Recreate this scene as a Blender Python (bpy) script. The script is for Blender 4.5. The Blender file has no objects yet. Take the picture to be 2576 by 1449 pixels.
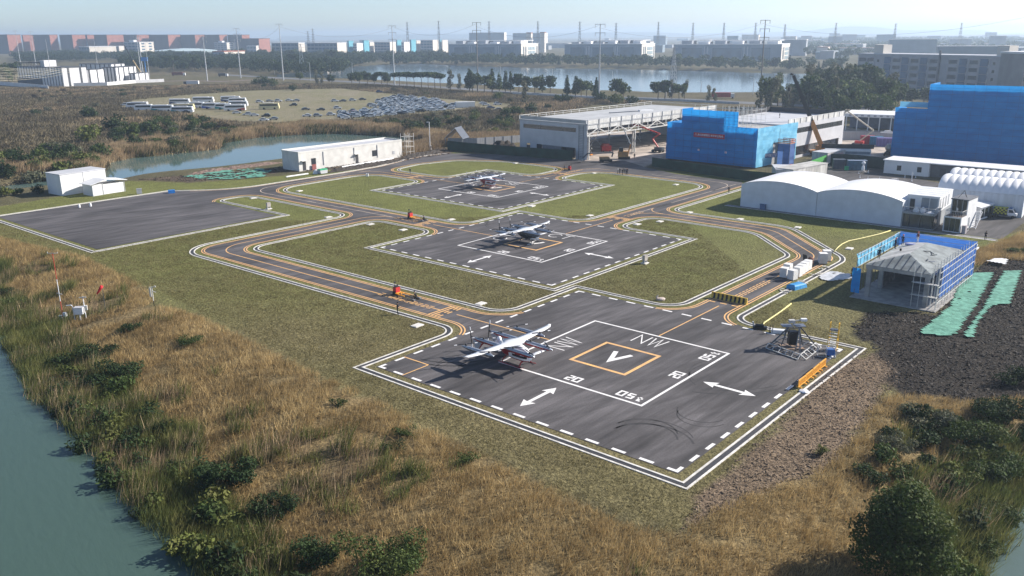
import bpy, bmesh, math, random
import numpy as np
from mathutils import Vector, Matrix, noise as mnoise
R = math.radians
SC = bpy.context.scene
COL = SC.collection

# ------------------------------------------------------------------ camera
CAM_H = 37.4; FPX = 2158.54; PITCH = R(16.470); ROLL = R(-0.4943)
_sp, _cp = math.sin(PITCH), math.cos(PITCH)
_r0 = Vector((1, 0, 0)); _u0 = Vector((0, _sp, _cp)); _f0 = Vector((0, _cp, -_sp))
_cr, _sr = math.cos(ROLL), math.sin(ROLL)
_rr = _cr * _r0 + _sr * _u0; _uu = -_sr * _r0 + _cr * _u0
cd = bpy.data.cameras.new("camera"); cam = bpy.data.objects.new("camera", cd); COL.objects.link(cam)
cam.matrix_world = Matrix(((_rr.x, _uu.x, -_f0.x, 0), (_rr.y, _uu.y, -_f0.y, 0), (_rr.z, _uu.z, -_f0.z, CAM_H), (0, 0, 0, 1)))
cd.sensor_width = 36.0; cd.lens = 36.0 * FPX / 2576.0; cd.clip_start = 0.5; cd.clip_end = 60000
SC.camera = cam

# ------------------------------------------------------------------ sky, sun, exposure
SUN_AZ = 16.0; SUN_EL = 30.5            # azimuth counter-clockwise from +x
w = bpy.data.worlds.new("World"); SC.world = w; w.use_nodes = True
nt = w.node_tree; bg = nt.nodes["Background"]
sky = nt.nodes.new("ShaderNodeTexSky"); sky.sky_type = 'NISHITA'; sky.sun_disc = False
sky.sun_elevation = R(SUN_EL); sky.sun_rotation = R(90 - SUN_AZ)
sky.air_density = 0.6; sky.dust_density = 0.6; sky.ozone_density = 1.2; sky.altitude = 30
nt.links.new(sky.outputs[0], bg.inputs[0]); bg.inputs[1].default_value = 0.092
sd = bpy.data.lights.new("sun", 'SUN'); sun = bpy.data.objects.new("sun", sd); COL.objects.link(sun)
sd.energy = 5.0; sd.angle = R(0.5); sd.color = (1.0, 0.93, 0.84)
_sdir = Vector((math.cos(R(SUN_EL)) * math.cos(R(SUN_AZ)), math.cos(R(SUN_EL)) * math.sin(R(SUN_AZ)), math.sin(R(SUN_EL))))
sun.rotation_euler = _sdir.to_track_quat('Z', 'Y').to_euler(); sun.location = (120, 100, 200)
SC.view_settings.view_transform = 'Standard'; SC.view_settings.look = 'None'
SC.view_settings.exposure = 0.82; SC.view_settings.gamma = 1.0
HAZE_D = 0.00020
SC.cycles.volume_bounces = 1; SC.cycles.max_bounces = 6; SC.cycles.diffuse_bounces = 3; SC.cycles.glossy_bounces = 2
SC.cycles.transparent_max_bounces = 8; SC.cycles.sample_clamp_indirect = 4.0

# ------------------------------------------------------------------ where things stand: picture point -> place on the ground
def P(dx, dy, z=0.0):
    X, Y = dx - 1288.0, dy - 724.5
    x = X * _cr + Y * _sr; y = -X * _sr + Y * _cr
    d = (x / FPX) * _r0 + (-y / FPX) * _u0 + _f0
    t = (z - CAM_H) / d.z
    return Vector((d.x * t, d.y * t, z))
def to_pix(p):
    q = Vector(p) - Vector((0, 0, CAM_H)); f = q.dot(_f0)
    return 1288 + FPX * q.dot(_rr) / f, 724.5 - FPX * q.dot(_uu) / f
def height_at(base, ytop):               # height of a vertical thing on base whose top reaches ytop
    lo, hi = 0.0, 500.0
    for _ in range(50):
        m = (lo + hi) / 2
        if to_pix((base[0], base[1], base[2] + m))[1] > ytop: lo = m
        else: hi = m
    return lo
TH = R(49.483)
GU = Vector((math.cos(TH), math.sin(TH), 0)); GV = Vector((-math.sin(TH), math.cos(TH), 0))
GO = Vector((0.3298005 * CAM_H, 2.57901923 * CAM_H, 0))
def AB(a, b, z=0.0):                      # airfield grid -> world
    return GO + GU * a + GV * b + Vector((0, 0, z))
def to_ab(p):
    d = Vector((p[0], p[1], 0)) - GO
    return d.dot(GU), d.dot(GV)
AZ_U = TH                                 # heading of the grid's a axis

# ------------------------------------------------------------------ materials
MATS = {}
def mat(name, col, rough=0.7, var=0.18, scale=1.5, bump=0.0, bscale=8.0, metal=0.0, spec=0.5, col2=None, obj=True, trans=0.0, detail=5.0, streak=None, coat=0.0):
    """procedural principled material: two tones mixed by noise, optional bump and streaks"""
    if name in MATS: return MATS[name]
    m = bpy.data.materials.new(name); m.use_nodes = True; n = m.node_tree; L = n.links.new
    b = n.nodes["Principled BSDF"]
    tc = n.nodes.new("ShaderNodeTexCoord"); src = tc.outputs['Object'] if obj else n.nodes.new("ShaderNodeNewGeometry").outputs['Position']
    no = n.nodes.new("ShaderNodeTexNoise"); no.inputs['Scale'].default_value = scale; no.inputs['Detail'].default_value = detail
    if streak:
        mp = n.nodes.new("ShaderNodeMapping"); mp.inputs['Scale'].default_value = streak; L(src, mp.inputs[0]); L(mp.outputs[0], no.inputs['Vector'])
    else: L(src, no.inputs['Vector'])
    rp = n.nodes.new("ShaderNodeValToRGB"); e = rp.color_ramp.elements
    c2 = col2 if col2 else tuple(c * (1 - var) for c in col)
    c1 = col if col2 else tuple(min(1, c * (1 + var * .5)) for c in col)
    e[0].position = .35; e[0].color = (*c2, 1); e[1].position = .65; e[1].color = (*c1, 1)
    L(no.outputs[0], rp.inputs[0]); L(rp.outputs[0], b.inputs['Base Color'])
    b.inputs['Roughness'].default_value = rough; b.inputs['Metallic'].default_value = metal
    b.inputs['Specular IOR Level'].default_value = spec
    if coat: b.inputs['Coat Weight'].default_value = coat
    if trans: b.inputs['Transmission Weight'].default_value = trans
    if bump:
        nb = n.nodes.new("ShaderNodeTexNoise"); nb.inputs['Scale'].default_value = bscale; nb.inputs['Detail'].default_value = 4
        L(src, nb.inputs['Vector']); bp = n.nodes.new("ShaderNodeBump"); bp.inputs['Strength'].default_value = bump; bp.inputs['Distance'].default_value = .1
        L(nb.outputs[0], bp.inputs['Height']); L(bp.outputs[0], b.inputs['Normal'])
    MATS[name] = m
    return m
def srgb(r, g, b):
    f = lambda c: ((c / 255 + .055) / 1.055) ** 2.4 if c > 10 else c / 255 / 12.92
    return f(r), f(g), f(b)

# ------------------------------------------------------------------ mesh collector
class MB:
    def __init__(s): s.v = []; s.f = []; s.m = []
    def add(s, vs, fs, m=0):
        o = len(s.v); s.v += [tuple(v) for v in vs]; s.f += [tuple(i + o for i in f) for f in fs]; s.m += [m] * len(fs); return s
    def box(s, x0, x1, y0, y1, z0, z1, m=0):
        vs = [(x0, y0, z0), (x1, y0, z0), (x1, y1, z0), (x0, y1, z0), (x0, y0, z1), (x1, y0, z1), (x1, y1, z1), (x0, y1, z1)]
        return s.add(vs, [(3, 2, 1, 0), (4, 5, 6, 7), (0, 1, 5, 4), (1, 2, 6, 5), (2, 3, 7, 6), (3, 0, 4, 7)], m)
    def beam(s, p, q, w=.1, h=None, m=0, up=(0, 0, 1)):
        p, q = Vector(p), Vector(q); d = (q - p).normalized(); h = w if h is None else h
        u = Vector(up)
        if abs(d.dot(u)) > .98: u = Vector((1, 0, 0))
        a = d.cross(u).normalized(); b = a.cross(d)
        vs = []
        for c in (p, q):
            for i, j in ((-1, -1), (1, -1), (1, 1), (-1, 1)): vs.append(c + a * (i * w / 2) + b * (j * h / 2))
        return s.add(vs, [(3, 2, 1, 0), (4, 5, 6, 7), (0, 1, 5, 4), (1, 2, 6, 5), (2, 3, 7, 6), (3, 0, 4, 7)], m)
    def tube(s, pts, r, n=8, m=0, cap=True):
        pts = [Vector(p) for p in pts]; rs = list(r) if hasattr(r, '__len__') else [r] * len(pts)
        vs = []; prev = None
        for i, p in enumerate(pts):
            d = (pts[min(i + 1, len(pts) - 1)] - pts[max(i - 1, 0)]).normalized()
            if prev is None:
                u = Vector((0, 0, 1)) if abs(d.z) < .9 else Vector((1, 0, 0)); a = d.cross(u).normalized()
            else: a = (prev - d * prev.dot(d)).normalized()
            prev = a; b = d.cross(a)
            for k in range(n):
                t = 2 * math.pi * k / n; vs.append(p + (a * math.cos(t) + b * math.sin(t)) * rs[i])
        fs = [(i * n + k, i * n + (k + 1) % n, (i + 1) * n + (k + 1) % n, (i + 1) * n + k) for i in range(len(pts) - 1) for k in range(n)]
        if cap: fs += [tuple(range(n - 1, -1, -1)), tuple(range((len(pts) - 1) * n, len(pts) * n))]
        return s.add(vs, fs, m)
    def prism(s, poly, z0, z1, m=0):
        n = len(poly); vs = [(*p[:2], z0) for p in poly] + [(*p[:2], z1) for p in poly]
        return s.add(vs, [tuple(range(n - 1, -1, -1)), tuple(range(n, 2 * n))] + [(i, (i + 1) % n, n + (i + 1) % n, n + i) for i in range(n)], m)
    def extrude(s, prof, y0, y1, m=0):        # profile (x, z) swept along y
        n = len(prof); vs = [(x, y0, z) for x, z in prof] + [(x, y1, z) for x, z in prof]
        return s.add(vs, [tuple(range(n)), tuple(range(2 * n - 1, n - 1, -1))] + [(i, n + i, n + (i + 1) % n, (i + 1) % n) for i in range(n)], m)
    def lathe(s, prof, n=12, m=0, c=(0, 0, 0)):
        vs = [(c[0] + r * math.cos(2 * math.pi * k / n), c[1] + r * math.sin(2 * math.pi * k / n), c[2] + z) for r, z in prof for k in range(n)]
        fs = [(i * n + k, i * n + (k + 1) % n, (i + 1) * n + (k + 1) % n, (i + 1) * n + k) for i in range(len(prof) - 1) for k in range(n)]
        fs += [tuple(range(n - 1, -1, -1)), tuple(range((len(prof) - 1) * n, len(prof) * n))]
        return s.add(vs, fs, m)
    def loft(s, rings, m=0, cap=True):
        n = len(rings[0]); vs = [p for r in rings for p in r]
        fs = [(i * n + k, i * n + (k + 1) % n, (i + 1) * n + (k + 1) % n, (i + 1) * n + k) for i in range(len(rings) - 1) for k in range(n)]
        if cap: fs += [tuple(range(n - 1, -1, -1)), tuple(range((len(rings) - 1) * n, len(rings) * n))]
        return s.add(vs, fs, m)
    def xform(s, M):
        s.v = [tuple(M @ Vector(v)) for v in s.v]; return s
    def build(s, name, mats, parent=None, loc=None, rz=0.0, smooth=False):
        me = bpy.data.meshes.new(name); me.from_pydata(s.v, [], s.f)
        for x in (mats if isinstance(mats, (list, tuple)) else [mats]): me.materials.append(x)
        if any(s.m): me.polygons.foreach_set('material_index', s.m)
        if smooth: me.polygons.foreach_set('use_smooth', [True] * len(s.f))
        me.validate(); me.update()
        o = bpy.data.objects.new(name, me); COL.objects.link(o)
        if parent: o.parent = parent
        if loc is not None: o.location = loc
        o.rotation_euler.z = rz
        return o
def tag(o, label, cat, group=None):
    o['label'] = label; o['category'] = cat
    if group: o['group'] = group
    return o
def thing(name, label, cat, loc=(0, 0, 0), rz=0.0, group=None):
    o = bpy.data.objects.new(name, None); COL.objects.link(o); o.location = loc; o.rotation_euler = (0, 0, rz); o.empty_display_size = .3
    return tag(o, label, cat, group)
def struct(o): o['kind'] = 'structure'; return o
def stuff(o, label=None, cat=None):
    o['kind'] = 'stuff'
    if label: tag(o, label, cat)
    return o
def dup(root, loc, rz=0.0, label=None, group=None, scale=None):
    def cp(o, par):
        c = o.copy(); COL.objects.link(c); c.parent = par
        for ch in o.children: cp(ch, c)
        return c
    c = cp(root, None); c.location = loc; c.rotation_euler = (0, 0, rz)
    if scale is not None: c.scale = scale if hasattr(scale, '__len__') else (scale,) * 3
    if label: c['label'] = label
    if group: c['group'] = group
    return c
def ring_poly(verts, seg=10):
    """closed polygon with per-vertex fillet radius -> list of (x, y)"""
    out = []; n = len(verts)
    for i, (x, y, r) in enumerate(verts):
        p = Vector((x, y)); a = Vector(verts[i - 1][:2]); b = Vector(verts[(i + 1) % n][:2])
        if r <= 0: out.append((x, y)); continue
        da = (a - p).normalized(); db = (b - p).normalized(); ang = da.angle(db)
        if ang > 3.1: out.append((x, y)); continue
        t = min(r / math.tan(ang / 2), (a - p).length * .49, (b - p).length * .49); rr = t * math.tan(ang / 2)
        c = p + (da + db).normalized() * (rr / math.sin(ang / 2)); s0 = p + da * t - c; s1 = p + db * t - c
        a0 = math.atan2(s0.y, s0.x); d = (math.atan2(s1.y, s1.x) - a0 + math.pi) % (2 * math.pi) - math.pi
        for k in range(seg + 1): out.append((c.x + rr * math.cos(a0 + d * k / seg), c.y + rr * math.sin(a0 + d * k / seg)))
    return out
def offset_line(pts, d, closed=False):
    """offset a polyline to its left by d with mitres"""
    n = len(pts); out = []
    for i in range(n):
        p = Vector(pts[i])
        a = Vector(pts[i - 1]) if (closed or i > 0) else None; b = Vector(pts[(i + 1) % n]) if (closed or i < n - 1) else None
        d1 = (p - a) if a is not None else (b - p); d2 = (b - p) if b is not None else (p - a)
        if d1.length < 1e-6: d1 = d2
        if d2.length < 1e-6: d2 = d1
        d1 = d1.normalized(); d2 = d2.normalized(); n1 = Vector((-d1.y, d1.x)); n2 = Vector((-d2.y, d2.x)); mm = n1 + n2
        if mm.length < 1e-4: mm = n1
        mm = mm.normalized(); out.append(tuple(p + mm * (d / max(.35, mm.dot(n1)))))
    return out
# ================================================================== ground, water, pavement
rng = np.random.default_rng(7); random.seed(7)
def W2(pts, z=0.0): return np.array([[P(x, y, z).x, P(x, y, z).y] for x, y in pts])
def in_poly(X, Y, poly):
    ins = np.zeros(X.shape, bool); n = len(poly)
    for i in range(n):
        x0, y0 = poly[i]; x1, y1 = poly[(i + 1) % n]
        c = (y0 > Y) != (y1 > Y)
        ins ^= c & (X < (x1 - x0) * (Y - y0) / (y1 - y0 + 1e-12) + x0)
    return ins
def line_dist(X, Y, pts, closed=False):
    d = np.full(X.shape, 1e9); n = len(pts)
    for i in range(n if closed else n - 1):
        ax, ay = pts[i]; bx, by = pts[(i + 1) % n]; vx, vy = bx - ax, by - ay
        t = np.clip(((X - ax) * vx + (Y - ay) * vy) / (vx * vx + vy * vy + 1e-12), 0, 1)
        d = np.minimum(d, np.hypot(X - ax - t * vx, Y - ay - t * vy))
    return d
_perm = rng.permutation(512); _gr = rng.random((512,))
def vnoise(X, Y, s):
    """value noise, 0..1"""
    x, y = X / s, Y / s; xi, yi = np.floor(x).astype(int), np.floor(y).astype(int); fx, fy = x - xi, y - yi
    fx, fy = fx * fx * (3 - 2 * fx), fy * fy * (3 - 2 * fy)
    h = lambda i, j: _gr[(_perm[i & 511] + j * 57) & 511]
    return (h(xi, yi) * (1 - fx) + h(xi + 1, yi) * fx) * (1 - fy) + (h(xi, yi + 1) * (1 - fx) + h(xi + 1, yi + 1) * fx) * fy
def fbm(X, Y, s): return (vnoise(X, Y, s) * .5 + vnoise(X + 31, Y + 7, s / 2.1) * .3 + vnoise(X + 5, Y + 77, s / 4.3) * .2)
WZ = -2.8                                   # river and small pond
RIVER_EDGE = [(-330, 500), (-120, 720), (0, 858), (40, 920), (77, 1009), (133, 1039), (217, 1126), (253, 1166), (293, 1219), (307, 1256), (347, 1286), (377, 1346), (413, 1366), (467, 1396), (490, 1449), (560, 1640)]
riv_e = W2(RIVER_EDGE, WZ)
riv = np.vstack([riv_e, [[-30, 15], [-400, 15], [-400, 220]]])
POND_EDGE = [(2800, 1190), (2576, 1273), (2540, 1303), (2527, 1336), (2555, 1370), (2494, 1406), (2474, 1449), (2440, 1600)]
pnd_e = W2(POND_EDGE, WZ); pnd = np.vstack([pnd_e, [[120, 15], [140, 80]]])
BANK = [(-420, 430), (-150, 523), (0, 598), (120, 627), (200, 643), (370, 724), (388, 768), (450, 780), (560, 824), (700, 897), (900, 987), (1100, 1092), (1330, 1207), (1560, 1322), (1690, 1347), (1784, 1290), (1867, 1254), (1951, 1214), (2034, 1196), (2127, 1126), (2170, 1056), (2210, 1003), (2284, 992), (2440, 1010), (2576, 1000), (2900, 985)]
bank = W2(BANK)
bank_poly = np.vstack([bank, [[200, 10], [-400, 10]]])
MID_Z = -1.6
MIDP = [(-300, 490), (0, 470), (130, 452), (250, 444), (277, 410), (330, 398), (400, 392), (480, 383), (556, 375), (562, 360), (653, 346), (760, 339), (859, 336), (945, 341), (1010, 344), (1060, 358), (1050, 372), (900, 385), (713, 405), (533, 428), (400, 440), (333, 449), (300, 456), (255, 466), (120, 474), (0, 487), (-300, 510)]
midp = W2(MIDP, MID_Z)
LAKE_Z = -1.5
LAKE = [(880, 168), (960, 163), (1060, 161), (1180, 166), (1340, 171), (1500, 173), (1700, 177), (1900, 183), (2060, 186), (2160, 187), (2300, 186), (2300, 215), (2150, 222), (2060, 226), (1900, 234), (1800, 235), (1650, 233), (1480, 228), (1330, 221), (1200, 214), (1080, 209), (980, 203), (850, 198), (700, 196), (700, 188)]
lake = W2(LAKE, LAKE_Z)
def smooth(t): t = np.clip(t, 0, 1); return t * t * (3 - 2 * t)
def ground_h(X, Y):
    X = np.asarray(X, float); Y = np.asarray(Y, float); h = np.zeros(X.shape)
    inb = in_poly(X, Y, bank_poly)
    dL = line_dist(X, Y, bank); dW = np.minimum(line_dist(X, Y, riv_e), line_dist(X, Y, pnd_e))
    t = dL / (dL + dW + 1e-6); hb = -3.0 * smooth((t - .06) * 1.1) + .25 * (fbm(X, Y, 4.0) - .5) * np.clip(dL, 0, 1)
    wet = in_poly(X, Y, riv) | in_poly(X, Y, pnd)
    hb = np.where(wet, WZ - .25 - np.clip(dW, 0, 3) * .3, hb); h = np.where(inb, hb, h)
    for poly, z in ((midp, MID_Z), (lake, LAKE_Z)):
        d = line_dist(X, Y, poly, True); i = in_poly(X, Y, poly)
        wd = 5.0 if z == MID_Z else 14.0
        h = np.where(i, z - .2 - np.clip(d, 0, 10) * .15, np.where(d < wd, z * (1 - smooth(d / wd)) + h * smooth(d / wd), h))
    return h
def gz(p):
    return float(ground_h(np.array([p[0]]), np.array([p[1]]))[0])
def G(dx, dy):                                # picture point -> ground incl. banks (fixed-point on height)
    z = 0.0
    for _ in range(12):
        p = P(dx, dy, z); z2 = gz(p); z = z + .6 * (z2 - z)
    return P(dx, dy, z)

# land cover polygons
lawn_poly = np.vstack([bank[:23], W2([(2210, 883), (2134, 823), (2184, 783), (2350, 786), (2420, 690), (2576, 620), (2700, 560), (2500, 595), (2100, 470), (1900, 430), (1700, 430), (1450, 415), (1250, 388), (1130, 383), (1000, 400), (900, 418), (730, 440), (600, 452), (480, 460), (320, 455), (120, 500), (0, 520), (-200, 520)])])
soil_poly = W2([(2134, 823), (2184, 783), (2350, 786), (2430, 690), (2480, 640), (2576, 640), (2900, 660), (2900, 985), (2576, 1000), (2440, 1008), (2284, 990), (2250, 965), (2235, 920), (2200, 880)])
mud_poly = W2([(1700, 1350), (1760, 1250), (1850, 1160), (1960, 1050), (2040, 980), (2090, 930), (2180, 880), (2240, 905), (2265, 960), (2215, 1005), (2180, 1060), (2130, 1130), (2040, 1200), (1951, 1218), (1867, 1258), (1784, 1294)])
berm_poly = W2([(340, 452), (480, 440), (600, 432), (720, 420), (720, 432), (900, 425), (1020, 405), (1130, 388), (1120, 372), (1030, 372), (1010, 385), (720, 432), (600, 448), (470, 458)])
conc_poly = W2([(1440, 412), (1620, 420), (1690, 395), (1750, 330), (1480, 330), (1440, 380)])
yard_poly = W2([(1990, 380), (2060, 372), (2245, 405), (2235, 330), (2110, 318), (2110, 350)])
park_poly = W2([(300, 270), (330, 252), (480, 238), (620, 228), (860, 222), (1000, 238), (1200, 255), (1290, 262), (1260, 280), (1200, 272), (1050, 290), (905, 300), (800, 306), (700, 312), (560, 305), (470, 288)])
def build_ground():
    xs = np.concatenate([-np.geomspace(12000, 620, 26), np.arange(-600, -150, 12), np.arange(-150, 172, 1.15), np.arange(176, 640, 12), np.geomspace(660, 12000, 26)])
    ys = np.concatenate([np.arange(-40, 40, 8), np.arange(40, 340, 1.15), np.arange(342, 520, 4), np.arange(524, 1400, 10), np.geomspace(1420, 12000, 34)])
    X, Y = np.meshgrid(xs, ys); H = ground_h(X, Y)
    nx, ny = len(xs), len(ys)
    wx = X + (fbm(X, Y, 9) - .5) * 5; wy = Y + (fbm(X + 90, Y, 9) - .5) * 5
    far = np.clip((Y - 300) / 300, 0, 1)
    C = np.zeros(X.shape + (3,)); n1 = fbm(X, Y, 60)[..., None]; n2 = fbm(X + 400, Y, 14)[..., None]
    C[:] = np.array((.135, .108, .070)) * (1 - n1) + np.array((.095, .094, .048)) * n1         # scrub field
    C = C * (.75 + .5 * n2)
    def paint(poly, col, col2=None, s=12, soft=0):
        m = in_poly(wx if soft else X, wy if soft else Y, poly); n = fbm(X + s * 3, Y, s)[..., None]
        c = np.array(col) * (1 - n) + np.array(col2 or col) * n
        C[m] = c[m]
    paint(bank_poly, (.26, .19, .095), (.14, .115, .06), 6)
    paint(lawn_poly, (.20, .168, .088), (.135, .130, .056), 26, 1)
    # greener lawn on the islands and by the far pads
    g = in_poly(X, Y, lawn_poly) & ~in_poly(X, Y, bank_poly)
    gr = np.clip((Y - 105) / 70 + (fbm(X, Y, 30) - .5) * 1.3, 0, 1)[..., None] * .85
    gc = np.array((.150, .165, .048)) * (.8 + .4 * fbm(X + 17, Y + 3, 7)[..., None])
    C = np.where(g[..., None], C * (1 - gr) + gc * gr, C)
    paint(mud_poly, (.235, .175, .122), (.165, .125, .085), 4, 1)
    paint(soil_poly, (.030, .026, .023), (.052, .044, .036), 3, 1)
    paint(berm_poly, (.075, .062, .05), (.16, .12, .085), 3, 1)
    paint(conc_poly, (.42, .36, .30), (.30, .26, .22), 5, 1)
    paint(yard_poly, (.50, .42, .34), (.36, .30, .25), 6, 1)
    paint(park_poly, (.26, .225, .17), (.17, .165, .075), 9, 1)
    v = np.stack([X, Y, H], -1).reshape(-1, 3)
    i = np.arange((ny - 1) * (nx - 1)); r, c = i // (nx - 1), i % (nx - 1); a = r * nx + c
    f = np.stack([a, a + 1, a + nx + 1, a + nx], -1)
    me = bpy.data.meshes.new("ground"); me.vertices.add(len(v)); me.vertices.foreach_set('co', v.ravel())
    me.loops.add(f.size); me.loops.foreach_set('vertex_index', f.ravel()); me.polygons.add(len(f)); me.polygons.foreach_set('loop_start', np.arange(0, f.size, 4))
    me.polygons.foreach_set('use_smooth', np.ones(len(f), bool)); me.update()
    at = me.color_attributes.new("cover", 'FLOAT_COLOR', 'POINT'); at.data.foreach_set('color', np.concatenate([C.reshape(-1, 3), np.ones((len(v), 1))], 1).ravel())
    m = bpy.data.materials.new("ground_cover"); m.use_nodes = True; n = m.node_tree; L = n.links.new; b = n.nodes["Principled BSDF"]
    ca = n.nodes.new("ShaderNodeVertexColor"); ca.layer_name = "cover"; tc = n.nodes.new("ShaderNodeTexCoord")
    def nz(s, d, lo, hi, st=None):
        q = n.nodes.new("ShaderNodeTexNoise"); q.inputs['Scale'].default_value = s; q.inputs['Detail'].default_value = d; q.inputs['Roughness'].default_value = .65
        L(tc.outputs['Object'], q.inputs['Vector']); k = n.nodes.new("ShaderNodeMapRange"); k.inputs['From Min'].default_value = .3; k.inputs['From Max'].default_value = .7
        k.inputs['To Min'].default_value = lo; k.inputs['To Max'].default_value = hi; L(q.outputs[0], k.inputs[0]); return k.outputs[0]
    def mul(a, bb):
        q = n.nodes.new("ShaderNodeVectorMath"); q.operation = 'MULTIPLY'; L(a, q.inputs[0]); L(bb, q.inputs[1]); return q.outputs[0]
    col = mul(mul(ca.outputs[0], nz(2.6, 6, .45, 1.55)), nz(.35, 3, .82, 1.18)); L(col, b.inputs['Base Color'])
    b.inputs['Roughness'].default_value = .95; b.inputs['Specular IOR Level'].default_value = .1
    bp = n.nodes.new("ShaderNodeBump"); bp.inputs['Strength'].default_value = .9; bp.inputs['Distance'].default_value = .22
    L(nz(2.2, 6, 0, 1), bp.inputs['Height']); L(bp.outputs[0], b.inputs['Normal'])
    me.materials.append(m); o = bpy.data.objects.new("ground", me); COL.objects.link(o); struct(o)
build_ground()

def water(name, poly, z, col, rough, bstr, bsc):
    m = bpy.data.materials.new(name); m.use_nodes = True; n = m.node_tree; L = n.links.new; b = n.nodes["Principled BSDF"]
    b.inputs['Base Color'].default_value = (*col, 1); b.inputs['Roughness'].default_value = rough; b.inputs['IOR'].default_value = 1.33
    tc = n.nodes.new("ShaderNodeTexCoord"); mp = n.nodes.new("ShaderNodeMapping"); mp.vector_type = 'TEXTURE'; mp.inputs['Scale'].default_value = tuple(1 / k for k in bsc); mp.inputs['Rotation'].default_value = (0, 0, R(35)); q = n.nodes.new("ShaderNodeTexNoise"); q.inputs['Scale'].default_value = 1; q.inputs['Detail'].default_value = 4
    L(tc.outputs['Object'], mp.inputs[0]); L(mp.outputs[0], q.inputs['Vector']); bp = n.nodes.new("ShaderNodeBump"); bp.inputs['Strength'].default_value = bstr; bp.inputs['Distance'].default_value = .06
    L(q.outputs[0], bp.inputs['Height']); L(bp.outputs[0], b.inputs['Normal'])
    me = bpy.data.meshes.new(name); me.from_pydata([(x, y, z) for x, y in poly], [], [tuple(range(len(poly)))]); me.materials.append(m)
    o = bpy.data.objects.new(name, me); COL.objects.link(o); struct(o)
def grow(poly, d):
    c = poly.mean(0); q = np.array(offset_line([tuple(p) for p in poly], d, True)); q2 = np.array(offset_line([tuple(p) for p in poly], -d, True))
    area = lambda p: abs(np.sum(p[:, 0] * np.roll(p[:, 1], -1) - np.roll(p[:, 0], -1) * p[:, 1]))
    return q if area(q) > area(q2) else q2
water("river_water", grow(riv, 1.2), WZ, (.055, .095, .080), .10, .6, (1.6, .55, 1))
water("small_pond_water", grow(pnd, 1.2), WZ, (.09, .13, .12), .10, .35, (1.6, .6, 1))
water("pond_water", grow(midp, 1.0), MID_Z, (.085, .135, .125), .06, .16, (1.2, .5, 1))
water("lake_water", grow(lake, 4.0), LAKE_Z, (.10, .14, .17), .12, .3, (.6, .25, 1))

# ---- pavement on the airfield grid
PADS = [(0.0, 0.0), (39.6, 44.8), (80.4, 90.8)]; HP = 20.15
OUT = [(-20.15, -20.15, 0), (20.15, -20.15, 0), (20.15, -3.0, 4.5), (63.3, -3.0, 6), (80.6, 13.6, 7), (80.8, 42.0, 5), (121, 42.0, 0), (126, 45, 0), (126.5, 53, 0), (128, 66, 10), (133.5, 79, 0), (141, 91, 0), (133, 101, 6), (131, 128, 14), (121, 147, 8), (108, 148, 10), (87, 142, 8), (72, 141, 20), (38, 141.2, 20), (26, 152.6, 0), (-14, 152.6, 0), (-14, 104.8, 0), (25.2, 104.8, 0), (25.4, 132.6, 4), (36.6, 132.6, 5), (36.6, 91.1, 5), (-3.5, 91.1, 5.5), (-3.1, 20.15, 4.5), (-20.15, 20.15, 0)]
ISL = [
    [(3.0, 20.15, 5), (20.15, 20.15, 0), (20.15, 2.9, 5), (61.0, 2.6, 6), (74.6, 16.0, 9), (74.9, 41.8, 5), (59.75, 41.8, 5), (59.75, 24.65, 0), (19.45, 24.65, 0), (19.45, 64.95, 0), (36.55, 64.95, 5), (36.55, 85.1, 4), (2.6, 85.1, 5)],
    [(42.6, 64.95, 5), (59.75, 64.95, 0), (59.75, 47.8, 5), (118.4, 47.8, 8), (119.0, 88.6, 9), (100.55, 87.9, 5), (100.55, 70.65, 0), (60.25, 70.65, 0), (60.25, 110.95, 0), (77.4, 110.95, 5), (77.4, 135.2, 8), (42.5, 135.0, 9)],
    [(83.4, 110.95, 5), (100.55, 110.95, 0), (100.55, 93.8, 5), (117.6, 94.6, 7), (119.2, 118, 14), (111, 134, 9), (97, 137.4, 10), (83.4, 135, 7)],
]
out_p = ring_poly(OUT, 12); isl_p = [ring_poly(v, 12) for v in ISL]
def flat(name, loops, z, m, kind='structure'):
    bm = bmesh.new(); es = []
    for lp in loops:
        vs = [bm.verts.new(AB(a, b, z)) for a, b in lp]
        es += [bm.edges.new((vs[i], vs[(i + 1) % len(vs)])) for i in range(len(vs))]
    bmesh.ops.triangle_fill(bm, use_beauty=True, edges=es, normal=(0, 0, 1))
    for f in bm.faces:
        if f.normal.z < 0: f.normal_flip()
    me = bpy.data.meshes.new(name); bm.to_mesh(me); bm.free(); me.materials.append(m)
    o = bpy.data.objects.new(name, me); COL.objects.link(o); o['kind'] = kind; return o
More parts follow.
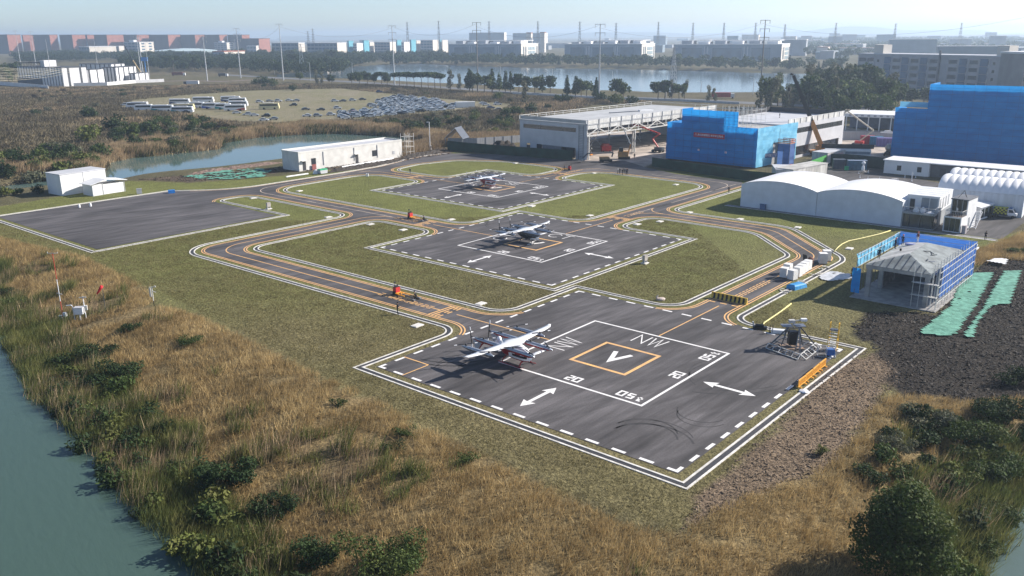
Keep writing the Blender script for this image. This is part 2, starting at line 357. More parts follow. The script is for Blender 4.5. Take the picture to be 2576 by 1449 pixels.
def asphalt(name, tone=.042, contrast=1.0):
    m = bpy.data.materials.new(name); m.use_nodes = True; n = m.node_tree; L = n.links.new; b = n.nodes["Principled BSDF"]; tc = n.nodes.new("ShaderNodeTexCoord")
    def nz(sc, rot, det=5, rough=.6):
        mp = n.nodes.new("ShaderNodeMapping"); mp.vector_type = 'TEXTURE'; mp.inputs['Scale'].default_value = tuple(1 / k for k in sc); mp.inputs['Rotation'].default_value = (0, 0, rot); q = n.nodes.new("ShaderNodeTexNoise"); q.inputs['Scale'].default_value = 1; q.inputs['Detail'].default_value = det; q.inputs['Roughness'].default_value = rough
        q.inputs['Distortion'].default_value = .4
        L(tc.outputs['Object'], mp.inputs[0]); L(mp.outputs[0], q.inputs['Vector']); return q.outputs[0]
    def mr(x, lo, hi, a=.3, c=.7):
        k = n.nodes.new("ShaderNodeMapRange"); k.inputs[1].default_value = a; k.inputs[2].default_value = c; k.inputs[3].default_value = lo; k.inputs[4].default_value = hi; L(x, k.inputs[0]); return k.outputs[0]
    def mul(x, y):
        k = n.nodes.new("ShaderNodeMath"); k.operation = 'MULTIPLY'; L(x, k.inputs[0]); L(y, k.inputs[1]); return k.outputs[0]
    big = mr(nz((.05, .09, 1), AZ_U, 4), .55, 1.5); st = mr(nz((.06, 1.1, 1), AZ_U, 5), .66, 1.36); st2 = mr(nz((.05, .5, 1), AZ_U - .3, 5), .68, 1.35); fine = mr(nz((6, 6, 1), 0, 3), .82, 1.18)
    v = mul(mul(big, st), mul(st2, fine)); cm = n.nodes.new("ShaderNodeVectorMath"); cm.operation = 'SCALE'; cm.inputs[0].default_value = (tone * 1.04, tone * .97, tone * 1.0); L(v, cm.inputs['Scale']); L(cm.outputs[0], b.inputs['Base Color'])
    b.inputs['Roughness'].default_value = .82; b.inputs['Specular IOR Level'].default_value = .35
    return m
M_ASPH = asphalt("asphalt", .072)
flat("taxiway", [out_p] + isl_p, .03, M_ASPH)

def resample(pts, step=.8, closed=False):
    pts = [Vector(p) for p in pts]; out = []
    n = len(pts)
    for i in range(n if closed else n - 1):
        a, b = pts[i], pts[(i + 1) % n]; L = (b - a).length; k = max(1, int(L / step))
        out += [tuple(a + (b - a) * (j / k)) for j in range(k)]
    if not closed: out.append(tuple(pts[-1]))
    return out
def ribbon(mb, pts, o0, o1, z, closed=False, keep=None, m=0, zb=None):
    """strip between two offsets of a grid polyline; with zb it gets walls down to zb"""
    A = offset_line(pts, o0, closed); B = offset_line(pts, o1, closed); n = len(pts)
    for i in range(n if closed else n - 1):
        j = (i + 1) % n
        if keep is not None and not (keep[i] and keep[j]): continue
        q = [AB(*A[i], z), AB(*A[j], z), AB(*B[j], z), AB(*B[i], z)]
        if (q[1] - q[0]).cross(q[3] - q[0]).z < 0: q = [q[0], q[3], q[2], q[1]]
        mb.add(q, [(0, 1, 2, 3)], m)
        if zb is not None:
            for P0, P1 in ((A[i], A[j]), (B[j], B[i])):
                mb.add([AB(*P0, zb), AB(*P1, zb), AB(*P1, z), AB(*P0, z)], [(0, 1, 2, 3)], m)
def on_pad(p):
    for ca, cb in PADS:
        d = max(abs(p[0] - ca), abs(p[1] - cb))
        if abs(d - HP) < .16: return True
    return False
M_KERB = mat("kerb_concrete", (.66, .64, .60), .85, .25, 1.2)
M_GRATE = mat("drain_grate", (.040, .040, .046), .6, .5, 9.0, bump=.6, bscale=14)
M_YEL = mat("marking_yellow", (.80, .47, .17), .7, .3, .8, col2=(.62, .37, .17))
M_WHT = mat("marking_white", (.78, .77, .76), .7, .1, 1.0)
M_WORN = mat("marking_worn", (.55, .45, .36), .75, .45, .5)
def area(p): return sum(p[i][0] * p[(i + 1) % len(p)][1] - p[(i + 1) % len(p)][0] * p[i][1] for i in range(len(p)))
kerb, grate, yel = MB(), MB(), MB()
for lp in isl_p:
    if area(lp) < 0: lp = lp[::-1]
    pts = resample(lp, .8, True)                  # counter-clockwise: left = inwards = grass
    ribbon(kerb, pts, 1.0, 1.21, .06, True, zb=-.02); ribbon(kerb, pts, 1.76, 1.97, .06, True, zb=-.02); ribbon(grate, pts, 1.21, 1.76, .02, True)
    keep = [not on_pad(p) for p in pts]
    ribbon(yel, pts, -.27, -.07, .038, True, keep); ribbon(yel, pts, -.72, -.53, .038, True, keep)
# outer edge: from the east junction clockwise round pad one, the west road, the tongue and the apron
lp = out_p if area(out_p) > 0 else out_p[::-1]
def nearest(lp, q): return min(range(len(lp)), key=lambda i: (lp[i][0] - q[0]) ** 2 + (lp[i][1] - q[1]) ** 2)
def piece(lp, q0, q1):
    i, j = nearest(lp, q0), nearest(lp, q1); out = [lp[i]]
    while i != j: i = (i - 1) % len(lp); out.append(lp[i])
    return out
pa = resample(piece(lp, (121, 42), (-14, 152.6)), .8)      # clockwise: left of travel = outside = grass
ribbon(kerb, pa, 1.0, 1.21, .06, zb=-.02); ribbon(kerb, pa, 1.76, 1.97, .06, zb=-.02); ribbon(grate, pa, 1.21, 1.76, .02)
keep = [not on_pad(p) and not (p[0] < 25.6 and p[1] > 100) for p in pa]
ribbon(yel, pa, -.27, -.07, .038, keep=keep); ribbon(yel, pa, -.72, -.53, .038, keep=keep)
pb = resample(piece(lp, (-14, 152.6), (121, 147)), 1.0)
ribbon(kerb, pb, .05, .35, .06, zb=-.02); ribbon(kerb, pb, .9, 1.15, .06, zb=-.02); ribbon(yel, pb[45:], -.45, -.2, .038)
struct(kerb.build("drain_kerb", M_KERB)); struct(grate.build("drain_channel", M_GRATE))

# ---- painted markings
wht, worn = MB(), MB()
def rect_ab(mb, a0, a1, b0, b1, z=.038): mb.add([AB(a0, b0, z), AB(a1, b0, z), AB(a1, b1, z), AB(a0, b1, z)], [(0, 1, 2, 3)])
def sq_ring(mb, ca, cb, h, wd, z=.038):
    rect_ab(mb, ca - h, ca + h, cb + h - wd, cb + h, z); rect_ab(mb, ca - h, ca + h, cb - h, cb - h + wd, z)
    rect_ab(mb, ca - h, ca - h + wd, cb - h + wd, cb + h - wd, z); rect_ab(mb, ca + h - wd, ca + h, cb - h + wd, cb + h - wd, z)
GLY = {'N': [[(0, 0), (0, 1), (.57, 0), (.57, 1)]], 'W': [[(0, 1), (.17, 0), (.34, 1), (.51, 0), (.68, 1)]], 'V': [[(0, 1), (.38, 0), (.76, 1)]],
       '2': [[(0, 1), (.55, 1), (.55, .55), (0, .45), (0, 0), (.58, 0)]], '0': [[(0, 0), (.6, 0), (.6, 1), (0, 1), (0, 0)]], '5': [[(.58, 1), (0, 1), (0, .52), (.58, .52), (.58, 0), (0, 0)]],
       't': [[(.25, .85), (.25, 0), (.55, 0)], [(0, .55), (.55, .55)]], 'T': [[(0, 1), (.8, 1)], [(.4, 1), (.4, 0)]], 'E': [[(.6, 1), (0, 1), (0, 0), (.6, 0)], [(0, .5), (.55, .5)]],
       'C': [[(.8, .8), (.62, .96), (.4, 1), (.18, .92), (.03, .7), (0, .5), (.03, .3), (.18, .08), (.4, 0), (.62, .04), (.8, .2)]],
       'S': [[(.62, .85), (.45, .98), (.2, .98), (.03, .84), (.05, .64), (.3, .52), (.55, .42), (.65, .24), (.52, .05), (.25, .0), (.02, .14)]]}
def glyphs(mb, text, o, base, up, size, wd, gap=.3, z=.038):
    x = 0.0; o, base, up = Vector(o), Vector(base), Vector(up)
    for ch in text:
        wmax = 0
        for st in GLY[ch]:
            q = [tuple(o + base * ((x + px) * size) + up * (py * size)) for px, py in st]; wmax = max(wmax, max(px for px, _ in st))
            closed = q[0] == q[-1] and len(q) > 2
            if closed: q = q[:-1]
            A = offset_line(q, wd / 2, closed); B = offset_line(q, -wd / 2, closed)
            for i in range(len(q) if closed else len(q) - 1):
                j = (i + 1) % len(q)
                f = [AB(*A[i], z), AB(*A[j], z), AB(*B[j], z), AB(*B[i], z)]
                if (f[1] - f[0]).cross(f[3] - f[0]).z < 0: f = f[::-1]
                mb.add(f, [(0, 1, 2, 3)])
        x += wmax + gap
def arrow(mb, c, d, L, z=.038):
    c, d = Vector(c), Vector(d).normalized(); n = Vector((-d.y, d.x)); h = L / 2
    for s in (1, -1):
        tip = c + d * (s * h); bs = c + d * (s * (h - 1.6)); bk = c + d * (s * (h - 1.35))
        mb.add([AB(*(bs + n * .82), z), AB(*tip, z), AB(*bk, z)], [(0, 1, 2) if s < 0 else (2, 1, 0)]); mb.add([AB(*(bs - n * .82), z), AB(*tip, z), AB(*bk, z)], [(2, 1, 0) if s < 0 else (0, 1, 2)])
    q = [c - d * (h - 1.36) - n * .23, c + d * (h - 1.36) - n * .23, c + d * (h - 1.36) + n * .23, c - d * (h - 1.36) + n * .2]
    mb.add([AB(*p, z) for p in q], [(0, 1, 2, 3)])
for k, (ca, cb) in enumerate(PADS):
    sq_ring(wht, ca, cb, 10.0, .3); sq_ring(yel, ca, cb, 4.0, .42)
    h = 20.0; wd = .36
    for s in (1, -1):
        for t in (1, -1):                          # L corners
            x0, y0 = ca + s * h, cb + t * h
            rect_ab(wht, *sorted((x0, x0 - s * 1.15)), *sorted((y0, y0 - t * wd))); rect_ab(wht, *sorted((x0, x0 - s * wd)), *sorted((y0 - t * wd, y0 - t * 1.15)))
        for i in range(-6, 6):
            p = i * 3.03 + .76; rect_ab(wht, ca + p, ca + p + 1.5, *sorted((cb + s * h, cb + s * (h - wd)))); rect_ab(wht, *sorted((ca + s * h, ca + s * (h - wd))), cb + p, cb + p + 1.5)
    txt = ("NW", "CT", "SE")[k]
    glyphs(wht, txt, (ca + 6.25, cb + 1.85), (0, -1), (1, 0), 2.75, .2, .2); glyphs(wht, txt, (ca - 1.85, cb + 6.25), (1, 0), (0, 1), 2.75, .2, .2)
    glyphs(wht, "V", (ca - 1.1, cb + 1.15), (0, -1), (1, 0), 3.0, .6)
    glyphs(wht, "20", (ca - 9.0, cb + .8), (0, -1), (1, 0), 1.15, .26, .3); glyphs(wht, "05t", (ca - 9.0, cb - 6.15), (0, -1), (1, 0), 1.15, .26, .42)
    glyphs(wht, "20", (ca - .9, cb - 9.0), (1, 0), (0, 1), 1.15, .26, .3); glyphs(wht, "05t", (ca + 6.2, cb - 9.0), (1, 0), (0, 1), 1.15, .26, .42)
    arrow(wht, (ca, cb - 14.85), (0, 1), 6.25); arrow(wht, (ca - 14.85, cb - .1), (1, 0), 6.25)
    rect_ab(yel, ca - .09, ca + .09, cb + 10.1, cb + 26.4); rect_ab(yel, ca + 10.1, ca + 26.4, cb - .09, cb + .09)
    for dirn in (0, 1):                            # hold lines on both connectors
        def hr(l0, l1, c0, c1):
            if dirn == 0: rect_ab(yel, ca + c0, ca + c1, cb + l0, cb + l1, .042)
            else: rect_ab(yel, ca + l0, ca + l1, cb + c0, cb + c1, .042)
        hr(29.4, 29.7, -2.4, 2.3); hr(28.8, 29.1, -2.4, 2.3)
        for c in (-2.3, -.5, 1.3):
            hr(28.2, 28.5, c, c + 1.0); hr(27.6, 27.9, c, c + 1.0)
        for l in np.arange(31.2, 42.0 if k == 0 else 37, 1.15):
            for s in (-1, 1): hr(l, l + .85, s * .45 - .09, s * .45 + .09)
# corner box on pad one
rect_ab(yel, -15.95, -15.75, 15.75, 20.0); rect_ab(yel, -20.0, -15.95, 15.7, 15.85)
def cline(verts, wd=.2, mb=None, z=.040):
    pts = []; n = len(verts)
    for i, (x, y, r) in enumerate(verts):
        if 0 < i < n - 1 and r > 0: pts += ring_poly([verts[i - 1], (x, y, r), verts[i + 1]], 14)[1:-1] if False else fillet(verts[i - 1], (x, y, r), verts[i + 1])
        else: pts.append((x, y))
    ribbon(mb or yel, pts, wd / 2, -wd / 2, z)
def fillet(a, p, b, seg=14):
    a2, p2, b2 = Vector(a[:2]), Vector(p[:2]), Vector(b[:2]); da = (a2 - p2).normalized(); db = (b2 - p2).normalized(); ang = da.angle(db)
    t = min(p[2] / math.tan(ang / 2), (a2 - p2).length * .95, (b2 - p2).length * .95); rr = t * math.tan(ang / 2); c = p2 + (da + db).normalized() * (rr / math.sin(ang / 2)); s0 = p2 + da * t - c; s1 = p2 + db * t - c
    a0 = math.atan2(s0.y, s0.x); d = (math.atan2(s1.y, s1.x) - a0 + math.pi) % (2 * math.pi) - math.pi
    return [(c.x + rr * math.cos(a0 + d * k / seg), c.y + rr * math.sin(a0 + d * k / seg)) for k in range(seg + 1)]
cline([(0, 29.7, 0), (-.4, 88.1, 6), (39.6, 88.1, 5.5), (39.6, 74.5, 0)])
cline([(39.6, 74.5, 0), (39.6, 138, 8), (70, 138.3, 0), (80.4, 138.3, 0)], mb=worn)
cline([(29.7, 0, 0), (62.5, 0, 7), (77.9, 15, 9), (77.9, 44.9, 5.5), (69.4, 44.9, 0)], .18)
cline([(69.4, 44.9, 0), (122.5, 44.9, 0)], .18, mb=worn); cline([(78, 38, 0), (78, 44.9, 5), (90, 44.9, 0)], .18, mb=yel)
cline([(110, 44.9, 0), (122.6, 45.2, 6), (122.8, 70, 0)], .18, mb=worn); cline([(80.4, 120.5, 0), (80.4, 138.3, 5), (72, 138.3, 0)], .18, mb=yel); cline([(110, 90.8, 0), (122.6, 90.8, 4), (122.8, 84, 0)], .18, mb=yel)

# tyre scuffs and dark rubber arcs on the pads
scf = MB(); rt = random.Random(12)
def scuff(ca, cb, r0, a0, a1, wd=.16):
    n = 16; q = [(ca + r0 * math.cos(R(a0 + (a1 - a0) * i / n)), cb + r0 * math.sin(R(a0 + (a1 - a0) * i / n))) for i in range(n + 1)]
    ribbon(scf, q, wd, -wd, .034)
for ca, cb, r0, a0, a1 in ((-16, -14, 3.2, -60, 90), (-17, -15, 4.4, -50, 80), (-8, -16, 2.6, 100, 260), (-13, 8, 4.5, 20, 120), (-14, 9, 6.0, 10, 110), (-9, 18, 7, 180, 300), (-8, 18.5, 8.2, 185, 290), (3, -14, 5, 60, 150), (36, 30, 5, 20, 140), (28, 36, 6, -40, 70), (50, 58, 6, 100, 220), (-1.5, 84, 4.0, 20, 110), (-1.5, 84, 5.2, 15, 100), (70, 6, 9, 10, 70), (8, -8, 12, 200, 250), (6, 10, 14, 20, 60)): scuff(ca, cb, r0, a0, a1, rt.uniform(.07, .13)); scuff(ca + .9, cb + .5, r0, a0 + 4, a1 - 3, rt.uniform(.06, .1))
M_SCUFF = mat("tyre_scuff", (.040, .038, .040), .85, .5, 1.0)
# ================================================================== aircraft
M_WHT_P = mat("white_gloss_paint", (.80, .81, .83), .28, .06, .6, coat=.3)
M_SILV = mat("silver_blue_paint", (.34, .38, .45), .25, .12, .8, metal=.45)
M_RED_P = mat("red_gloss_paint", (.33, .008, .014), .3, .12, .8, coat=.3)
M_NAVY = mat("dark_navy_paint", (.014, .018, .028), .25, .2, .8, coat=.4)
M_DGREY = mat("dark_grey_paint", (.085, .095, .115), .35, .2, .8)
M_GLASS_D = mat("dark_glass", (.02, .026, .034), .08, .3, .5, spec=.8)
M_BLADE = mat("carbon_blade", (.012, .012, .014), .4, .2, 2)
M_BLK = mat("black_rubber", (.02, .02, .021), .8, .3, 3)
def sup(t, w, h, e=2.4):
    c, s = math.cos(t), math.sin(t)
    return w * math.copysign(abs(c) ** (2 / e), c), h * math.copysign(abs(s) ** (2 / e), s)
def lerp_tab(tab, x):
    for a, b in zip(tab, tab[1:]):
        if x <= b[0]:
            t = (x - a[0]) / (b[0] - a[0]); t = t * t * (3 - 2 * t) if False else t
            return [p + (q - p) * t for p, q in zip(a[1:], b[1:])]
    return list(tab[-1][1:])
def make_aircraft(label, loc, rz, livery):
    t = thing('winged_aircraft', label, 'aircraft', loc, rz, 'tiltless rotor aircraft parked on the three pads')
    red = livery == 'red'
    boomtop = M_SILV if livery != 'grey' else M_DGREY
    # fuselage pod
    tab = [(-2.75, .06, .08, 1.86), (-2.3, .28, .28, 1.80), (-1.6, .52, .55, 1.66), (-.8, .70, .78, 1.50), (.2, .78, .88, 1.42), (1.2, .78, .88, 1.37), (2.0, .70, .80, 1.28), (2.6, .54, .60, 1.16), (2.95, .30, .34, 1.05), (3.1, .05, .06, 1.0)]
    xs = [-2.75 + 5.85 * i / 30 for i in range(31)]; n = 32; mb = MB(); rings = []
    for x in xs:
        w_, h_, z_ = lerp_tab(tab, x); rings.append([(x, *(lambda p: (p[0], z_ + p[1]))(sup(2 * math.pi * k / n, w_, h_))) for k in range(n)])
    mb.loft(rings)
    def zone(c):
        x, y, z = c
        if red:
            if z > 1.95 + .06 * x: return 0
            if x < .55 - (1.9 - z) * .5: return 1
            if 1.5 < z + .12 * (x - 1) < 1.62 and x > 1.2: return 1
            if z < .82: return 1
            return 0
        if x > 1.6 and z < 1.35 - (2.9 - x) * .35 and x < 3.2 and z > .75: return 0
        return 1
    mb.m = [zone((Vector(mb.v[f[0]]) + Vector(mb.v[f[2]])) / 2) for f in mb.f]
    mb.build('fuselage', [M_WHT_P, M_RED_P if red else M_NAVY], t, smooth=True)
    # glazing bands along both sides and round the nose
    for s in (-1, 1):
        g = MB(); pts = []
        for x in np.linspace(.75, 2.78, 14):
            w_, h_, z_ = lerp_tab(tab, x); lo, hi = 1.16 - .05 * (x - .7), 1.42 - .04 * (x - .7)
            col = []
            for z in np.linspace(lo, hi, 4):
                q = min(.98, abs(z - z_) / h_); y = w_ * (1 - q ** 2.4) ** (1 / 2.4) + .012; col.append((x, s * y, z))
            pts.append(col)
        for i in range(13):
            for j in range(3):
                q = [pts[i][j], pts[i + 1][j], pts[i + 1][j + 1], pts[i][j + 1]]; g.add(q if s < 0 else q[::-1], [(0, 1, 2, 3)])
        g.build('side_window', M_GLASS_D, t, smooth=True)
    g = MB()                                      # windscreen band
    pts = []
    for k in range(13):
        y = -.52 + 1.04 * k / 12; col = []
        for z in (1.30, 1.42, 1.54):
            lo_, hi_ = 2.0, 3.1
            for _ in range(30):
                m_ = (lo_ + hi_) / 2; w_, h_, z_ = lerp_tab(tab, m_)
                ins = (abs(y) / max(w_, .01)) ** 2.4 + (abs(z - z_) / max(h_, .01)) ** 2.4 < 1
                if ins: lo_ = m_
                else: hi_ = m_
            col.append((lo_ + .015, y, z))
        pts.append(col)
    for i in range(12):
        for j in range(2): g.add([pts[i][j], pts[i + 1][j], pts[i + 1][j + 1], pts[i][j + 1]], [(0, 1, 2, 3)])
    g.build('windscreen', M_GLASS_D, t, smooth=True)
    # wing
    st = [(-7.5, -.30, .34, 2.62), (-7.1, -.02, .72, 2.50), (-6.0, .18, .95, 2.44), (-4.45, .42, 1.15, 2.42), (-1.55, .85, 1.6, 2.42), (-.75, 1.25, 2.35, 2.44), (0, 1.6, 3.1, 2.45)]
    st = st + [(-y, a, c, z) for y, a, c, z in reversed(st[:-1])]
    prof = [(0, 0), (.03, .035), (.12, .07), (.3, .085), (.6, .06), (1, .006), (.6, -.025), (.3, -.04), (.1, -.035), (.02, -.02)]
    mb = MB(); mb.loft([[(a - p * c, y, z + q * min(c, 1.7) * 1.25) for p, q in prof] for y, a, c, z in st]); mb.build('wing', M_WHT_P, t, smooth=True)
    # pylon fairing: spine from wing to nose
    tabp = [(-2.2, .12, .06, 2.05), (-1.2, .34, .18, 2.25), (.2, .5, .22, 2.34), (1.3, .48, .2, 2.22), (2.3, .36, .16, 1.96), (2.85, .12, .06, 1.62)]
    mb = MB(); mb.loft([[(x, *(lambda p: (p[0], z_ + p[1]))(sup(2 * math.pi * k / 16, w_, h_))) for k in range(16)] for x in np.linspace(-2.2, 2.85, 16) for w_, h_, z_ in [lerp_tab(tabp, x)]])
    mb.build('spine_fairing', M_WHT_P if red else M_SILV, t, smooth=True)
    def rotor(x, y, z, ang, d=2.85, parent=t):
        r = MB(); c, s = math.cos(ang), math.sin(ang)
        r.lathe([(.0, 0), (.12, .0), (.12, .16), (.05, .24)], 10, 0, (x, y, z))
        for sg in (-1, 1):
            for r0, r1, w0, w1, mi in ((.1, .45, .07, .15, 0), (.45, 1.08, .15, .13, 0), (1.08, d / 2, .13, .06, 1)):
                q = []
                for rr_, ww in ((r0, w0), (r1, w1)):
                    for e in (-1, 1): q.append((x + sg * c * rr_ - s * e * ww / 2, y + sg * s * rr_ + c * e * ww / 2, z + .19 + .012 * e))
                v = q + [(a, b, cz - .03) for a, b, cz in q]
                r.add(v, [(0, 2, 3, 1), (5, 7, 6, 4), (0, 4, 6, 2), (1, 3, 7, 5), (0, 1, 5, 4), (2, 6, 7, 3)], mi)
        r.build('lift_rotor', [M_BLADE, M_WHT_P], parent)
    rr = random.Random(len(label))
    for s, inner in ((1.55, 1), (-1.55, 1), (4.45, 0), (-4.45, 0)):
        x0, x1, rad = (-5.15, 4.95, .26) if inner else (-3.9, 1.3, .24)
        tabb = [(x0, .05, .05), (x0 + .5, rad * .6, rad * .6), (x0 + 1.4, rad, rad), (x1 - 1.6, rad, rad * 1.05), (x1 - .7, rad * 1.05, rad), (x1 - .25, rad * .6, rad * .55), (x1, .04, .04)]
        zb = 2.2 if inner else 2.22
        mb = MB(); mb.loft([[(x, s + p[0], zb + p[1]) for k in range(16) for p in [sup(2 * math.pi * k / 16, w_, h_, 2.8)]] for x in np.linspace(x0, x1, 26) for w_, h_ in [lerp_tab(tabb, x)]])
        mb.m = [1 if (Vector(mb.v[f[0]]).z + Vector(mb.v[f[2]]).z) / 2 < zb - .02 else 0 for f in mb.f]
        mb.build('boom', [boomtop, (M_RED_P if red and inner else M_DGREY)], t, smooth=True)
        if inner:
            f = MB(); pr = [(x0 + .15, 2.15), (x0 + 1.35, 2.15), (x0 + 1.75, 1.95), (x0 + 1.15, 1.05), (x0 + .55, 1.05)]
            f.add([(x, s - .05, z) for x, z in pr] + [(x, s + .05, z) for x, z in pr], [tuple(range(5)), tuple(range(9, 4, -1))] + [(i, 5 + i, 5 + (i + 1) % 5, (i + 1) % 5) for i in range(5)])
            f.build('tail_fin', mat("fin_grey", (.42, .43, .46), .4, .1, 1), t)
            f = MB(); f.tube([(x0 + 2.7, s, 2.12), (x0 + 2.05, s, 2.02), (x0 + 1.72, s, 1.75), (x0 + 1.25, s, 1.05)], [.10, .13, .12, .05], 8); f.build('fin_root', M_RED_P if red else M_NAVY, t, smooth=True)
            p = MB()                              # pusher propeller, upright blades
            p.lathe([(.14, -.05), (.13, .12), (.03, .3)], 10); p.xform(Matrix.Translation((x0 + .02, s, 2.2)) @ Matrix.Rotation(-math.pi / 2, 4, 'Y'))
            a = rr.uniform(-.25, .25)
            for sg in (-1, 1):
                for r0, r1, w0, w1, mi in ((.1, .9, .10, .15, 0), (.9, 1.35, .15, .07, 1)):
                    d = Vector((0, math.sin(a), math.cos(a))) * sg
                    p.beam(Vector((x0 - .14, s, 2.2)) + d * r0, Vector((x0 - .14, s, 2.2)) + d * r1, .05, w0, mi)
            p.build('pusher_propeller', [M_BLADE, M_WHT_P], t)
            for xx, a in ((x1 - .75, -.35 + rr.uniform(-.3, .3)), (x1 - 3.3, 1.15 + rr.uniform(-.4, .4)), (x0 + 2.0, 1.0 + rr.uniform(-.4, .4))): rotor(xx, s, zb + .22, a)
        else:
            for xx, a in ((x1 - .75, 1.1 + rr.uniform(-.3, .3)), (x0 + .7, .95 + rr.uniform(-.3, .3))): rotor(xx, s, zb + .22, a)
    c = MB(); prof2 = [(0, 0), (.2, .05), (.6, .04), (1, 0), (.5, -.03)]
    c.loft([[(4.3 - p * cc, y, 2.06 + q) for p, q in prof2] for y, cc in ((-1.6, .55), (0, .7), (1.6, .55))]); c.build('canard', M_WHT_P, t, smooth=True)
    M_LEG = M_RED_P if red else M_NAVY
    for s in (-1, 1):
        k = MB(); k.tube([(2.85, s * 1.05, .16), (2.3, s * 1.1, .05), (-.9, s * 1.1, .05), (-1.2, s * 1.1, .07)], .05, 8)
        for x in (2.1, -.6): k.tube([(x + .1, s * .5, .72), (x, s * .85, .45), (x, s * 1.1, .05)], [.10, .085, .05], 8)
        k.build('landing_skid', M_LEG, t, smooth=True)
    if red:
        d = MB(); d.lathe([(.27, 0), (.30, .08), (.30, .4), (.26, .6), (.15, .73), (.02, .78)], 16, 0, (-2.05, 0, 1.9)); d.build('antenna_dome', M_WHT_P, t, smooth=True)
    return t
NOSE = lambda ang: R(ang - 90)
make_aircraft("red and white aircraft with a long shadow on the nearest pad beside the V mark", Vector((-.34, 95.87, .04)) + Vector((math.cos(R(47.1 - 90)), math.sin(R(47.1 - 90)), 0)) * .35, NOSE(47.1), 'red')
make_aircraft("dark navy aircraft with white wings over the yellow square of the middle pad", Vector((2.7, 157.2, .04)), NOSE(48.7), 'navy')
make_aircraft("small looking red and white aircraft with dark grey booms on the farthest pad", Vector((-6.3, 217.9, .04)), NOSE(47.6), 'red')

# ================================================================== people
def skin_mesh(name, verts, edges, radii, sub=1):
    me = bpy.data.meshes.new(name); me.from_pydata(verts, edges, []); o = bpy.data.objects.new(name, me); COL.objects.link(o)
    o.modifiers.new('s', 'SKIN'); sm = o.modifiers.new('u', 'SUBSURF'); sm.levels = sub
    for i, r in enumerate(radii):
        sv = me.skin_vertices[0].data[i]; sv.radius = (r, r) if not hasattr(r, '__len__') else r
        sv.use_root = (i == 0)
    dg = bpy.context.evaluated_depsgraph_get(); dg.update(); m2 = bpy.data.meshes.new_from_object(o.evaluated_get(dg)); bpy.data.objects.remove(o); return m2
M_SKIN = mat("skin", (.42, .25, .17), .6, .1, 5); M_HAIR = mat("black_hair", (.012, .010, .010), .6, .2, 9)
def cloth(col, nm): return mat("cloth_" + nm, col, .9, .25, 6)
CL = {'black': cloth((.012, .012, .014), 'black'), 'navy': cloth((.018, .026, .06), 'navy'), 'white': cloth((.62, .62, .64), 'white'), 'brown': cloth((.16, .06, .04), 'brown'), 'grey': cloth((.08, .08, .09), 'grey'), 'dark': cloth((.025, .024, .03), 'dark')}
POSES = {
 'stand': dict(hip=.93, lean=0, legs=[((.02, .10, .50), (0, .11, .09)), ((-.02, -.10, .50), (.03, -.11, .09))], arms=[((-.03, .27, 1.14), (.05, .26, .90)), ((.02, -.28, 1.14), (.10, -.24, .92))]),
 'hands': dict(hip=.93, lean=.04, legs=[((.03, .11, .50), (0, .13, .09)), ((0, -.11, .50), (.0, -.13, .09))], arms=[((.06, .27, 1.16), (.28, .10, 1.12)), ((.06, -.27, 1.16), (.28, -.10, 1.14))]),
 'walk': dict(hip=.90, lean=.05, legs=[((.20, .09, .50), (.28, .10, .09)), ((-.02, -.09, .48), (-.32, -.10, .12))], arms=[((-.12, .27, 1.12), (-.20, .26, .88)), ((.10, -.27, 1.12), (.24, -.24, .92))]),
 'kneel': dict(hip=.46, lean=.34, legs=[((.36, .14, .46), (.30, .16, .08)), ((.20, -.14, .10), (-.22, -.14, .08))], arms=[((.40, .22, .62), (.56, .12, .36)), ((.40, -.22, .62), (.58, -.10, .34))]),
 'crouch': dict(hip=.36, lean=.26, legs=[((.42, .15, .48), (.10, .16, .08)), ((.42, -.15, .48), (.12, -.16, .08))], arms=[((.40, .22, .55), (.55, .08, .42)), ((.40, -.22, .55), (.55, -.08, .40))]),
}
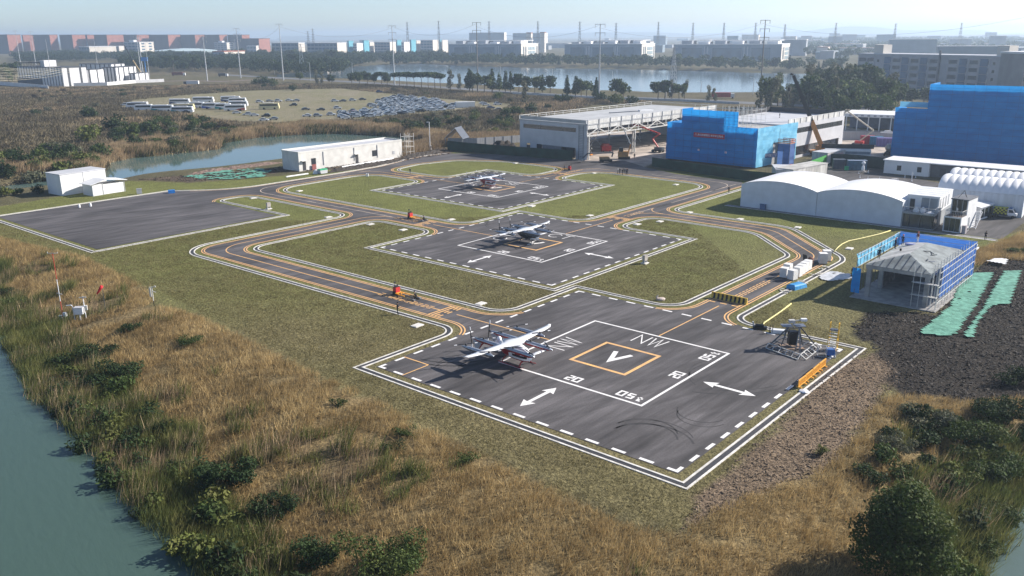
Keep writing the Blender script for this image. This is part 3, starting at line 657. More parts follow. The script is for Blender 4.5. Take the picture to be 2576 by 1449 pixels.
def make_person(label, loc, face, pose='stand', top='black', legs='black', hat=None, group=None, h=1.72):
    q = POSES[pose]; hz = q['hip']; ln = q['lean']
    chest = (ln * .75, 0, hz + .36); neck = (ln * 1.05, 0, hz + .56); head = (ln * 1.25 + .02, 0, hz + .68)
    V = [(0, 0, hz), (ln * .35, 0, hz + .17), chest, neck, head, (head[0] + .01, 0, head[2] + .13)]; E = [(0, 1), (1, 2), (2, 3), (3, 4), (4, 5)]; rad = [(.155, .125), (.145, .11), (.165, .12), .06, .095, .07]
    part = ['l', 't', 't', 's', 's', 'h']; hands = []
    for s, (kn, an) in zip((1, -1), q['legs']):
        i = len(V); V += [(0, s * .10, hz - .06), kn, an, (an[0] + .17, an[1] * 1.1, max(.045, an[2] - .05))]; E += [(0, i), (i, i + 1), (i + 1, i + 2), (i + 2, i + 3)]; rad += [.095, .062, .045, (.05, .035)]; part += ['l', 'l', 'l', 'f']
    for s, (el, wr) in zip((1, -1), q['arms']):
        i = len(V); off = hz - .93; c = lambda p: p if pose in ('kneel', 'crouch') else (p[0] + ln * .6, p[1], p[2] + off)
        el, wr = c(el), c(wr); d = (Vector(wr) - Vector(el)).normalized(); pm = Vector(wr) + d * .08
        V += [(chest[0], s * .19, chest[2] + .10), el, wr, tuple(pm)]; E += [(2, i), (i, i + 1), (i + 1, i + 2), (i + 2, i + 3)]; rad += [.062, .045, .034, (.042, .022)]; part += ['t', 't', 's', 's']; hands.append((pm, d, s))
    m = skin_mesh('body', V, E, rad); Vn = [Vector(v) for v in V]
    me = m; me.materials.clear()
    for x in (CL[top], CL[legs], M_SKIN, M_HAIR, M_BLK): me.materials.append(x)
    code = {'t': 0, 'l': 1, 's': 2, 'h': 3, 'f': 4}
    segs = [(Vn[a], Vn[b], part[b] if part[b] != 's' or part[a] == 's' else part[a]) for a, b in E]
    for p in me.polygons:
        c = p.center; best = min(segs, key=lambda sg: ((c - sg[0]) - (sg[1] - sg[0]) * max(0, min(1, (c - sg[0]).dot(sg[1] - sg[0]) / (sg[1] - sg[0]).length_squared))).length)
        k = code[best[2]]
        if c.z > head[2] + .02: k = 3 if (c.x < head[0] + .045 or c.z > head[2] + .13) else 2
        p.material_index = k; p.use_smooth = True
    o = bpy.data.objects.new('person', me); COL.objects.link(o); tag(o, label, 'person', group); o.location = loc; o.rotation_euler = (0, 0, face); o.scale = (h / 1.72,) * 3
    for pm, d, s in hands:                        # fingers and thumb, one hand each
        f = MB(); side = d.cross(Vector((0, 0, 1))).normalized() if abs(d.z) < .95 else Vector((1, 0, 0)); curl = d.cross(side) * -s
        for j, L in enumerate((.065, .08, .085, .075)): b = pm + side * (.012 * (j - 1.5) * 1.6) - d * .02; f.tube([b, b + d * L * .55, b + d * L * .9 + curl * .02], [.010, .009, .007], 5)
        b = pm - d * .05 + side * .03; f.tube([b, b + side * .03 + d * .03, b + side * .03 + d * .065], [.011, .010, .008], 5)
        f.build('hand', M_SKIN, o)
    nz = MB(); hx = head[0] + .085; nz.add([(hx, -.015, head[2]), (hx, .015, head[2]), (hx + .03, 0, head[2] + .005), (hx, 0, head[2] + .05)], [(0, 2, 3), (2, 1, 3), (0, 1, 2)]); nz.build('nose', M_SKIN, o)
    if hat == 'red': MB().lathe([(.15, 0), (.125, .012), (.12, .06), (.09, .11), (.02, .135)], 14, 0, (head[0] + .01, 0, head[2] + .07)).build('hard_hat', mat("red_hat", (.55, .04, .04), .4, .1), o, smooth=True)
    elif hat == 'white': MB().lathe([(.15, 0), (.125, .012), (.12, .06), (.09, .11), (.02, .135)], 14, 0, (head[0] + .01, 0, head[2] + .07)).build('hard_hat', mat("white_hat", (.7, .68, .62), .4, .1), o, smooth=True)
    elif hat == 'black': MB().lathe([(.115, 0), (.12, .04), (.09, .1), (.02, .125)], 14, 0, (head[0], 0, head[2] + .06)).build('cap', CL['black'], o, smooth=True)
    return o
make_person("man in black with hands together standing on the kerb by the nearest taxiway", P(1000.3, 790.5, .02), R(20), 'hands', 'black', 'black', 'black')
make_person("person in black kneeling by the yellow cart nearest the camera", P(1049, 755, .03), R(150), 'kneel', 'black', 'black', 'black')
make_person("person in black crouching at the end of the middle yellow cart", P(1069, 556, .03), R(160), 'crouch', 'black', 'dark', 'black')
make_person("man in black suit standing alone on the verge west of the white tents", P(1833, 486, .02), R(-120), 'stand', 'black', 'black')
make_person("guard in black walking on the far taxiway bend beside the lens lawn", P(1032, 437, .03), R(-90), 'walk', 'black', 'dark', 'black')
for dx, dy, tp, lb in ((1554, 436, 'white', "man in a white shirt at the edge of the talking group"), (1559, 438, 'dark', "man in a dark coat second in the talking group"), (1565.5, 440, 'black', "man in black in front of the talking group"), (1570, 437, 'grey', "man in a grey jacket in the talking group"), (1575, 439, 'navy', "man in a navy jacket standing last in the talking group"), (1578, 438.5, 'black', "man in black half hidden behind the navy jacket in the talking group")):
    make_person(lb, P(dx, dy, .03), R(random.choice((-90, 60, 180, 20))), 'stand', tp, 'black', None, 'men talking on the far taxiway')
make_person("worker with a white helmet walking on the pavement before the steel hangar", P(1596, 399, .03), R(-100), 'walk', 'dark', 'black', 'white')
make_person("worker standing beside the red boom lift", P(1675, 381, .03), R(180), 'stand', 'dark', 'navy', None)
make_person("operator standing on the yellow tug by the far lens lawn", P(1420, 429.5, .35), R(0), 'stand', 'dark', 'black', None)
make_person("man in black with hands folded by the kerb of the container yard", P(2478, 604, .05), R(-100), 'hands', 'black', 'black', 'black')
make_person("worker in dark clothes in the shade at the foot of the blue scaffold net", P(2143, 697, .02), R(-60), 'stand', 'dark', 'black')

# ================================================================== tow carts
def make_tug(label, dx, dy, rz):
    t = thing('tow_cart', label, 'cart', P(dx, dy, .03), rz, 'yellow tow carts on the taxiways')
    Y = mat("cart_yellow", (.80, .36, .02), .5, .2, 3); Rd = mat("cart_red", (.50, .03, .03), .45, .2, 3); K = M_BLK
    b = MB(); b.box(-1.05, -.35, -.42, .42, .25, 1.15); b.box(-.95, -.45, -.35, .35, 1.15, 1.22); b.build('motor_housing', Rd, t)
    b = MB(); b.box(-1.0, -.4, -.36, .36, 1.22, 1.30); b.box(-.75, -.6, .1, .25, 1.3, 1.55); b.build('control_panel', K, t)
    b = MB(); b.tube([(-1.1, .2, .6), (-1.25, .2, 1.3), (-1.2, .2, 1.75)], .05, 8); b.box(-1.32, -1.14, .05, .35, 1.68, 1.84); b.build('tiller', K, t)
    b = MB(); b.box(-.35, .25, -.6, -.45, .28, .42); b.box(-.35, .25, .45, .6, .28, .42); b.box(-.35, -.1, -.45, .45, .28, .42); b.box(.1, 1.6, -.62, -.5, .25, .37); b.box(.1, 1.6, .5, .62, .25, .37); b.beam((-.1, -.5, .42), (.9, .45, .46), .14, .06); b.beam((-.1, .5, .42), (.9, -.45, .44), .14, .06)
    b.build('frame', Y, t)
    for s in (-1, 1): MB().beam((1.5, s * .56, .2), (3.3, s * .62, .16), .09, .08).build('fork_arm', mat("cart_olive", (.20, .15, .03), .6, .2, 3), t)
    def wh(x, y, r, w_): m = MB(); m.tube([(x, y - w_ / 2, r), (x, y + w_ / 2, r)], r, 14); m.build('wheel', K, t)
    wh(-.75, -.45, .3, .16); wh(-.75, .45, .3, .16); wh(3.35, -.62, .14, .12); wh(3.35, .62, .14, .12)
    b = MB(); b.box(3.1, 3.9, -.75, -.5, .1, .2); b.box(3.1, 3.9, .5, .75, .1, .2); b.build('wheel_dolly', mat("cart_steel", (.3, .3, .3), .5, .3, 3), t)
    return t
make_tug("yellow tow cart with a red motor box on the taxiway nearest the camera", 1006, 743, math.atan2(-GV.y, -GV.x))
make_tug("yellow tow cart with a red motor box between the middle and far pads", 1038, 550, math.atan2(-GV.y, -GV.x))
make_tug("yellow tow cart with a red box on the far taxiway under a standing operator", 1427, 428, math.atan2(GV.y, GV.x) + .3)
# ================================================================== the building site and the airfield's sheds
M_WALLW = mat("white_cladding", (.72, .73, .74), .55, .07, .4, streak=(1, 1, .2))
M_WALLG = mat("grey_cladding", (.50, .51, .54), .6, .1, .35)
M_ROOFG = mat("roof_membrane", (.42, .43, .44), .7, .14, .25)
M_CONC = mat("raw_concrete", (.36, .35, .34), .85, .3, .8, bump=.2)
M_STEEL = mat("grey_steel", (.42, .43, .45), .5, .15, 1.5, metal=.3)
M_GALV = mat("pale_steel", (.62, .62, .60), .5, .2, 1.2, metal=.2)
M_DKWIN = mat("window_dark", (.030, .036, .045), .15, .4, .4, spec=.7)
M_DOOR = mat("door_dark", (.05, .05, .055), .5, .3, .8)
M_GREENF = mat("green_fence_cloth", (.012, .045, .030), .9, .4, .5, bump=.3, bscale=3)
M_ORANGE = mat("machine_orange", (.62, .25, .05), .5, .25, 1.5)
M_REDM = mat("machine_red", (.50, .035, .03), .5, .25, 1.5)
M_TYRE = mat("tyre", (.025, .025, .025), .9, .3, 4)
def netting(name, c1, c2, trans=.35):
    m = mat(name, c1, .8, .3, .35, col2=c2, streak=(.5, .5, 2.2)); n = m.node_tree; b = n.nodes["Principled BSDF"]; L = n.links.new
    out = n.nodes["Material Output"]; tl = n.nodes.new("ShaderNodeBsdfTranslucent"); ad = n.nodes.new("ShaderNodeMixShader"); ad.inputs[0].default_value = trans
    tl.inputs[0].default_value = (*c1, 1); L(b.outputs[0], ad.inputs[1]); L(tl.outputs[0], ad.inputs[2]); L(ad.outputs[0], out.inputs[0])
    bp = n.nodes.new("ShaderNodeBump"); w_ = n.nodes.new("ShaderNodeTexNoise"); w_.inputs['Scale'].default_value = 1.1; w_.inputs['Detail'].default_value = 3; tc = n.nodes.new("ShaderNodeTexCoord"); mp = n.nodes.new("ShaderNodeMapping"); mp.inputs['Scale'].default_value = (.4, .4, 3.2)
    L(tc.outputs['Object'], mp.inputs[0]); L(mp.outputs[0], w_.inputs['Vector']); L(w_.outputs[0], bp.inputs['Height']); bp.inputs['Strength'].default_value = .22; bp.inputs['Distance'].default_value = .2; L(bp.outputs[0], b.inputs['Normal'])
    return m
M_NET = netting("blue_net", (.016, .33, .80), (.010, .235, .64))
M_NETL = netting("sunlit_blue_net", (.22, .58, .80), (.12, .44, .68), .2)  # same blue net, paler: sunlight on it is put into the colour
def frame(a, b):
    d = b - a; return a, math.atan2(d.y, d.x), math.hypot(d.x, d.y)
def win(root, x0, x1, z0, z1, y=-.04, face='f', m=None, name='window', dep=.08, bars=0, W=0):
    """a window set in the front (f, y=0) or right (r, x=W) or left (l, x=0) wall"""
    b = MB()
    def bx(u0, u1, a0, a1, d0, d1, mi):
        if face == 'f': b.box(u0, u1, d0, d1, a0, a1, mi)
        elif face == 'r': b.box(W - d1, W - d0, u0, u1, a0, a1, mi)
        else: b.box(d0, d1, u0, u1, a0, a1, mi)
    bx(x0, x1, z0, z1, y, y + dep, 0)
    for k in range(bars):
        c = x0 + (x1 - x0) * (k + 1) / (bars + 1); bx(c - .05, c + .05, z0, z1, y - .03, y - .002, 1)
    return b.build(name, [m or M_DKWIN, M_WALLW], root)
# ---- white storage shed and its small gabled neighbour, west of the airfield
p0, rz, L0 = frame(P(158, 493), P(257, 477.5)); t = thing('storage_shed', "tall plain white storage shed with flat roof by the pond", 'shed', p0, rz)
b = MB(); b.box(0, L0 + 1.5, 0, 6.6, 0, 5.1); b.build('wall', M_WALLW, t); b = MB(); b.box(-.12, L0 + 1.62, -.12, 6.72, 5.1, 5.32); b.build('roof', M_WALLG, t)
MB().box(L0 * .56, L0 * .56 + .12, -.06, .0, 0, 5.1).build('downpipe', M_STEEL, t)
p0, rz, L0 = frame(P(235, 494), P(315, 481.5)); t = thing('gabled_shed', "low white gabled shed with open eave beside the tall storage shed", 'shed', p0, rz)
b = MB(); b.box(0, 2.6, 0, 4.6, 0, 2.75); b.build('wall', mat("corrugated_white", (.62, .63, .65), .5, .12, 3, streak=(6, 6, .1)), t); b = MB(); b.box(2.75, L0 - .2, .02, 4.6, .05, 2.5); b.build('door_panel', M_WALLW, t)
b = MB(); zz = [(-.6, 2.78), (L0 * .42, 3.7), (L0 + .7, 2.9)]
for (xa, za), (xb, zb) in zip(zz, zz[1:]): b.add([(xa, -.5, za), (xb, -.5, zb), (xb, 5, zb), (xa, 5, za), (xa, -.5, za + .1), (xb, -.5, zb + .1), (xb, 5, zb + .1), (xa, 5, za + .1)], [(3, 2, 1, 0), (4, 5, 6, 7), (0, 1, 5, 4), (2, 3, 7, 6), (1, 2, 6, 5), (3, 0, 4, 7)])
b.build('roof', M_WALLW, t)
for x in (2.68, L0): MB().box(x - .07, x + .07, -.05, .09, 0, 2.9).build('post', M_STEEL, t)
# ---- long rendered service building
p0, rz, L0 = frame(P(753.4, 431.7), P(1001.4, 396.5)); L0 += 1.8; t = thing('service_building', "long single storey white rendered building beside the pond", 'building', p0, rz); W0 = 8.2
M_REND = mat("white_render", (.64, .63, .60), .85, .12, .5, bump=.1)
b = MB(); b.box(0, L0, 0, W0, 0, 5.15); b.build('wall', M_REND, t)
b = MB(); b.box(-.06, L0 + .06, -.06, .24, 5.15, 5.6); b.box(-.06, L0 + .06, W0 - .24, W0 + .06, 5.15, 5.72); b.box(-.06, .24, .24, W0 - .24, 5.15, 5.6); b.box(L0 - .24, L0 + .06, .24, W0 - .24, 5.15, 5.6); b.build('parapet', M_REND, t)
MB().box(.24, L0 - .24, .24, W0 - .24, 5.16, 5.25).build('roof', M_WALLG, t)
fr = lambda x: (x - 297) / (1690 - 297) * L0
for x in (600, 1005, 1325): MB().box(fr(x), fr(x) + .22, -.16, -.002, 1.0, 4.9).build('downpipe', M_STEEL, t)
for x in (335, 1015): win(t, fr(x) + .2, fr(x) + 1.3, .1, 2.7, name='door', m=M_DOOR); MB().box(fr(x) - .4, fr(x) + 1.5, -.9, -.01, 2.85, 3.0).build('canopy', M_REND, t)
for x, w_ in ((450, 1.6), (1255, 2.2)): win(t, fr(x), fr(x) + w_, 1.5, 3.3, name='window')
win(t, fr(1545), fr(1545) + .9, 1.3, 2.3, name='vent', m=M_STEEL)
# scaffold at its far end
sx = AB(0, 0); o, a0 = P(1006, 396), rz; t = thing('scaffold_tower', "bare steel scaffold tower at the far end of the white rendered building", 'scaffold', P(1016, 393), rz)
for x in (0, 1.6, 3.2):
    for y in (-1.4, 1.2): MB().beam((x, y, 0), (x, y, 7.2), .09).build('standard', M_GALV, t)
b = MB()
for z in (1.4, 3.0, 4.6, 6.2):
    for y in (-1.4, 1.2): b.beam((0, y, z), (3.2, y, z), .07)
    for x in (0, 1.6, 3.2): b.beam((x, -1.4, z), (x, 1.2, z), .07)
b.build('ledger', M_GALV, t); b = MB(); b.box(.1, 3.1, -1.3, 1.1, 3.05, 3.12); b.box(.1, 3.1, -1.3, 1.1, 4.65, 4.72); b.build('deck', mat("scaffold_deck", (.35, .30, .24), .8, .3, 2), t)
# skip, boards, pipes by the long building
t = thing('rubbish_skip', "pale skip with two bright green lids before the white rendered building", 'skip', P(812, 437), rz); MB().extrude([(-1.1, .15), (1.1, .15), (1.3, 1.1), (-1.3, 1.1)], -.7, .7).build('body', M_WALLG, t)
for x in (-.65, .65): b = MB(); b.extrude([(x - .62, 1.1), (x + .62, 1.1), (x + .55, 1.4), (x - .55, 1.4)], -.72, .72); b.build('lid', mat("lid_green", (.02, .40, .18), .5, .2, 2), t)
tag(MB().box(-.7, .7, -.05, .05, 0, 1.6).build('leaning_board', mat("board_red", (.28, .09, .08), .7, .2, 2), loc=P(791, 427) , rz=rz), "dark red board leaning on the rendered wall", 'board')
tag(MB().lathe([(.9, 0), (.9, .25), (.5, 1.0), (.2, 1.2)], 12).build('sack_heap', M_WALLW, loc=P(795, 437)), "white bag of rubble beside the green lidded skip", 'bag')
for k, (xa, ya, xb, yb) in enumerate(((860, 420, 990, 398), (885, 416, 985, 400), (720, 445, 775, 437))): tag(MB().tube([P(xa, ya, .35 - .1 * (k == 2)), P(xb, yb, .4 - .15 * (k == 2))], .22, 8).build('white_pipe', M_WALLW), ("long white pipe lying on the soil heap", "shorter white pipe lying behind the long one", "white pipe lying alone near the skip")[k], 'pipe')
def heap(name, label, pts, hgt, m, cat, n=60, sd=1):
    """a loose heap: bumpy mound along a line of picture points"""
    r = random.Random(sd); mb = MB(); line = [P(*p) for p in pts]; q = resample([tuple(p[:2]) for p in line], .9); wd = hgt * 1.9
    rows = []
    for i, (x, y) in enumerate(q):
        e = min(i, len(q) - 1 - i) / max(1, len(q) * .18); f = min(1, e) ** .5
        a = Vector(q[min(i + 1, len(q) - 1)]) - Vector(q[max(0, i - 1)]); nn = Vector((-a.y, a.x)).normalized()
        rows.append([(x + nn.x * wd * s * f, y + nn.y * wd * s * f, -.05 + max(0, (hgt * f * (1 - s * s) ** 1.0) * r.uniform(.55, 1.25)) + 0) for s in np.linspace(-1, 1, 9)])
    for i in range(len(rows) - 1): mb.add(rows[i] + rows[i + 1], [(j, j + 1, 10 + j, 9 + j) for j in range(8)])
    return tag(mb.build(name, m), label, cat)
M_SOIL = mat("black_soil", (.045, .036, .030), .95, .5, 2.2, bump=1.0, bscale=5, obj=False); M_RUBB = mat("rubble", (.17, .12, .10), .95, .5, 2.5, bump=1, bscale=6, obj=False)
heap('soil_heap', "dark soil ridge along the foot of the white rendered building", [(820, 436), (880, 425), (960, 412), (1010, 404)], .9, M_SOIL, 'heap', sd=2)
heap('soil_heap', "dark soil heap between the scaffold tower and the green fence", [(1010, 401), (1060, 390), (1110, 381)], 1.0, M_SOIL, 'heap', sd=3)
heap('rubble_heap', "reddish rubble ridge on the bank of the pond", [(470, 441), (560, 428), (640, 418), (712, 409)], .8, M_RUBB, 'heap', sd=4)
heap('soil_heap', "dark soil heap inside the grey site fence", [(1235, 371), (1270, 372), (1300, 371)], 2.2, M_SOIL, 'heap', sd=5)
# ground netting sheets (green)
M_GNET = mat("green_netting", (.13, .36, .27), .85, .35, 1.3, bump=1.0, bscale=3.5, obj=False, col2=(.06, .20, .145))
def sheet(name, label, poly, z=.12, m=None, amp=.18, step=.8, cat='netting', holes=.16):
    w2 = [P(*p) for p in poly]; xs = [p.x for p in w2]; ys = [p.y for p in w2]; r = np.array([[p.x, p.y] for p in w2])
    X, Y = np.meshgrid(np.arange(min(xs), max(xs) + step, step), np.arange(min(ys), max(ys) + step, step)); ins = in_poly(X, Y, r); Zs = z + amp * (fbm(X, Y, 2.2) - .35) + .15 * fbm(X, Y, 7)
    mb = MB(); idx = {}
    H, Wd = X.shape
    for i in range(H - 1):
        for j in range(Wd - 1):
            if fbm(X[i:i+1, j] + 60, Y[i:i+1, j], 1.6)[0] < holes: continue
            if ins[i, j] and ins[i + 1, j] and ins[i, j + 1] and ins[i + 1, j + 1]:
                f = []
                for a, c in ((i, j), (i, j + 1), (i + 1, j + 1), (i + 1, j)):
                    if (a, c) not in idx: idx[(a, c)] = len(mb.v); mb.v.append((X[a, c], Y[a, c], Zs[a, c]))
                    f.append(idx[(a, c)])
                mb.f.append(tuple(f)); mb.m.append(0)
    return tag(mb.build(name, m or M_GNET, smooth=True), label, cat)
sheet('ground_netting', "green netting sheet on the bank west of the rendered building", [(455, 446), (540, 431), (650, 424), (690, 428), (665, 446), (600, 452), (520, 453)], step=.6, holes=.46)
sheet('ground_netting', "long green netting strip nearest the scaffolded house on dark soil", [(2300, 842), (2385, 770), (2405, 720), (2445, 688), (2508, 686), (2480, 735), (2462, 770), (2410, 845), (2385, 850)], step=.5)
sheet('ground_netting', "wider green netting strip on the far side of the soil strip", [(2415, 846), (2468, 775), (2490, 735), (2520, 684), (2576, 682), (2545, 768), (2500, 772), (2465, 815), (2455, 858)], step=.5)
sheet('ground_netting', "scrap of green netting behind the scaffold tower", [(1040, 380), (1080, 374), (1085, 378), (1045, 384)], step=.8)
# ---- lamp and camera pole, green and grey site fences, lean-to
t = thing('camera_pole', "slim white camera pole behind the soil heap", 'pole', P(1082, 378), 0); MB().tube([(0, 0, 0), (0, 0, 9.5)], [.16, .10], 8).build('pole', M_WALLW, t); MB().box(-.9, 0, -.08, .08, 9.3, 9.5).build('camera_arm', M_WALLW, t); MB().box(-.3, .4, -.3, .3, 0, 1.6).build('cabinet', M_WALLW, t)
def fence(name, label, pts, h, m, cat='fence', post=None, th=.06, step=3.0):
    t = thing(name, label, cat, P(*pts[0]), 0); o = P(*pts[0]); b = MB()
    for a, c in zip(pts, pts[1:]): b.beam(P(*a) - o + Vector((0, 0, h / 2)), P(*c) - o + Vector((0, 0, h / 2)), th, h)
    b.build('panel', m, t)
    if post:
        for a, c in zip(pts, pts[1:]):
            A, C = P(*a) - o, P(*c) - o; n = max(1, int((C - A).length / step))
            for k in range(n): q = A + (C - A) * (k / n); MB().box(q.x - .07, q.x + .07, q.y - .12, q.y + .02, 0, h + .15).build('post', post, t)
    return t
fence('site_fence', "dark green cloth fence along the taxiway before the steel hangar", [(1126, 376), (1180, 382), (1290, 392), (1385, 399), (1440, 403)], 3.0, M_GREENF)
fence('site_fence', "grey corrugated fence running from the lean-to to the hangar", [(1128, 366), (1200, 366), (1310, 358)], 2.6, mat("corrugated_grey", (.36, .37, .39), .6, .2, 2, streak=(3, 3, .1)), post=M_STEEL)
t = thing('lean_to', "blue grey metal lean-to roof at the end of the grey fence", 'shelter', P(1140, 367), R(-20)); b = MB(); b.extrude([(-3, 2.6), (1.2, 6.4), (1.35, 6.3), (-2.85, 2.5)], -1, 5); b.build('roof', M_SILV, t); b = MB(); b.extrude([(1.2, 6.3), (4.2, 2.6), (4.1, 2.5), (1.2, 6.1)], -1, 5); b.build('roof_back', M_DGREY, t)
for x, z in ((-2.6, 2.8), (3.9, 2.8)): MB().box(x - .1, x + .1, -.8, -.6, 0, z).build('post', M_STEEL, t)
fence('site_fence', "long dark green cloth fence in front of the blue netted scaffold", [(1640, 418), (1700, 428), (1800, 443), (1885, 455), (1950, 461)], 2.6, M_GREENF)
tag(MB().box(-1.8, 1.8, -.1, .1, 0, 2.2).build('green_panel', mat("panel_green", (.05, .30, .05), .6, .2, 2), loc=P(1945, 456), rz=R(25)), "bright green hoarding panel at the corner of the site cabins", 'panel')

# ---- steel hangar
HDR = R(-44); p0 = P(1308, 383.5); t = thing('steel_hangar', "big grey steel framed hangar open along its long side", 'hangar', p0, HDR); HW, HL, HZ = 28.2, 74.0, 10.6
b = MB()
for x0, x1, z0, z1 in ((0, 1.6, 0, HZ), (1.6, 23.8, 3.4, 8.2), (23.8, HW, 0, HZ), (1.6, 23.8, 9.5, HZ), (1.6, 3.0, 0, 3.4), (4.6, 7.4, 0, 3.4)): b.box(x0, x1, 0, .3, z0, z1)
b.box(0, HW, HL - .3, HL, 0, HZ); b.box(0, .3, .3, HL - .3, 3.5, 8.5); b.box(0, .3, .3, HL - .3, 0, .9)
b.build('wall', M_WALLG, t)
for x0, x1 in ((1.6, 9.0), (9.25, 18.0), (18.25, 23.8)): win(t, x0, x1, 8.2, 9.5, y=.12, name='window')
win(t, 3.0, 4.6, 0, 2.8, y=.12, name='door', m=M_DOOR)
win(t, 7.4, 9.6, .3, 3.4, y=.12); win(t, 9.8, 17.8, .1, 3.4, y=.14, name='shutter', m=mat("shutter_grey", (.16, .17, .20), .6, .2, 1)); win(t, 18.6, 23.4, .3, 3.4, y=.12)
b = MB(); b.box(-.15, HW + .15, -.15, HL + .15, HZ, HZ + .35); b.build('roof', M_ROOFG, t)
rl = MB()
for y0, y1, x in ((-.1, HL, -.1), (-.1, HL, HW + .1)): rl.beam((x, y0, 12.1), (x, y1, 12.1), .12); rl.beam((x, y0, 11.5), (x, y1, 11.5), .08)
rl.beam((0, -.1, 12.1), (HW, -.1, 12.1), .12); rl.beam((0, HL, 12.1), (HW, HL, 12.1), .12)
for k in range(18):
    y = k * HL / 17; rl.beam((-.1, y, HZ), (-.1, y, 12.1), .12)
rl.build('railing', M_GALV, t)
b = MB(); b.box(HW + .02, HW + .12, 0, HL, HZ + .37, 12.0); b.build('parapet_panel', mat("cloudy_panel", (.62, .62, .60), .6, .3, .6, streak=(1, 1, .3)), t); MB().box(.4, HW - .4, -.06, -.02, HZ + .4, 12.0).build('parapet_front', M_ROOFG, t)
for k in range(14): MB().box(HW + .14, HW + .3, k * HL / 13 - .1, k * HL / 13 + .1, 8.9, 12.25).build('parapet_post', M_STEEL, t)
MB().box(HW - .3, HW, .3, HL, 9.3, HZ).build('edge_beam', M_GALV, t)
tr = MB()
tr.beam((HW, 0, 7.3), (HW, HL, 7.3), .45, .3); tr.beam((HW, 0, 8.2), (HW, HL, 8.2), .12)
for k in range(14):
    y0, y1 = k * HL / 14, (k + 1) * HL / 14; tr.beam((HW, y0, 7.3), (HW, y1, 9.4), .28) if k % 2 == 0 else tr.beam((HW, y0, 9.4), (HW, y1, 7.3), .28)
    tr.beam((HW, y0, 7.3), (HW, y0, 9.4), .22)
tr.build('truss', M_GALV, t)
for y in (0.6, HL * .33, HL * .66, HL - .4):
    c = MB(); c.box(HW - .9, HW - .5, y, y + .3, 0, 7.2); c.box(HW - .05, HW + .35, y, y + .3, 0, 7.2)
    for z in (1, 2.2, 3.4, 4.6, 5.8): c.box(HW - .5, HW - .05, y + .05, y + .2, z, z + .15)
    c.build('column', M_GALV, t)
for y in (HL * .25, HL * .5, HL * .75): MB().box(8, 8.4, y, y + .4, 0, HZ).build('inner_column', M_STEEL, t)
for y0, y1 in ((18, 26), (40, 48)): c = MB(); c.beam((14, y0, .3), (14, y1, 7), .2); c.beam((14, y1, .3), (14, y0, 7), .2); c.build('cross_brace', M_GALV, t)
c = MB()
for x in (HW - 3.0, HW - 1.2): c.beam((x, -.25, 0), (x, -.25, 10.5), .1)
for k in range(20): c.beam((HW - 3, -.25, .5 + k * .5), (HW - 1.2, -.25, .5 + k * .5), .06)
c.build('ladder', M_DGREY, t)
hub = lambda x, y, z=0: p0 + Vector((math.cos(HDR) * x - math.sin(HDR) * y, math.sin(HDR) * x + math.cos(HDR) * y, z))
tag(MB().box(-6, 6, -.4, .4, 0, .25).build('roof_profile', M_DGREY, loc=hub(12, 40, HZ + .36), rz=HDR + R(75)), "dark steel profile lying on the hangar roof", 'beam')
tag(MB().box(-3, 3, -.6, .6, 0, .5).build('material_stack', M_WALLW, loc=hub(15, 49, HZ + .36), rz=HDR + R(75)), "white material stack on the hangar roof", 'stack')
# concrete forecourt
def slab(name, poly, m, z): me = MB(); me.add([P(*p, z) for p in poly], [tuple(range(len(poly)))]); o = me.build(name, m); struct(o)
slab('forecourt', [(1448, 408), (1560, 414), (1640, 410), (1692, 380), (1700, 345), (1560, 330), (1480, 345)], mat("dusty_concrete", (.42, .36, .31), .9, .4, .22, obj=False, bump=.3), .016)
slab('site_yard', [(2040, 385), (2100, 392), (2238, 402), (2245, 330), (2112, 325)], mat("dusty_concrete", (.42, .36, .31)), .016)
slab('yard_pavement', [(1960, 470), (2020, 425), (2060, 408), (2230, 415), (2250, 440), (2420, 470), (2600, 500), (2576, 560), (2520, 602), (2330, 578), (2270, 573), (2170, 560), (1990, 500)], asphalt("yard_asphalt", .05), .012)

# ---- machines on the forecourt
def wheels(t, pts, r, w_, m=M_TYRE):
    for x, y in pts: k = MB(); k.tube([(x, y - w_ / 2, r), (x, y + w_ / 2, r)], r, 16); k.tube([(x, y - w_ / 2 - .01, r), (x, y + w_ / 2 + .01, r)], r * .5, 10); k.build('wheel', m, t)
def boom_lift(label, p, rz, segs, col, colb, basket=None):
    t = thing('boom_lift', label, 'lift', p, rz); wheels(t, [(-1.3, -1.0), (-1.3, 1.0), (1.3, -1.0), (1.3, 1.0)], .5, .4)
    b = MB(); b.box(-1.7, 1.7, -.75, .75, .45, .9); b.build('chassis', M_BLK if col != M_REDM else M_DGREY, t); b = MB(); b.box(-1.9, .9, -.95, .95, .95, 1.7); b.build('turret', col, t)
    for k, (a, c, w_) in enumerate(segs): MB().beam(a, c, w_, w_ * 1.2).build('boom_arm', colb[k % len(colb)], t)
    e = Vector(segs[-1][1]); b = MB(); b.box(e.x - .5, e.x + .5, e.y - 1, e.y + 1, e.z - .7, e.z - .55)
    for x in (-.5, .5):
        for y in (-1, 1): b.beam((e.x + x, e.y + y, e.z - .6), (e.x + x, e.y + y, e.z + .5), .06)
        b.beam((e.x + x, e.y - 1, e.z + .5), (e.x + x, e.y + 1, e.z + .5), .06)
    for y in (-1, 1): b.beam((e.x - .5, e.y + y, e.z + .5), (e.x + .5, e.y + y, e.z + .5), .06)
    b.build('basket', colb[0], t); return t
boom_lift("red articulated boom lift reaching up to the hangar truss", P(1655, 383), R(140), [((0, 0, 1.6), (2.2, 0, 4.2), .34), ((2.2, 0, 4.2), (-.5, 0, 6.0), .32), ((-.5, 0, 6.0), (9.5, 0, 8.6), .34)], M_DGREY, [M_REDM, M_REDM, M_REDM])
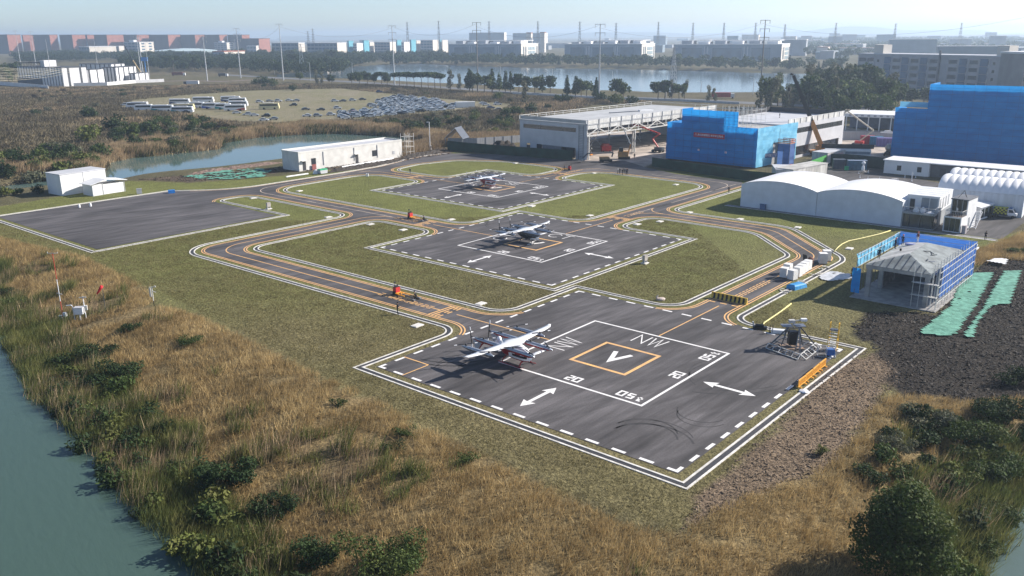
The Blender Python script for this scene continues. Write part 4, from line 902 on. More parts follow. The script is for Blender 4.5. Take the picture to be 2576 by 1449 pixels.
boom_lift("folded grey and tan boom lift parked on the taxiway edge by the hangar corner", P(1524, 408), R(5), [((1.8, 0, 1.6), (2.2, 0, 2.9), .3), ((2.2, 0, 2.9), (-5.6, 0, 2.8), .36), ((-5.6, 0, 2.8), (-7.2, 0, 1.3), .3)], mat("machine_tan", (.30, .20, .10), .6, .3, 1.5), [M_DGREY, mat("boom_grey", (.25, .23, .21), .6, .2, 1)])
boom_lift("red boom lift with cream boom in the yard beyond the dark fence", P(2157, 367), R(148), [((-.5, 0, 1.7), (-4.6, 0, 5.4), .34), ((-4.6, 0, 5.4), (4.4, 0, 11.5), .36)], M_REDM, [mat("boom_cream", (.55, .50, .40), .6, .2, 1)])
t = thing('scissor_lift', "scissor lift with raised zigzag arms at the hangar corner", 'lift', P(1481, 391), R(-44)); b = MB(); b.box(-1.2, 1.2, -.6, .6, .2, .9); b.build('base', M_ORANGE, t)
b = MB()
for k in range(5):
    z0, z1 = .9 + k * 1.25, .9 + (k + 1) * 1.25
    for y in (-.5, .5): b.beam((-.9, y, z0), (.9, y, z1), .14); b.beam((.9, y, z0), (-.9, y, z1), .14)
b.build('scissor_arms', M_GALV, t); b = MB(); b.box(-1.2, 1.2, -.6, .6, 7.15, 7.3); b.build('platform', M_GALV, t)
t = thing('compressor', "red machine housing standing inside the open hangar", 'machine', P(1524, 382), R(10)); b = MB(); b.box(-1.6, 1.6, -1, 1, .3, 2.1); b.build('housing', M_REDM, t); b = MB(); b.box(-1.2, 1.0, -.8, .8, 2.1, 2.7); b.build('top_unit', mat("faded_red", (.5, .12, .10), .6, .2, 2), t); wheels(t, [(-1.1, -.9), (1.1, -.9), (-1.1, .9), (1.1, .9)], .3, .25)
t = thing('small_crane', "small orange crawler crane on the forecourt", 'crane', P(1570, 400), R(-10)); b = MB(); b.box(-1.8, 1.8, -1.1, -.6, 0, .7); b.box(-1.8, 1.8, .6, 1.1, 0, .7); b.build('track', M_TYRE, t); b = MB(); b.box(-1.9, 1.3, -1.1, 1.1, .75, 2.4); b.build('body', mat("crane_tan", (.45, .24, .08), .6, .25, 1.5), t); b = MB(); b.box(-1.6, -.3, -1.0, 0, 2.4, 3.6); b.build('cab', M_DKWIN, t); MB().beam((1.1, 0, 1.6), (1.9, 0, 4.6), .4).build('mast', M_ORANGE, t); MB().beam((1.9, 0, 4.5), (-.4, 0, 9.2), .28).build('jib', M_GALV, t)
# ---- blue netted scaffold with tower
p0, rz, L0 = frame(P(1675, 400.5), P(1900, 425)); t = thing('netted_scaffold', "blue netted scaffold block with a red slogan banner", 'building', p0, rz); D0 = 24.0
b = MB()
def netwall(b, pts, z0, z1, m=0, nz_=8, seed=0):
    """net panel between two plan points, slightly billowing"""
    r = random.Random(seed); (xa, ya), (xb, yb) = pts; L_ = math.hypot(xb - xa, yb - ya); nx_ = max(2, int(L_ / 1.5)); nn = ((yb - ya) / L_, -(xb - xa) / L_); o = len(b.v)
    for j in range(nz_ + 1):
        for i in range(nx_ + 1):
            e = r.uniform(-.10, .12); u = i / nx_; b.v.append((xa + (xb - xa) * u + nn[0] * e, ya + (yb - ya) * u + nn[1] * e, z0 + (z1 - z0) * j / nz_))
    for j in range(nz_):
        for i in range(nx_): a = o + j * (nx_ + 1) + i; b.f.append((a, a + 1, a + nx_ + 2, a + nx_ + 1)); b.m.append(m)
x1, x2 = L0 * .17, L0 * .79
M_SEAM = mat('net_seam', (.10, .33, .60), .7, .3, 1)
def seams(t, x0, x1, z0, z1, y=-.2, dz=1.8, dx=2.9, m=None):
    b = MB()
    for z in np.arange(z0 + .5, z1, dz): b.beam((x0, y, z), (x1, y, z + random.uniform(-.08, .08)), .05, .07)
    for x in np.arange(x0 + .4, x1, dx): b.beam((x, y - .02, z0), (x, y - .02, z1), .05, .05)
    b.build('scaffold_ledger', m or M_SEAM, t)
M_SEAMD = mat('net_seam_dark', (.010, .16, .46), .8, .3, 1)
seams(t, 0, L0, .4, 11.3, m=M_SEAMD); seams(t, L0 * .17, L0 * .79, 11.6, 15.5, m=M_SEAMD)
netwall(b, ((0, 0), (L0, 0)), .3, 11.4, 0, 9, 1); netwall(b, ((x1, 0), (x2, 0)), 11.4, 15.6, 0, 4, 2); netwall(b, ((0, D0), (0, 0)), .3, 11.4, 0, 9, 3); netwall(b, ((x1, 6), (x1, 0)), 11.4, 15.6, 0, 4, 4)
b.build('front_net', M_NET, t)
b = MB(); netwall(b, ((L0, 0), (L0, 9.5)), .3, 11.4, 0, 9, 5); netwall(b, ((L0, 13.2), (L0, D0)), .3, 11.4, 0, 9, 6); netwall(b, ((L0, 9.5), (L0, 13.2)), 6.5, 11.4, 0, 4, 7); b.build('side_net', M_NETL, t)
b = MB(); b.box(.6, L0 - .6, .8, D0, .1, 10.2); b.build('concrete_core', M_CONC, t); b = MB(); b.box(x1 + .5, x2 - 4, .9, 7, 10.2, 14.2); b.build('upper_core', M_CONC, t)
b = MB()
for z in (11.3, 13, 14.6, 16.2):
    b.beam((x2 - 4.5, 0.1, z), (x2 + 4.2, .1, z), .07); b.beam((x2 + 4.2, .1, z), (x2 + 4.2, 8, z), .07); b.beam((x2 - 4.5, 8, z), (x2 + 4.2, 8, z), .07)
for x in np.arange(x2 - 4.5, x2 + 4.3, 1.45):
    for y in (.1, 2, 8): b.beam((x, y, 10.2), (x, y, 16.9), .07)
for x in np.arange(x1, x2, 2.4): b.beam((x, 6.8, 10.2), (x, 6.8, 16.6), .07)
b.beam((x1, 6.8, 15.8), (x2, 6.8, 15.8), .07); b.build('scaffold_tube', M_GALV, t)
def banner(t, x, z, w_, h_, text, mback, size, y=-.18, rot=0):
    MB().box(x, x + w_, y, y + .04, z, z + h_).build('banner', mback, t)
    cu = bpy.data.curves.new("banner_text", 'FONT'); cu.body = text; cu.size = size; cu.align_x = 'CENTER'; cu.align_y = 'CENTER'; cu.extrude = .01
    o = bpy.data.objects.new("lettering", cu); COL.objects.link(o); dg = bpy.context.evaluated_depsgraph_get(); me = bpy.data.meshes.new_from_object(o.evaluated_get(dg)); bpy.data.objects.remove(o)
    me.materials.clear(); me.materials.append(mat("letter_white", (.85, .83, .82), .6, .05, 1)); o = bpy.data.objects.new("lettering", me); COL.objects.link(o); o.parent = t; o.location = (x + w_ / 2, y - .03, z + h_ / 2); o.rotation_euler = (R(90), 0, 0)
    if len(me.vertices):
        xs = [v.co.x for v in me.vertices]; k = w_ * .9 / max(.01, max(xs) - min(xs)); o.scale = (k, k * 1.0, 1)
banner(t, L0 * .315, 7.6, L0 * .345, 1.35, "口 建设质量精品 筑牢安全防线", mat("banner_red", (.42, .015, .03), .7, .15, 1), .9)
for x, z in ((.37, 3.6), (.67, 3.6)): MB().box(L0 * x, L0 * x + .7, -.2, -.16, z, z + .55).build('safety_sign', M_WALLW, t)
t2 = thing('stair_tower', "scaffold stair tower with orange top rail at the side of the blue netted block", 'tower', p0 + Vector((math.cos(rz) * L0 - math.sin(rz) * 13 + math.cos(rz) * 2.4, math.sin(rz) * L0 + math.cos(rz) * 13 + math.sin(rz) * 2.4, 0)), rz)
b = MB(); netwall(b, ((-1.9, -1.6), (1.9, -1.6)), .2, 6.3, 0, 5, 11); netwall(b, ((1.9, -1.6), (1.9, 1.6)), .2, 6.3, 0, 5, 12); b.build('tower_net', netting("dull_blue_net", (.10, .20, .48), (.05, .10, .28)), t2); b = MB()
for x in (-1.9, 0, 1.9):
    for y in (-1.6, 1.6): b.beam((x, y, 0), (x, y, 7.6), .09)
b.build('standard', M_DGREY, t2); b = MB()
for z in (6.5, 7.0, 7.5): b.beam((-1.9, -1.6, z), (1.9, -1.6, z), .08, .22); b.beam((1.9, -1.6, z), (1.9, 1.6, z), .08, .22); b.beam((-1.9, 1.6, z), (1.9, 1.6, z), .08, .22)
b.build('guard_rail', mat("rail_orange", (.50, .16, .09), .6, .2, 2), t2); MB().box(-1.9, 1.9, -1.6, 1.6, 6.2, 6.3).build('deck', M_CONC, t2)
t2 = thing('gate_sign', "blue sign with white characters over the site walkway", 'sign', P(1916, 420), R(18)); b = MB(); b.box(-.1, .1, -.1, .1, 0, 2.6); b.build('post', M_STEEL, t2); b = MB(); b.box(4.8, 5.0, -.1, .1, 0, 2.6); b.build('post', M_STEEL, t2); banner(t2, 0, 2.6, 5.0, 1.2, "材料加工区", mat("sign_blue", (.03, .06, .24), .6, .15, 1), .8, y=-.12)
# ---- second hangar behind it
n_ = Vector((-math.sin(HDR), math.cos(HDR), 0)); d_ = Vector((math.cos(HDR), math.sin(HDR), 0)); p2 = P(2117, 371.7) - n_ * 40 - d_ * 27
t = thing('grey_hangar', "grey clad hangar with two window bands behind the blue netted block", 'hangar', p2, HDR); HW2, HL2 = 27, 40
b = MB(); Wx = HW2
b.box(0, Wx, 0, .3, 0, 10.6); b.box(0, Wx, HL2 - .3, HL2, 0, 10.6); b.box(0, .3, .3, HL2 - .3, 0, 10.6)
for z0, z1 in ((0, .8), (3.6, 7.6), (9.2, 10.6)): b.box(Wx - .3, Wx, .3, HL2 - .3, z0, z1)
b.box(Wx - .3, Wx, HL2 - 3.0, HL2 - .31, .8, 3.6); b.box(Wx - .3, Wx, HL2 - 1.4, HL2 - .31, 7.6, 9.2)
b.build('wall', M_WALLG, t)
for k in range(10):
    y0 = .6 + k * 3.85; win(t, y0, y0 + 3.6, 7.6, 9.2, y=.12, face='r', W=Wx)
    if k < 9: win(t, y0, y0 + 3.5, .8, 3.6, y=.12, face='r', W=Wx, bars=0)
MB().box(.3, Wx - .35, .35, HL2 - .35, 10.3, 10.5).build('roof', M_WALLG, t)
b = MB(); b.box(0, .3, 0, HL2, 10.6, 12.2); b.box(.3, Wx, HL2 - .3, HL2, 10.6, 12.2); b.build('parapet', mat("parapet_dark", (.03, .03, .035), .7, .2, 1), t)
b = MB(); b.box(Wx - .15, Wx, 0, HL2, 12.05, 12.25); b.box(Wx - .1, Wx - .04, 0, HL2 - .3, 10.62, 12.05); b.build('parapet_glass', mat("cloudy_panel", (.62, .62, .60)), t)
for k in range(11): MB().box(Wx - .02, Wx + .1, k * 3.95, k * 3.95 + .16, 10.6, 12.2).build('parapet_post', M_STEEL, t)
make_person("worker standing on the roof of the grey clad hangar", p2 + n_ * 20 + d_ * 14 + Vector((0, 0, 10.52)), R(180), 'stand', 'navy', 'dark', 'white')
# ---- mobile crane boom
t = thing('mobile_crane', "tall telescopic crane with black upper boom and orange lower boom", 'crane', P(2066, 391), R(-44)); b = MB(); b.box(-5, 4, -1.2, 1.2, .7, 1.5); b.build('carrier', M_ORANGE, t); wheels(t, [(x, y) for x in (-3.6, -2.2, 1.6, 3) for y in (-1.1, 1.1)], .55, .4); b = MB(); b.box(-1.6, 2, -1.2, 1.2, 1.55, 3.1); b.build('cab', M_ORANGE, t)
cb = P(2066, 391)
def at_depth(dx, dy, y):
    p, q = P(dx, dy, 0.0), P(dx, dy, 10.0); k = (y - p.y) / (q.y - p.y); return p + (q - p) * k
tp = at_depth(1996, 190, cb.y + 3.0)
M_ = Matrix.Rotation(-HDR, 4, 'Z'); tipv = M_ @ (tp - cb); base = Vector((0, 0, 2.6)); mid = base + (tipv - base) * .37
MB().beam(base, mid, 1.2, 1.4).build('lower_boom', M_ORANGE, t); MB().beam(mid, base + (tipv - base) * .72, 1.05, 1.2).build('middle_boom', M_BLADE, t); MB().beam(base + (tipv - base) * .72, tipv, .9, 1.0).build('upper_boom', M_BLADE, t)
b = MB(); b.beam(tipv + Vector((-.2, 0, .3)), tipv + Vector((-.9, 0, .5)), .7, .6); b.build('boom_head', M_BLADE, t); b = MB(); b.tube([tipv + Vector((-1, 0, .2)), tipv + Vector((-1, 0, -3.6))], .05, 6); b.box(tipv.x - 1.35, tipv.x - .65, tipv.y - .25, tipv.y + .25, tipv.z - 4.8, tipv.z - 3.6); b.build('hook_block', M_BLADE, t)
# ---- large blue netted building at the right edge
p0 = P(2239, 394.5); rz = R(-37); t = thing('netted_building', "huge stepped building wrapped in deep blue net behind the white tents", 'building', p0, rz)
b = MB(); netwall(b, ((0, 0), (46, 0)), .2, 15.0, 0, 9, 21); netwall(b, ((9.0, 0), (46, 0)), 15.0, 22.2, 0, 5, 22); netwall(b, ((0, 14), (0, 0)), .2, 15.0, 0, 9, 23); netwall(b, ((9.0, 14), (9.0, 0)), 15.0, 22.2, 0, 5, 24); b.build('front_net', netting("deep_blue_net", (.016, .31, .74), (.010, .225, .60), .3), t)
b = MB(); b.box(.6, 45, .8, 14, .1, 13.8); b.build('concrete_core', M_CONC, t); b = MB(); b.box(9.6, 45, .9, 14, 13.8, 21.2); b.build('upper_core', M_CONC, t)
seams(t, 0, 46, .5, 15, m=M_SEAMD); seams(t, 9, 46, 15.3, 22, m=M_SEAMD)
b = MB(); netwall(b, ((.2, 4), (8.8, 4)), 15.0, 16.6, 0, 2, 25); b.build('top_rail_net', M_NETL, t)
MB().box(40.5, 43.5, -.3, -.2, 18.2, 20.6).build('sign_board', mat("sign_pink", (.55, .42, .50), .6, .4, 1.5), t); MB().box(41.0, 43.0, -.36, -.31, 18.6, 19.2).build('sign_stripe', mat("banner_red", (.42, .015, .03)), t)
# ---- white prefab row in front of it
p0, rz, L0 = frame(P(2222, 435), P(2321, 444.5)); rz = R(-40); t = thing('prefab_office', "low white prefab office row with two windows at the foot of the deep blue net", 'building', p0, rz)
b = MB(); b.box(0, 11.6, 0, 7.5, 0, 3.5); b.build('wall', M_WALLW, t); b = MB(); b.box(11.6, 40, 1.2, 7.5, 0, 3.5); b.build('glazed_front', mat("shade_panel", (.09, .10, .12), .4, .3, .6), t); b = MB(); b.box(-.3, 40.3, -.4, 8.6, 3.5, 3.75); b.build('roof', M_WALLW, t)
for x in (3.4, 8.6): win(t, x, x + 1.1, 1.0, 2.4, name='window')
for x in (14, 17, 20): win(t, x, x + 1.5, .4, 2.4, y=1.14, name='window', m=M_DOOR)
# ================================================================== white tents, container offices, scaffolded house, small gear
M_TENT = mat("tent_fabric", (.76, .77, .79), .6, .05, .35, bump=.08, bscale=1.2)
M_TENTW = mat("tent_wall", (.62, .66, .72), .6, .08, .5, bump=.12, bscale=.8)
HT = R(-41.0); ev = P(1861.9, 518.4)
def arch_tent(label, p, w_, dep, eave, rise, n=18, seams=7):
    t = thing('frame_tent', label, 'tent', p, HT, 'white frame tents beside the airfield'); b = MB()
    prof = [(w_ * i / n, eave + rise * (1 - (2 * i / n - 1) ** 2) ** .9) for i in range(n + 1)]
    b.add([(0, 0, 0), (w_, 0, 0)] + [(x, 0, z) for x, z in reversed(prof)], [tuple(range(n + 3))]); b.add([(0, dep, 0), (w_, dep, 0)] + [(x, dep, z) for x, z in reversed(prof)], [tuple(reversed(range(n + 3)))])
    b.add([(0, 0, 0), (0, dep, 0), (0, dep, eave), (0, 0, eave)], [(3, 2, 1, 0)]); b.add([(w_, 0, 0), (w_, dep, 0), (w_, dep, eave), (w_, 0, eave)], [(0, 1, 2, 3)]); b.build('wall', M_TENTW, t)
    r = MB(); m_ = seams * 4; o = 0
    for j in range(m_ + 1):
        sag = .07 * abs(math.sin(math.pi * j / 4)); y = -.12 + (dep + .24) * j / m_; r.v += [(x * (w_ + .1) / w_ - .05, y, z + .05 - sag * (1 if 0 < i < n else 0)) for i, (x, z) in enumerate(prof)]
    for j in range(m_):
        for i in range(n): a = j * (n + 1) + i; r.f.append((a, a + 1, a + n + 2, a + n + 1)); r.m.append(0)
    r.build('roof', M_TENT, t, smooth=True); return t
u41 = Vector((math.cos(HT), math.sin(HT), 0)); n41 = Vector((-math.sin(HT), math.cos(HT), 0))
arch_tent("left one of the two big white arched tents, nearest the far taxiway", ev, 17.2, 17.5, 5.0, 1.35)
arch_tent("right one of the two big white arched tents, joined to the container offices", ev + u41 * 17.3, 17.2, 17.5, 5.0, 1.35)
tag(MB().box(-.6, .6, -.5, 0, 0, 1.1).box(-.7, .7, -.55, .02, 1.1, 1.18).build('power_cabinet', mat("cabinet_blue", (.08, .14, .28), .6, .2, 2), loc=ev + u41 * 5.6 - n41 * .2, rz=HT), "small blue grey power cabinet at the foot of the left arched tent", 'cabinet')
# paved strip in front of the tents
M_PAVE = mat("grey_paving", (.20, .20, .21), .9, .3, .7, obj=False)
def strip(name, a, b, wd, m, z=.018): d = (b - a).normalized(); nn = Vector((-d.y, d.x, 0)) * wd; o = MB().add([a + Vector((0, 0, z)), b + Vector((0, 0, z)), b + nn + Vector((0, 0, z)), a + nn + Vector((0, 0, z))], [(0, 1, 2, 3)]).build(name, m); struct(o)
strip('tent_apron', ev - u41 * 3 - n41 * 1.4, ev + u41 * 52 - n41 * 1.4, 1.35, M_PAVE, .02); strip('tent_kerb', ev - u41 * 3 - n41 * 1.75, ev + u41 * 60 - n41 * 1.75, .3, M_KERB, .03)
HR_ = R(-37); ur = Vector((math.cos(HR_), math.sin(HR_), 0)); nr = Vector((-math.sin(HR_), math.cos(HR_), 0)); re = P(2569, 548.7)
def rib_tent(label, p, L_, w_, eave, rise, nrib):
    t = thing('ribbed_tent', label, 'tent', p, HR_, 'inflated ribbed tents at the right edge'); n = 14; m_ = nrib * 8
    prof = [(w_ * i / n, eave + rise * (1 - (2 * i / n - 1) ** 2) ** .6) for i in range(n + 1)]; r = MB()
    for j in range(m_ + 1):
        bl = .26 * abs(math.sin(math.pi * j / 8)) ** .7
        for i, (y, z) in enumerate(prof): f = math.sin(math.pi * min(1, max(.0, i / n))) * .6 + .4; r.v.append((L_ * j / m_, y - (bl if i == 0 else 0) * .3 + 0, z + bl * f))
    for j in range(m_):
        for i in range(n): a = j * (n + 1) + i; r.f.append((a, a + n + 1, a + n + 2, a + 1)); r.m.append(0)
    r.build('roof', M_TENT, t, smooth=True)
    b = MB(); b.add([(0, .05, 0), (L_, .05, 0), (L_, .05, eave + .03), (0, .05, eave + .03)], [(0, 1, 2, 3)]); b.add([(0, w_, 0), (L_, w_, 0), (L_, w_, eave), (0, w_, eave)], [(3, 2, 1, 0)])
    for x in (0, L_): b.add([(x, .05, 0), (x, w_, 0)] + [(x, y, z) for y, z in reversed(prof)], [tuple(range(n + 3)) if x else tuple(reversed(range(n + 3)))])
    b.build('wall', mat("draped_wall", (.60, .64, .70), .7, .12, 1.0, streak=(1.5, 1.5, .15), bump=.5, bscale=1.5), t); return t
rib_tent("nearer ribbed white tent with draped grey wall behind the container offices", re - ur * 16.5, 16.5, 10.6, 4.6, 2.3, 11)
rib_tent("farther ribbed white tent behind the nearer ribbed tent", re - ur * 16.8 + nr * 10.9, 30, 10.6, 4.6, 2.3, 20)
# ---- container offices
M_CONT = mat("container_white", (.70, .71, .73), .5, .08, .8); M_GLZ = mat("office_glass", (.055, .065, .08), .1, .5, .5, spec=.8); M_RAIL = mat("rail_grey", (.45, .46, .48), .5, .1, 1)
HC = R(-38); pa_ = P(2254 + 85 * .125, 456.2 + 910 * .125); t = thing('container_office', "two level white container office with glazed ground floor and bags on its terrace", 'office', pa_, HC); CW = 6.0
b = MB(); b.box(0, CW, 0, 14.5, 2.75, 3.05); b.box(0, .25, 0, 14.5, 0, 2.75); b.box(CW - .25, CW, 3.2, 14.5, 0, 2.75); b.box(.25, CW - .25, 8, 8.2, 0, 2.75); b.box(0, CW, -.02, 14.5, -.05, .15); b.build('lower_frame', mat("frame_grey", (.30, .32, .34), .6, .15, 1), t)
for x0, x1, nm in ((.27, 1.45, 'glass_panel'), (1.55, 3.5, 'glass_panel'), (3.6, CW - .27, 'glass_panel')): MB().box(x0, x1, .08, .14, .16, 2.74).build(nm, M_GLZ, t)
MB().box(CW - .12, CW - .06, .2, 3.2, .16, 2.74).build('glass_panel', M_GLZ, t)
b = MB(); b.box(.05, CW - .05, 2.9, 14.4, 3.06, 5.95); b.build('upper_wall', M_CONT, t)
for k in range(5): MB().box(-.02, CW + .02, 2.85 + k * 2.33, 2.85 + k * 2.33 + 2.12, 5.96, 6.14).build('roof', M_CONT, t)
win(t, .6, 1.5, 3.1, 5.3, y=2.86, name='door', m=M_DOOR); win(t, 1.55, 2.5, 3.1, 5.3, y=2.86, name='door_leaf', m=M_CONT); win(t, 2.7, CW - .3, 3.3, 5.7, y=2.87, name='window', m=mat("glass_grey", (.22, .27, .33), .15, .2, .6, spec=.7), bars=1)
for k in range(4): win(t, 3.4 + k * 2.33, 4.6 + k * 2.33, 3.4, 5.6, y=-.03, face='r', W=CW - .05, name='window', m=mat("glass_pale", (.42, .44, .46), .25, .2, 1))
def railing(t, pts, z, h=1.05, m=M_RAIL):
    b = MB()
    for a, c in zip(pts, pts[1:]):
        A, C = Vector((*a, z)), Vector((*c, z)); b.beam(A + Vector((0, 0, h)), C + Vector((0, 0, h)), .09); n = max(2, int((C - A).length / .3))
        for k in range(n + 1): q = A + (C - A) * (k / n); b.beam(q, q + Vector((0, 0, h)), .03)
    b.build('railing', m, t)
railing(t, [(.05, 2.8), (.05, .05), (CW - .05, .05), (CW - .05, 2.8)], 3.06)
loc = lambda p, h, x, y, z: p + Vector((math.cos(h) * x - math.sin(h) * y, math.sin(h) * x + math.cos(h) * y, z))
def lump(name, label, p, r, h, m, cat, sd): 
    rr = random.Random(sd); b = MB(); n = 12; rows = []
    for z, k in ((0, 1), (.25, 1.08), (.55, .9), (.8, .6), (1, .2)): rows.append([(r * k * math.cos(2 * math.pi * i / n) * rr.uniform(.82, 1.15), r * k * math.sin(2 * math.pi * i / n) * rr.uniform(.82, 1.15), h * z) for i in range(n)])
    b.loft(rows); return tag(b.build(name, m, loc=p), label, cat)
lump('waste_bag', "left white waste bag on the container terrace", loc(pa_, HC, 2.3, 1.2, 3.07), .55, 1.0, M_WHT_P, 'bag', 1); lump('waste_bag', "right white waste bag on the container terrace", loc(pa_, HC, 3.5, 1.3, 3.07), .5, 1.1, M_WHT_P, 'bag', 2); lump('plastic_sheet', "crumpled white plastic sheet at the right end of the container terrace", loc(pa_, HC, 4.9, 1.1, 3.07), .7, .35, M_WHT_P, 'sheet', 3)
HC2 = R(-44); pb_ = P(2254 + 935 * .125, 456.2 + 1000 * .125); t = thing('container_office', "narrow two level white container with dark glass room, terrace and outside stair", 'office', pb_, HC2); BW = 3.1
b = MB(); b.box(.0, BW, .06, 9.0, -.02, 3.0); b.build('lower_wall', M_CONT, t)
b = MB(); b.box(-.04, BW + .04, -.1, .05, 2.75, 3.05); b.box(-.04, BW + .04, -.1, .05, -.02, .2); b.box(-.04, .14, -.1, .05, .2, 2.75); b.box(BW - .14, BW + .04, -.1, .05, .2, 2.75); b.build('front_frame', M_CONT, t)
for k in range(3): MB().box(.18 + k * .93, 1.04 + k * .93, -.02, .04, .22, 2.73).build('glass_panel', mat("green_glass", (.03, .045, .045), .1, .4, .5, spec=.8), t)
b = MB(); b.box(BW - .2, BW, 3.0, 8.6, 3.02, 5.9); b.box(.0, .2, 3.0, 8.6, 3.02, 5.9); b.box(.2, BW - .2, 8.4, 8.6, 3.02, 5.9); b.build('upper_wall', M_CONT, t); b = MB(); b.box(-.1, BW + .1, 2.8, 8.7, 5.9, 6.1); b.build('roof', mat("roof_slate", (.13, .14, .16), .7, .3, 1), t); MB().box(.22, BW - .22, 3.3, 3.36, 3.04, 5.88).build('glass_front', M_DKWIN, t)
for x in (1.0, 2.0): MB().box(x, x + .06, 3.22, 3.3, 3.04, 5.88).build('mullion', M_CONT, t)
MB().box(.05, BW - .05, .1, 3.0, 3.01, 3.07).build('terrace_floor', mat("terrace_brown", (.12, .08, .065), .8, .3, 2), t)
railing(t, [(.05, 3.0), (.05, .1), (BW - .05, .1), (BW - .05, 3.0)], 3.07)
b = MB()
for k in range(11): b.box(BW + .1, BW + 1.1, 8.6 - k * .28, 8.88 - k * .28, 3.0 - k * .27, 3.05 - k * .27)
b.beam((BW + 1.1, 8.8, 3.0), (BW + 1.1, 5.7, .1), .08, .2); b.beam((BW + .1, 8.8, 3.0), (BW + .1, 5.7, .1), .08, .2); b.beam((BW + 1.1, 8.8, 4.0), (BW + 1.1, 5.7, 1.1), .06); b.build('stair', M_CONT, t)
win(t, 4.2, 5.2, .1, 2.4, y=-.03, face='r', W=BW, name='door', m=mat("door_grey", (.25, .27, .3), .5, .2, 1))
b = MB()
for x, y in ((.8, 4.2), (2.4, 4.2), (1.6, 6.2)): b.beam((x, y, 6.1), (1.6, 4.9, 7.5), .06)
b.build('antenna_tripod', M_BLADE, t)
t = thing('air_conditioner', "white outdoor air conditioner unit against the narrow container wall", 'air conditioner', loc(pb_, HC2, BW + .35, 2.6, 0), HC2); MB().box(-.25, .25, -.5, .5, .1, .9).build('case', M_CONT, t); k = MB(); k.tube([(.26, 0, .5), (.28, 0, .5)], .32, 14); k.build('fan_grille', M_BLK, t)
tag(MB().box(-.35, .35, -.5, .5, 0, 1.5).box(-.4, .4, -.55, .55, 1.5, 1.56).build('utility_cabinet', mat("cabinet_mauve", (.34, .31, .33), .6, .1, 1), loc=loc(pb_, HC2, BW + .6, .5, 0), rz=HC2), "mauve grey utility cabinet at the front corner of the narrow container", 'cabinet')
make_person("person in white sitting area standing on the narrow container terrace", loc(pb_, HC2, 1.7, 1.4, 3.08), R(120), 'stand', 'white', 'dark')
t = thing('kiosk', "small dark glazed kiosk with sloping white roof by the draped tent wall", 'kiosk', P(2254 + 1670 * .125, 456.2 + 790 * .125), R(41)); b = MB(); b.box(0, 6.5, 0, 2.4, 0, 2.6); b.build('wall', M_CONT, t); b = MB(); b.add([(-.2, -.2, 2.6), (6.7, -.2, 2.6), (6.7, 2.6, 3.0), (-.2, 2.6, 3.0), (-.2, -.2, 2.7), (6.7, -.2, 2.7), (6.7, 2.6, 3.1), (-.2, 2.6, 3.1)], [(3, 2, 1, 0), (4, 5, 6, 7), (0, 1, 5, 4), (1, 2, 6, 5), (2, 3, 7, 6), (3, 0, 4, 7)]); b.build('roof', M_CONT, t)
for k in range(3): win(t, .4 + k * 2.0, 2.1 + k * 2.0, .4, 2.3, name='window')
# ---- chequered pickup
t = thing('follow_me_truck', "small white truck with yellow and black chequered box body by the draped tent wall", 'truck', P(2528, 547), R(-38)); b = MB(); b.box(-2.2, .5, -.8, .8, .55, .75); b.build('chassis', M_BLK, t)
c1, c2 = mat("check_yellow", (.55, .55, .05), .5, .1, 1), M_BLADE; b = MB(); nx_, nz_ = 7, 4
for i in range(nx_):
    for j in range(nz_):
        x0, x1, z0, z1 = -2.2 + i * 2.5 / nx_, -2.2 + (i + 1) * 2.5 / nx_, .8 + j * .32, .8 + (j + 1) * .32; b.add([(x0, -.8, z0), (x1, -.8, z0), (x1, -.8, z1), (x0, -.8, z1)], [(0, 1, 2, 3)], (i + j) % 2); b.add([(x0, .8, z0), (x1, .8, z0), (x1, .8, z1), (x0, .8, z1)], [(3, 2, 1, 0)], (i + j) % 2)
for i in range(5):
    for j in range(nz_):
        y0, y1, z0, z1 = -.8 + i * .32, -.8 + (i + 1) * .32, .8 + j * .32, .8 + (j + 1) * .32; b.add([(-2.2, y0, z0), (-2.2, y1, z0), (-2.2, y1, z1), (-2.2, y0, z1)], [(3, 2, 1, 0)], (i + j) % 2); b.add([(.3, y0, z0), (.3, y1, z0), (.3, y1, z1), (.3, y0, z1)], [(0, 1, 2, 3)], (i + j) % 2)
b.add([(-2.2, -.8, 2.08), (.3, -.8, 2.08), (.3, .8, 2.08), (-2.2, .8, 2.08)], [(0, 1, 2, 3)], 0); b.build('box_body', [c1, c2], t)
b = MB(); b.loft([[(x, y, z) for x, z in ((.4, .6), (2.1, .6), (2.15, 1.05), (1.75, 1.2), (1.35, 1.95), (.4, 2.0))] for y in (-.78, .78)]); b.build('cab', M_WHT_P, t)
for s in (-1, 1): b = MB(); b.add([(.6, s * .79, 1.2), (1.6, s * .79, 1.2), (1.3, s * .79, 1.8), (.6, s * .79, 1.82)], [(0, 1, 2, 3) if s < 0 else (3, 2, 1, 0)]); b.build('side_window', M_DKWIN, t)
b = MB(); b.add([(1.78, -.68, 1.22), (1.78, .68, 1.22), (1.41, .62, 1.88), (1.41, -.62, 1.88)], [(0, 1, 2, 3)]); b.build('windscreen', M_DKWIN, t); MB().box(.6, 1.1, -.6, .6, 2.02, 2.16).build('light_bar', mat("beacon_blue", (.05, .15, .35), .4, .1, 1), t); wheels(t, [(-1.6, -.72), (-1.6, .72), (1.5, -.72), (1.5, .72)], .33, .2)
tag(MB().box(-1.0, 1.0, -.6, .6, .15, 1.0).box(-.9, .9, -.5, .5, 1.0, 1.15).build('dark_bin', M_BLK, loc=P(2480, 546), rz=R(-38)), "dark covered bin between the kiosk and the chequered truck", 'bin')
